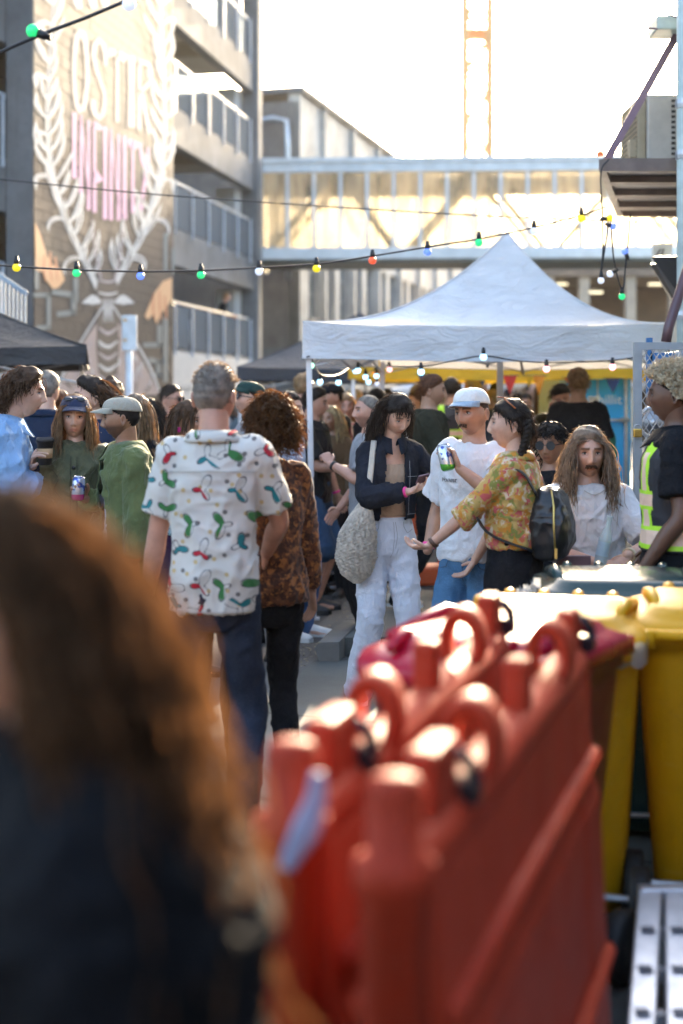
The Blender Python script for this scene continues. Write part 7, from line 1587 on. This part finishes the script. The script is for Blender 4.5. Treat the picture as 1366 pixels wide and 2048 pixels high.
# backpack of the woman with the braid
Mb = wo_f['M']; bc = Mb @ Vector((0.02, .185, 1.17)); M_lea = plain('leather_black', (.012, .013, .015), .35, 0, .2, 9, .2, 80)
bp_ = thing('backpack', 'black leather backpack with brass zip worn by the woman in the floral blouse', 'backpack', tuple(bc), R(-112)+R(0))
rg = []
for z, w_, y0_, y1_ in ((-.185, .09, -.05, .03), (-.175, .125, -.065, .065), (-.10, .145, -.07, .095), (.0, .14, -.07, .095), (.10, .118, -.065, .075), (.165, .08, -.06, .04), (.18, .04, -.05, .0)):
    q = rect(w_*2, y1_-y0_, min(w_, (y1_-y0_)/2)*.75, 5); rg.append(np.column_stack([q[:, 0], q[:, 1]+(y0_+y1_)/2, np.full(len(q), z)]))
rg = [q*np.array((.86, .95, .86)) for q in rg]; mb = MB(); mb.rings(rg); me = remesh(mb, .008, 2); wrinkle(me, .008, 5); bo = link('pouch', me, M_lea, bp_)
mb = MB(); mb.tube([(.131, .05, -.11), (.132, .045, -.02), (.115, .04, .08), (.078, .02, .145)], .0045, 6); obj('zip', mb, plain('brass_zip', (.6, .45, .15), .3, .8, 0), bp_, True, world=False)
mb = MB(); mb.box((.136, .055, -.125), (.004, .012, .045)); obj('zip_puller', mb, plain('brass_zip2', (.6, .45, .15), .3, .8, 0), bp_, world=False)
for sx in (-1, 1):
    mb = MB(); mb.tube(catmull([(sx*.09, -.04, .12), (sx*.12, -.10, .225), (sx*.12, -.20, .235), (sx*.125, -.31, .10), (sx*.15, -.25, -.04), (sx*.12, -.05, -.12)], 26), [(.020, .005)]*26, 8, up=(1, 0, 0.01)); obj('strap', mb, M_lea, bp_, True, world=False)
# mauve handbag in the seated man's lap
hb = thing('handbag', 'mauve flap handbag resting beside the seated long haired man', 'bag', tuple(P(1146, 1135, 6.45)))
mb = MB(); mb.box((0, 0, 0), (.15, .05, .11)); obj('pouch', mb, plain('leather_mauve', (.13, .07, .085), .45), hb, world=False, bevel=.012)
mb = MB(); mb.box((0, -.028, .02), (.152, .008, .072)); obj('flap', mb, plain('leather_mauve2', (.16, .085, .10), .45), hb, world=False, bevel=.003)
mb = MB(); mb.tube(catmull([(-.07, 0, .05), (-.06, .05, .16), (-.03, .12, .24)], 10), .004, 6); obj('strap', mb, M_black, hb, True, world=False)
for (px_, d_, nm) in ((1176, 7.0, 'wooden stool under the seated long haired man'), (1102, 7.95, 'wooden stool under the woman in sunglasses')):
    t = thing('stool', nm, 'stool', (X(px_, d_), d_, .008)); hz_ = .52 if d_ < 7 else .6
    mb = MB(); mb.lathe([(.15, hz_-.035), (.165, hz_-.03), (.165, hz_-.005), (.155, hz_)], 24); obj('seat', mb, plain('stool_wood', (.22, .12, .06), .5), t, True, world=False)
    for k in range(4): a = k*1.571+.78; mb = MB(); mb.tube([(.11*math.cos(a), .11*math.sin(a), hz_-.03), (.17*math.cos(a), .17*math.sin(a), 0)], .016, 8); obj('leg', mb, plain('stool_wood', (.22, .12, .06), .5), t, True, world=False)
# tee lettering
def chest_text(body, size, x, z, shirt, root, shear=0.0):
    me = text_mesh(body, size, shear=shear); o = link('lettering', me, M_ink, shirt); me.materials.clear(); me.materials.append(M_ink); co = get_co(me)
    pv = get_co(shirt.data); out = []
    for a in co:
        X_, Z_ = x+a[0], z+a[1]; dd_ = (pv[:, 0]-X_)**2+(pv[:, 2]-Z_)**2+np.where(pv[:, 1] > 0, 9, 0); k = np.argsort(dd_)[:6]; out.append((X_, float(pv[k, 1].min())-.004, Z_))
    set_co(me, np.array(out)); return o
chest_text('Honest', .036, -.075, 1.305, man_e['top'], man_e['root'], .25)
chest_text('CHOCOLAT', .014, .085, 1.312, man_e['top'], man_e['root']); chest_text('COFFEES', .014, .085, 1.296, man_e['top'], man_e['root'])
# sunglasses on hair / cap, earrings
def extra(Pn, name, mb, mat): mb.v = [np.vstack(mb.v) @ Pn['HR'].T+Pn['hc']]; return obj(name, mb, mat, Pn['root'], True, world=False)
mb = MB()
for sx in (-1, 1): mb.ball((sx*.036, -.085, .105), (.026, .006, .017), 12, 8, rot=Matrix.Rotation(R(-50), 3, 'X'))
mb.tube([(-.012, -.09, .11), (.012, -.09, .11)], .003, 6); extra(wo_k, 'sunglasses', mb, M_win)
mb = MB()
for sx in (-1, 1): mb.torus((sx*.036, -.05, .135), .024, .004, 14, 6); mb.tube([(sx*.06, -.04, .13), (sx*.08, .02, .085)], .004, 6)
extra(wo_f, 'sunglasses', mb, plain('tortoise_frame', (.35, .10, .03), .2))
mb = MB(); mb.torus((-.078, .01, -.055), .014, .0025, 16, 6, 'X'); mb.torus((.078, .01, -.055), .014, .0025, 16, 6, 'X'); extra(wo_d, 'earring', mb, plain('gold', (.8, .55, .2), .25, .9, 0))
mb = MB(); mb.ball((-.08, .015, -.055), (.007, .012, .02), 8, 6); mb.ball((.08, .015, -.055), (.007, .012, .02), 8, 6); extra(wo_q, 'earring', mb, M_neon)
def stitch(o, pts, mat, r=.0016, side=-1, n=30):
    pv = get_co(o.data); q = np.array(pts, float); s_ = np.concatenate([[0], np.cumsum(np.hypot(*np.diff(q, axis=0).T))]); t = np.linspace(0, s_[-1], n); xs, zs = np.interp(t, s_, q[:, 0]), np.interp(t, s_, q[:, 1]); out = []
    for x_, z_ in zip(xs, zs):
        m_ = (np.abs(pv[:, 0]-x_) < .014) & (np.abs(pv[:, 2]-z_) < .014)
        if m_.sum() < 2: continue
        yy = pv[m_, 1]; y_ = yy.min() if side < 0 else yy.max(); out.append((x_, y_-side*.001*-1 if side < 0 else y_+.001, z_))
    if len(out) > 3: mb = MB(); mb.tube(out, r, 5); obj('seam', mb, mat, o, True, world=False)
M_st1 = plain('thread_grey', (.30, .31, .34), .8, var=0); M_st2 = plain('thread_white', (.45, .45, .44), .8, var=0); M_st3 = plain('thread_navy', (.03, .05, .09), .8, var=0); M_st4 = plain('thread_olive', (.03, .035, .02), .8, var=0); M_st5 = plain('thread_cream', (.42, .40, .35), .8, var=0)
J_ = wo_d['bottom']
for pts in ([(.01, 1.03), (.012, .93), (.004, .86), (-.01, .83)], [(.022, 1.03), (.03, .95), (.02, .88)], [(-.13, .985), (-.095, .965), (-.075, 1.0), (-.072, 1.03)], [(.13, .985), (.095, .965), (.075, 1.0), (.072, 1.03)]): stitch(J_, pts, M_st1)
J_ = man_e['bottom']
for pts in ([(.0, .90), (.004, .86), (.0, .80)], [(-.13, .86), (-.095, .87), (-.08, .9)], [(.13, .86), (.095, .87), (.08, .9)]): stitch(J_, pts, M_st3)
J_ = wo_d['jacket']
for pts in ([(.10, 1.38), (.10, 1.2), (.095, 1.07)], [(.085, 1.29), (.15, 1.29)], [(.085, 1.075), (.15, 1.075)]): stitch(J_, pts, M_st1, .0012)
J_ = man_b['top']
for pts in ([(-.17, 1.36), (0, 1.365), (.17, 1.36)], [(-.16, .85), (0, .848), (.16, .85)]): stitch(J_, pts, M_st5, .0016, 1)
J_ = wo_k['top']
for pts in ([(.018, 1.42), (.018, 1.2), (.018, .9)], [(-.018, 1.42), (-.018, 1.2), (-.018, .9)], [(-.15, 1.10), (-.10, 1.13), (-.06, 1.10), (-.05, 1.05)], [(.05, 1.05), (.07, 1.10), (.12, 1.12), (.15, 1.10)], [(-.12, 1.35), (-.08, 1.30), (-.11, 1.24), (-.07, 1.19)], [(.12, 1.35), (.08, 1.30), (.11, 1.24), (.07, 1.19)]): stitch(J_, pts, M_st4, .0022)
J_ = man_g['top']; stitch(J_, [(-.05, 1.165), (-.025, 1.15), (0, 1.143), (.025, 1.15), (.05, 1.165)], M_st2, .0018)
bpy.data.scenes.remove(tmpsc)
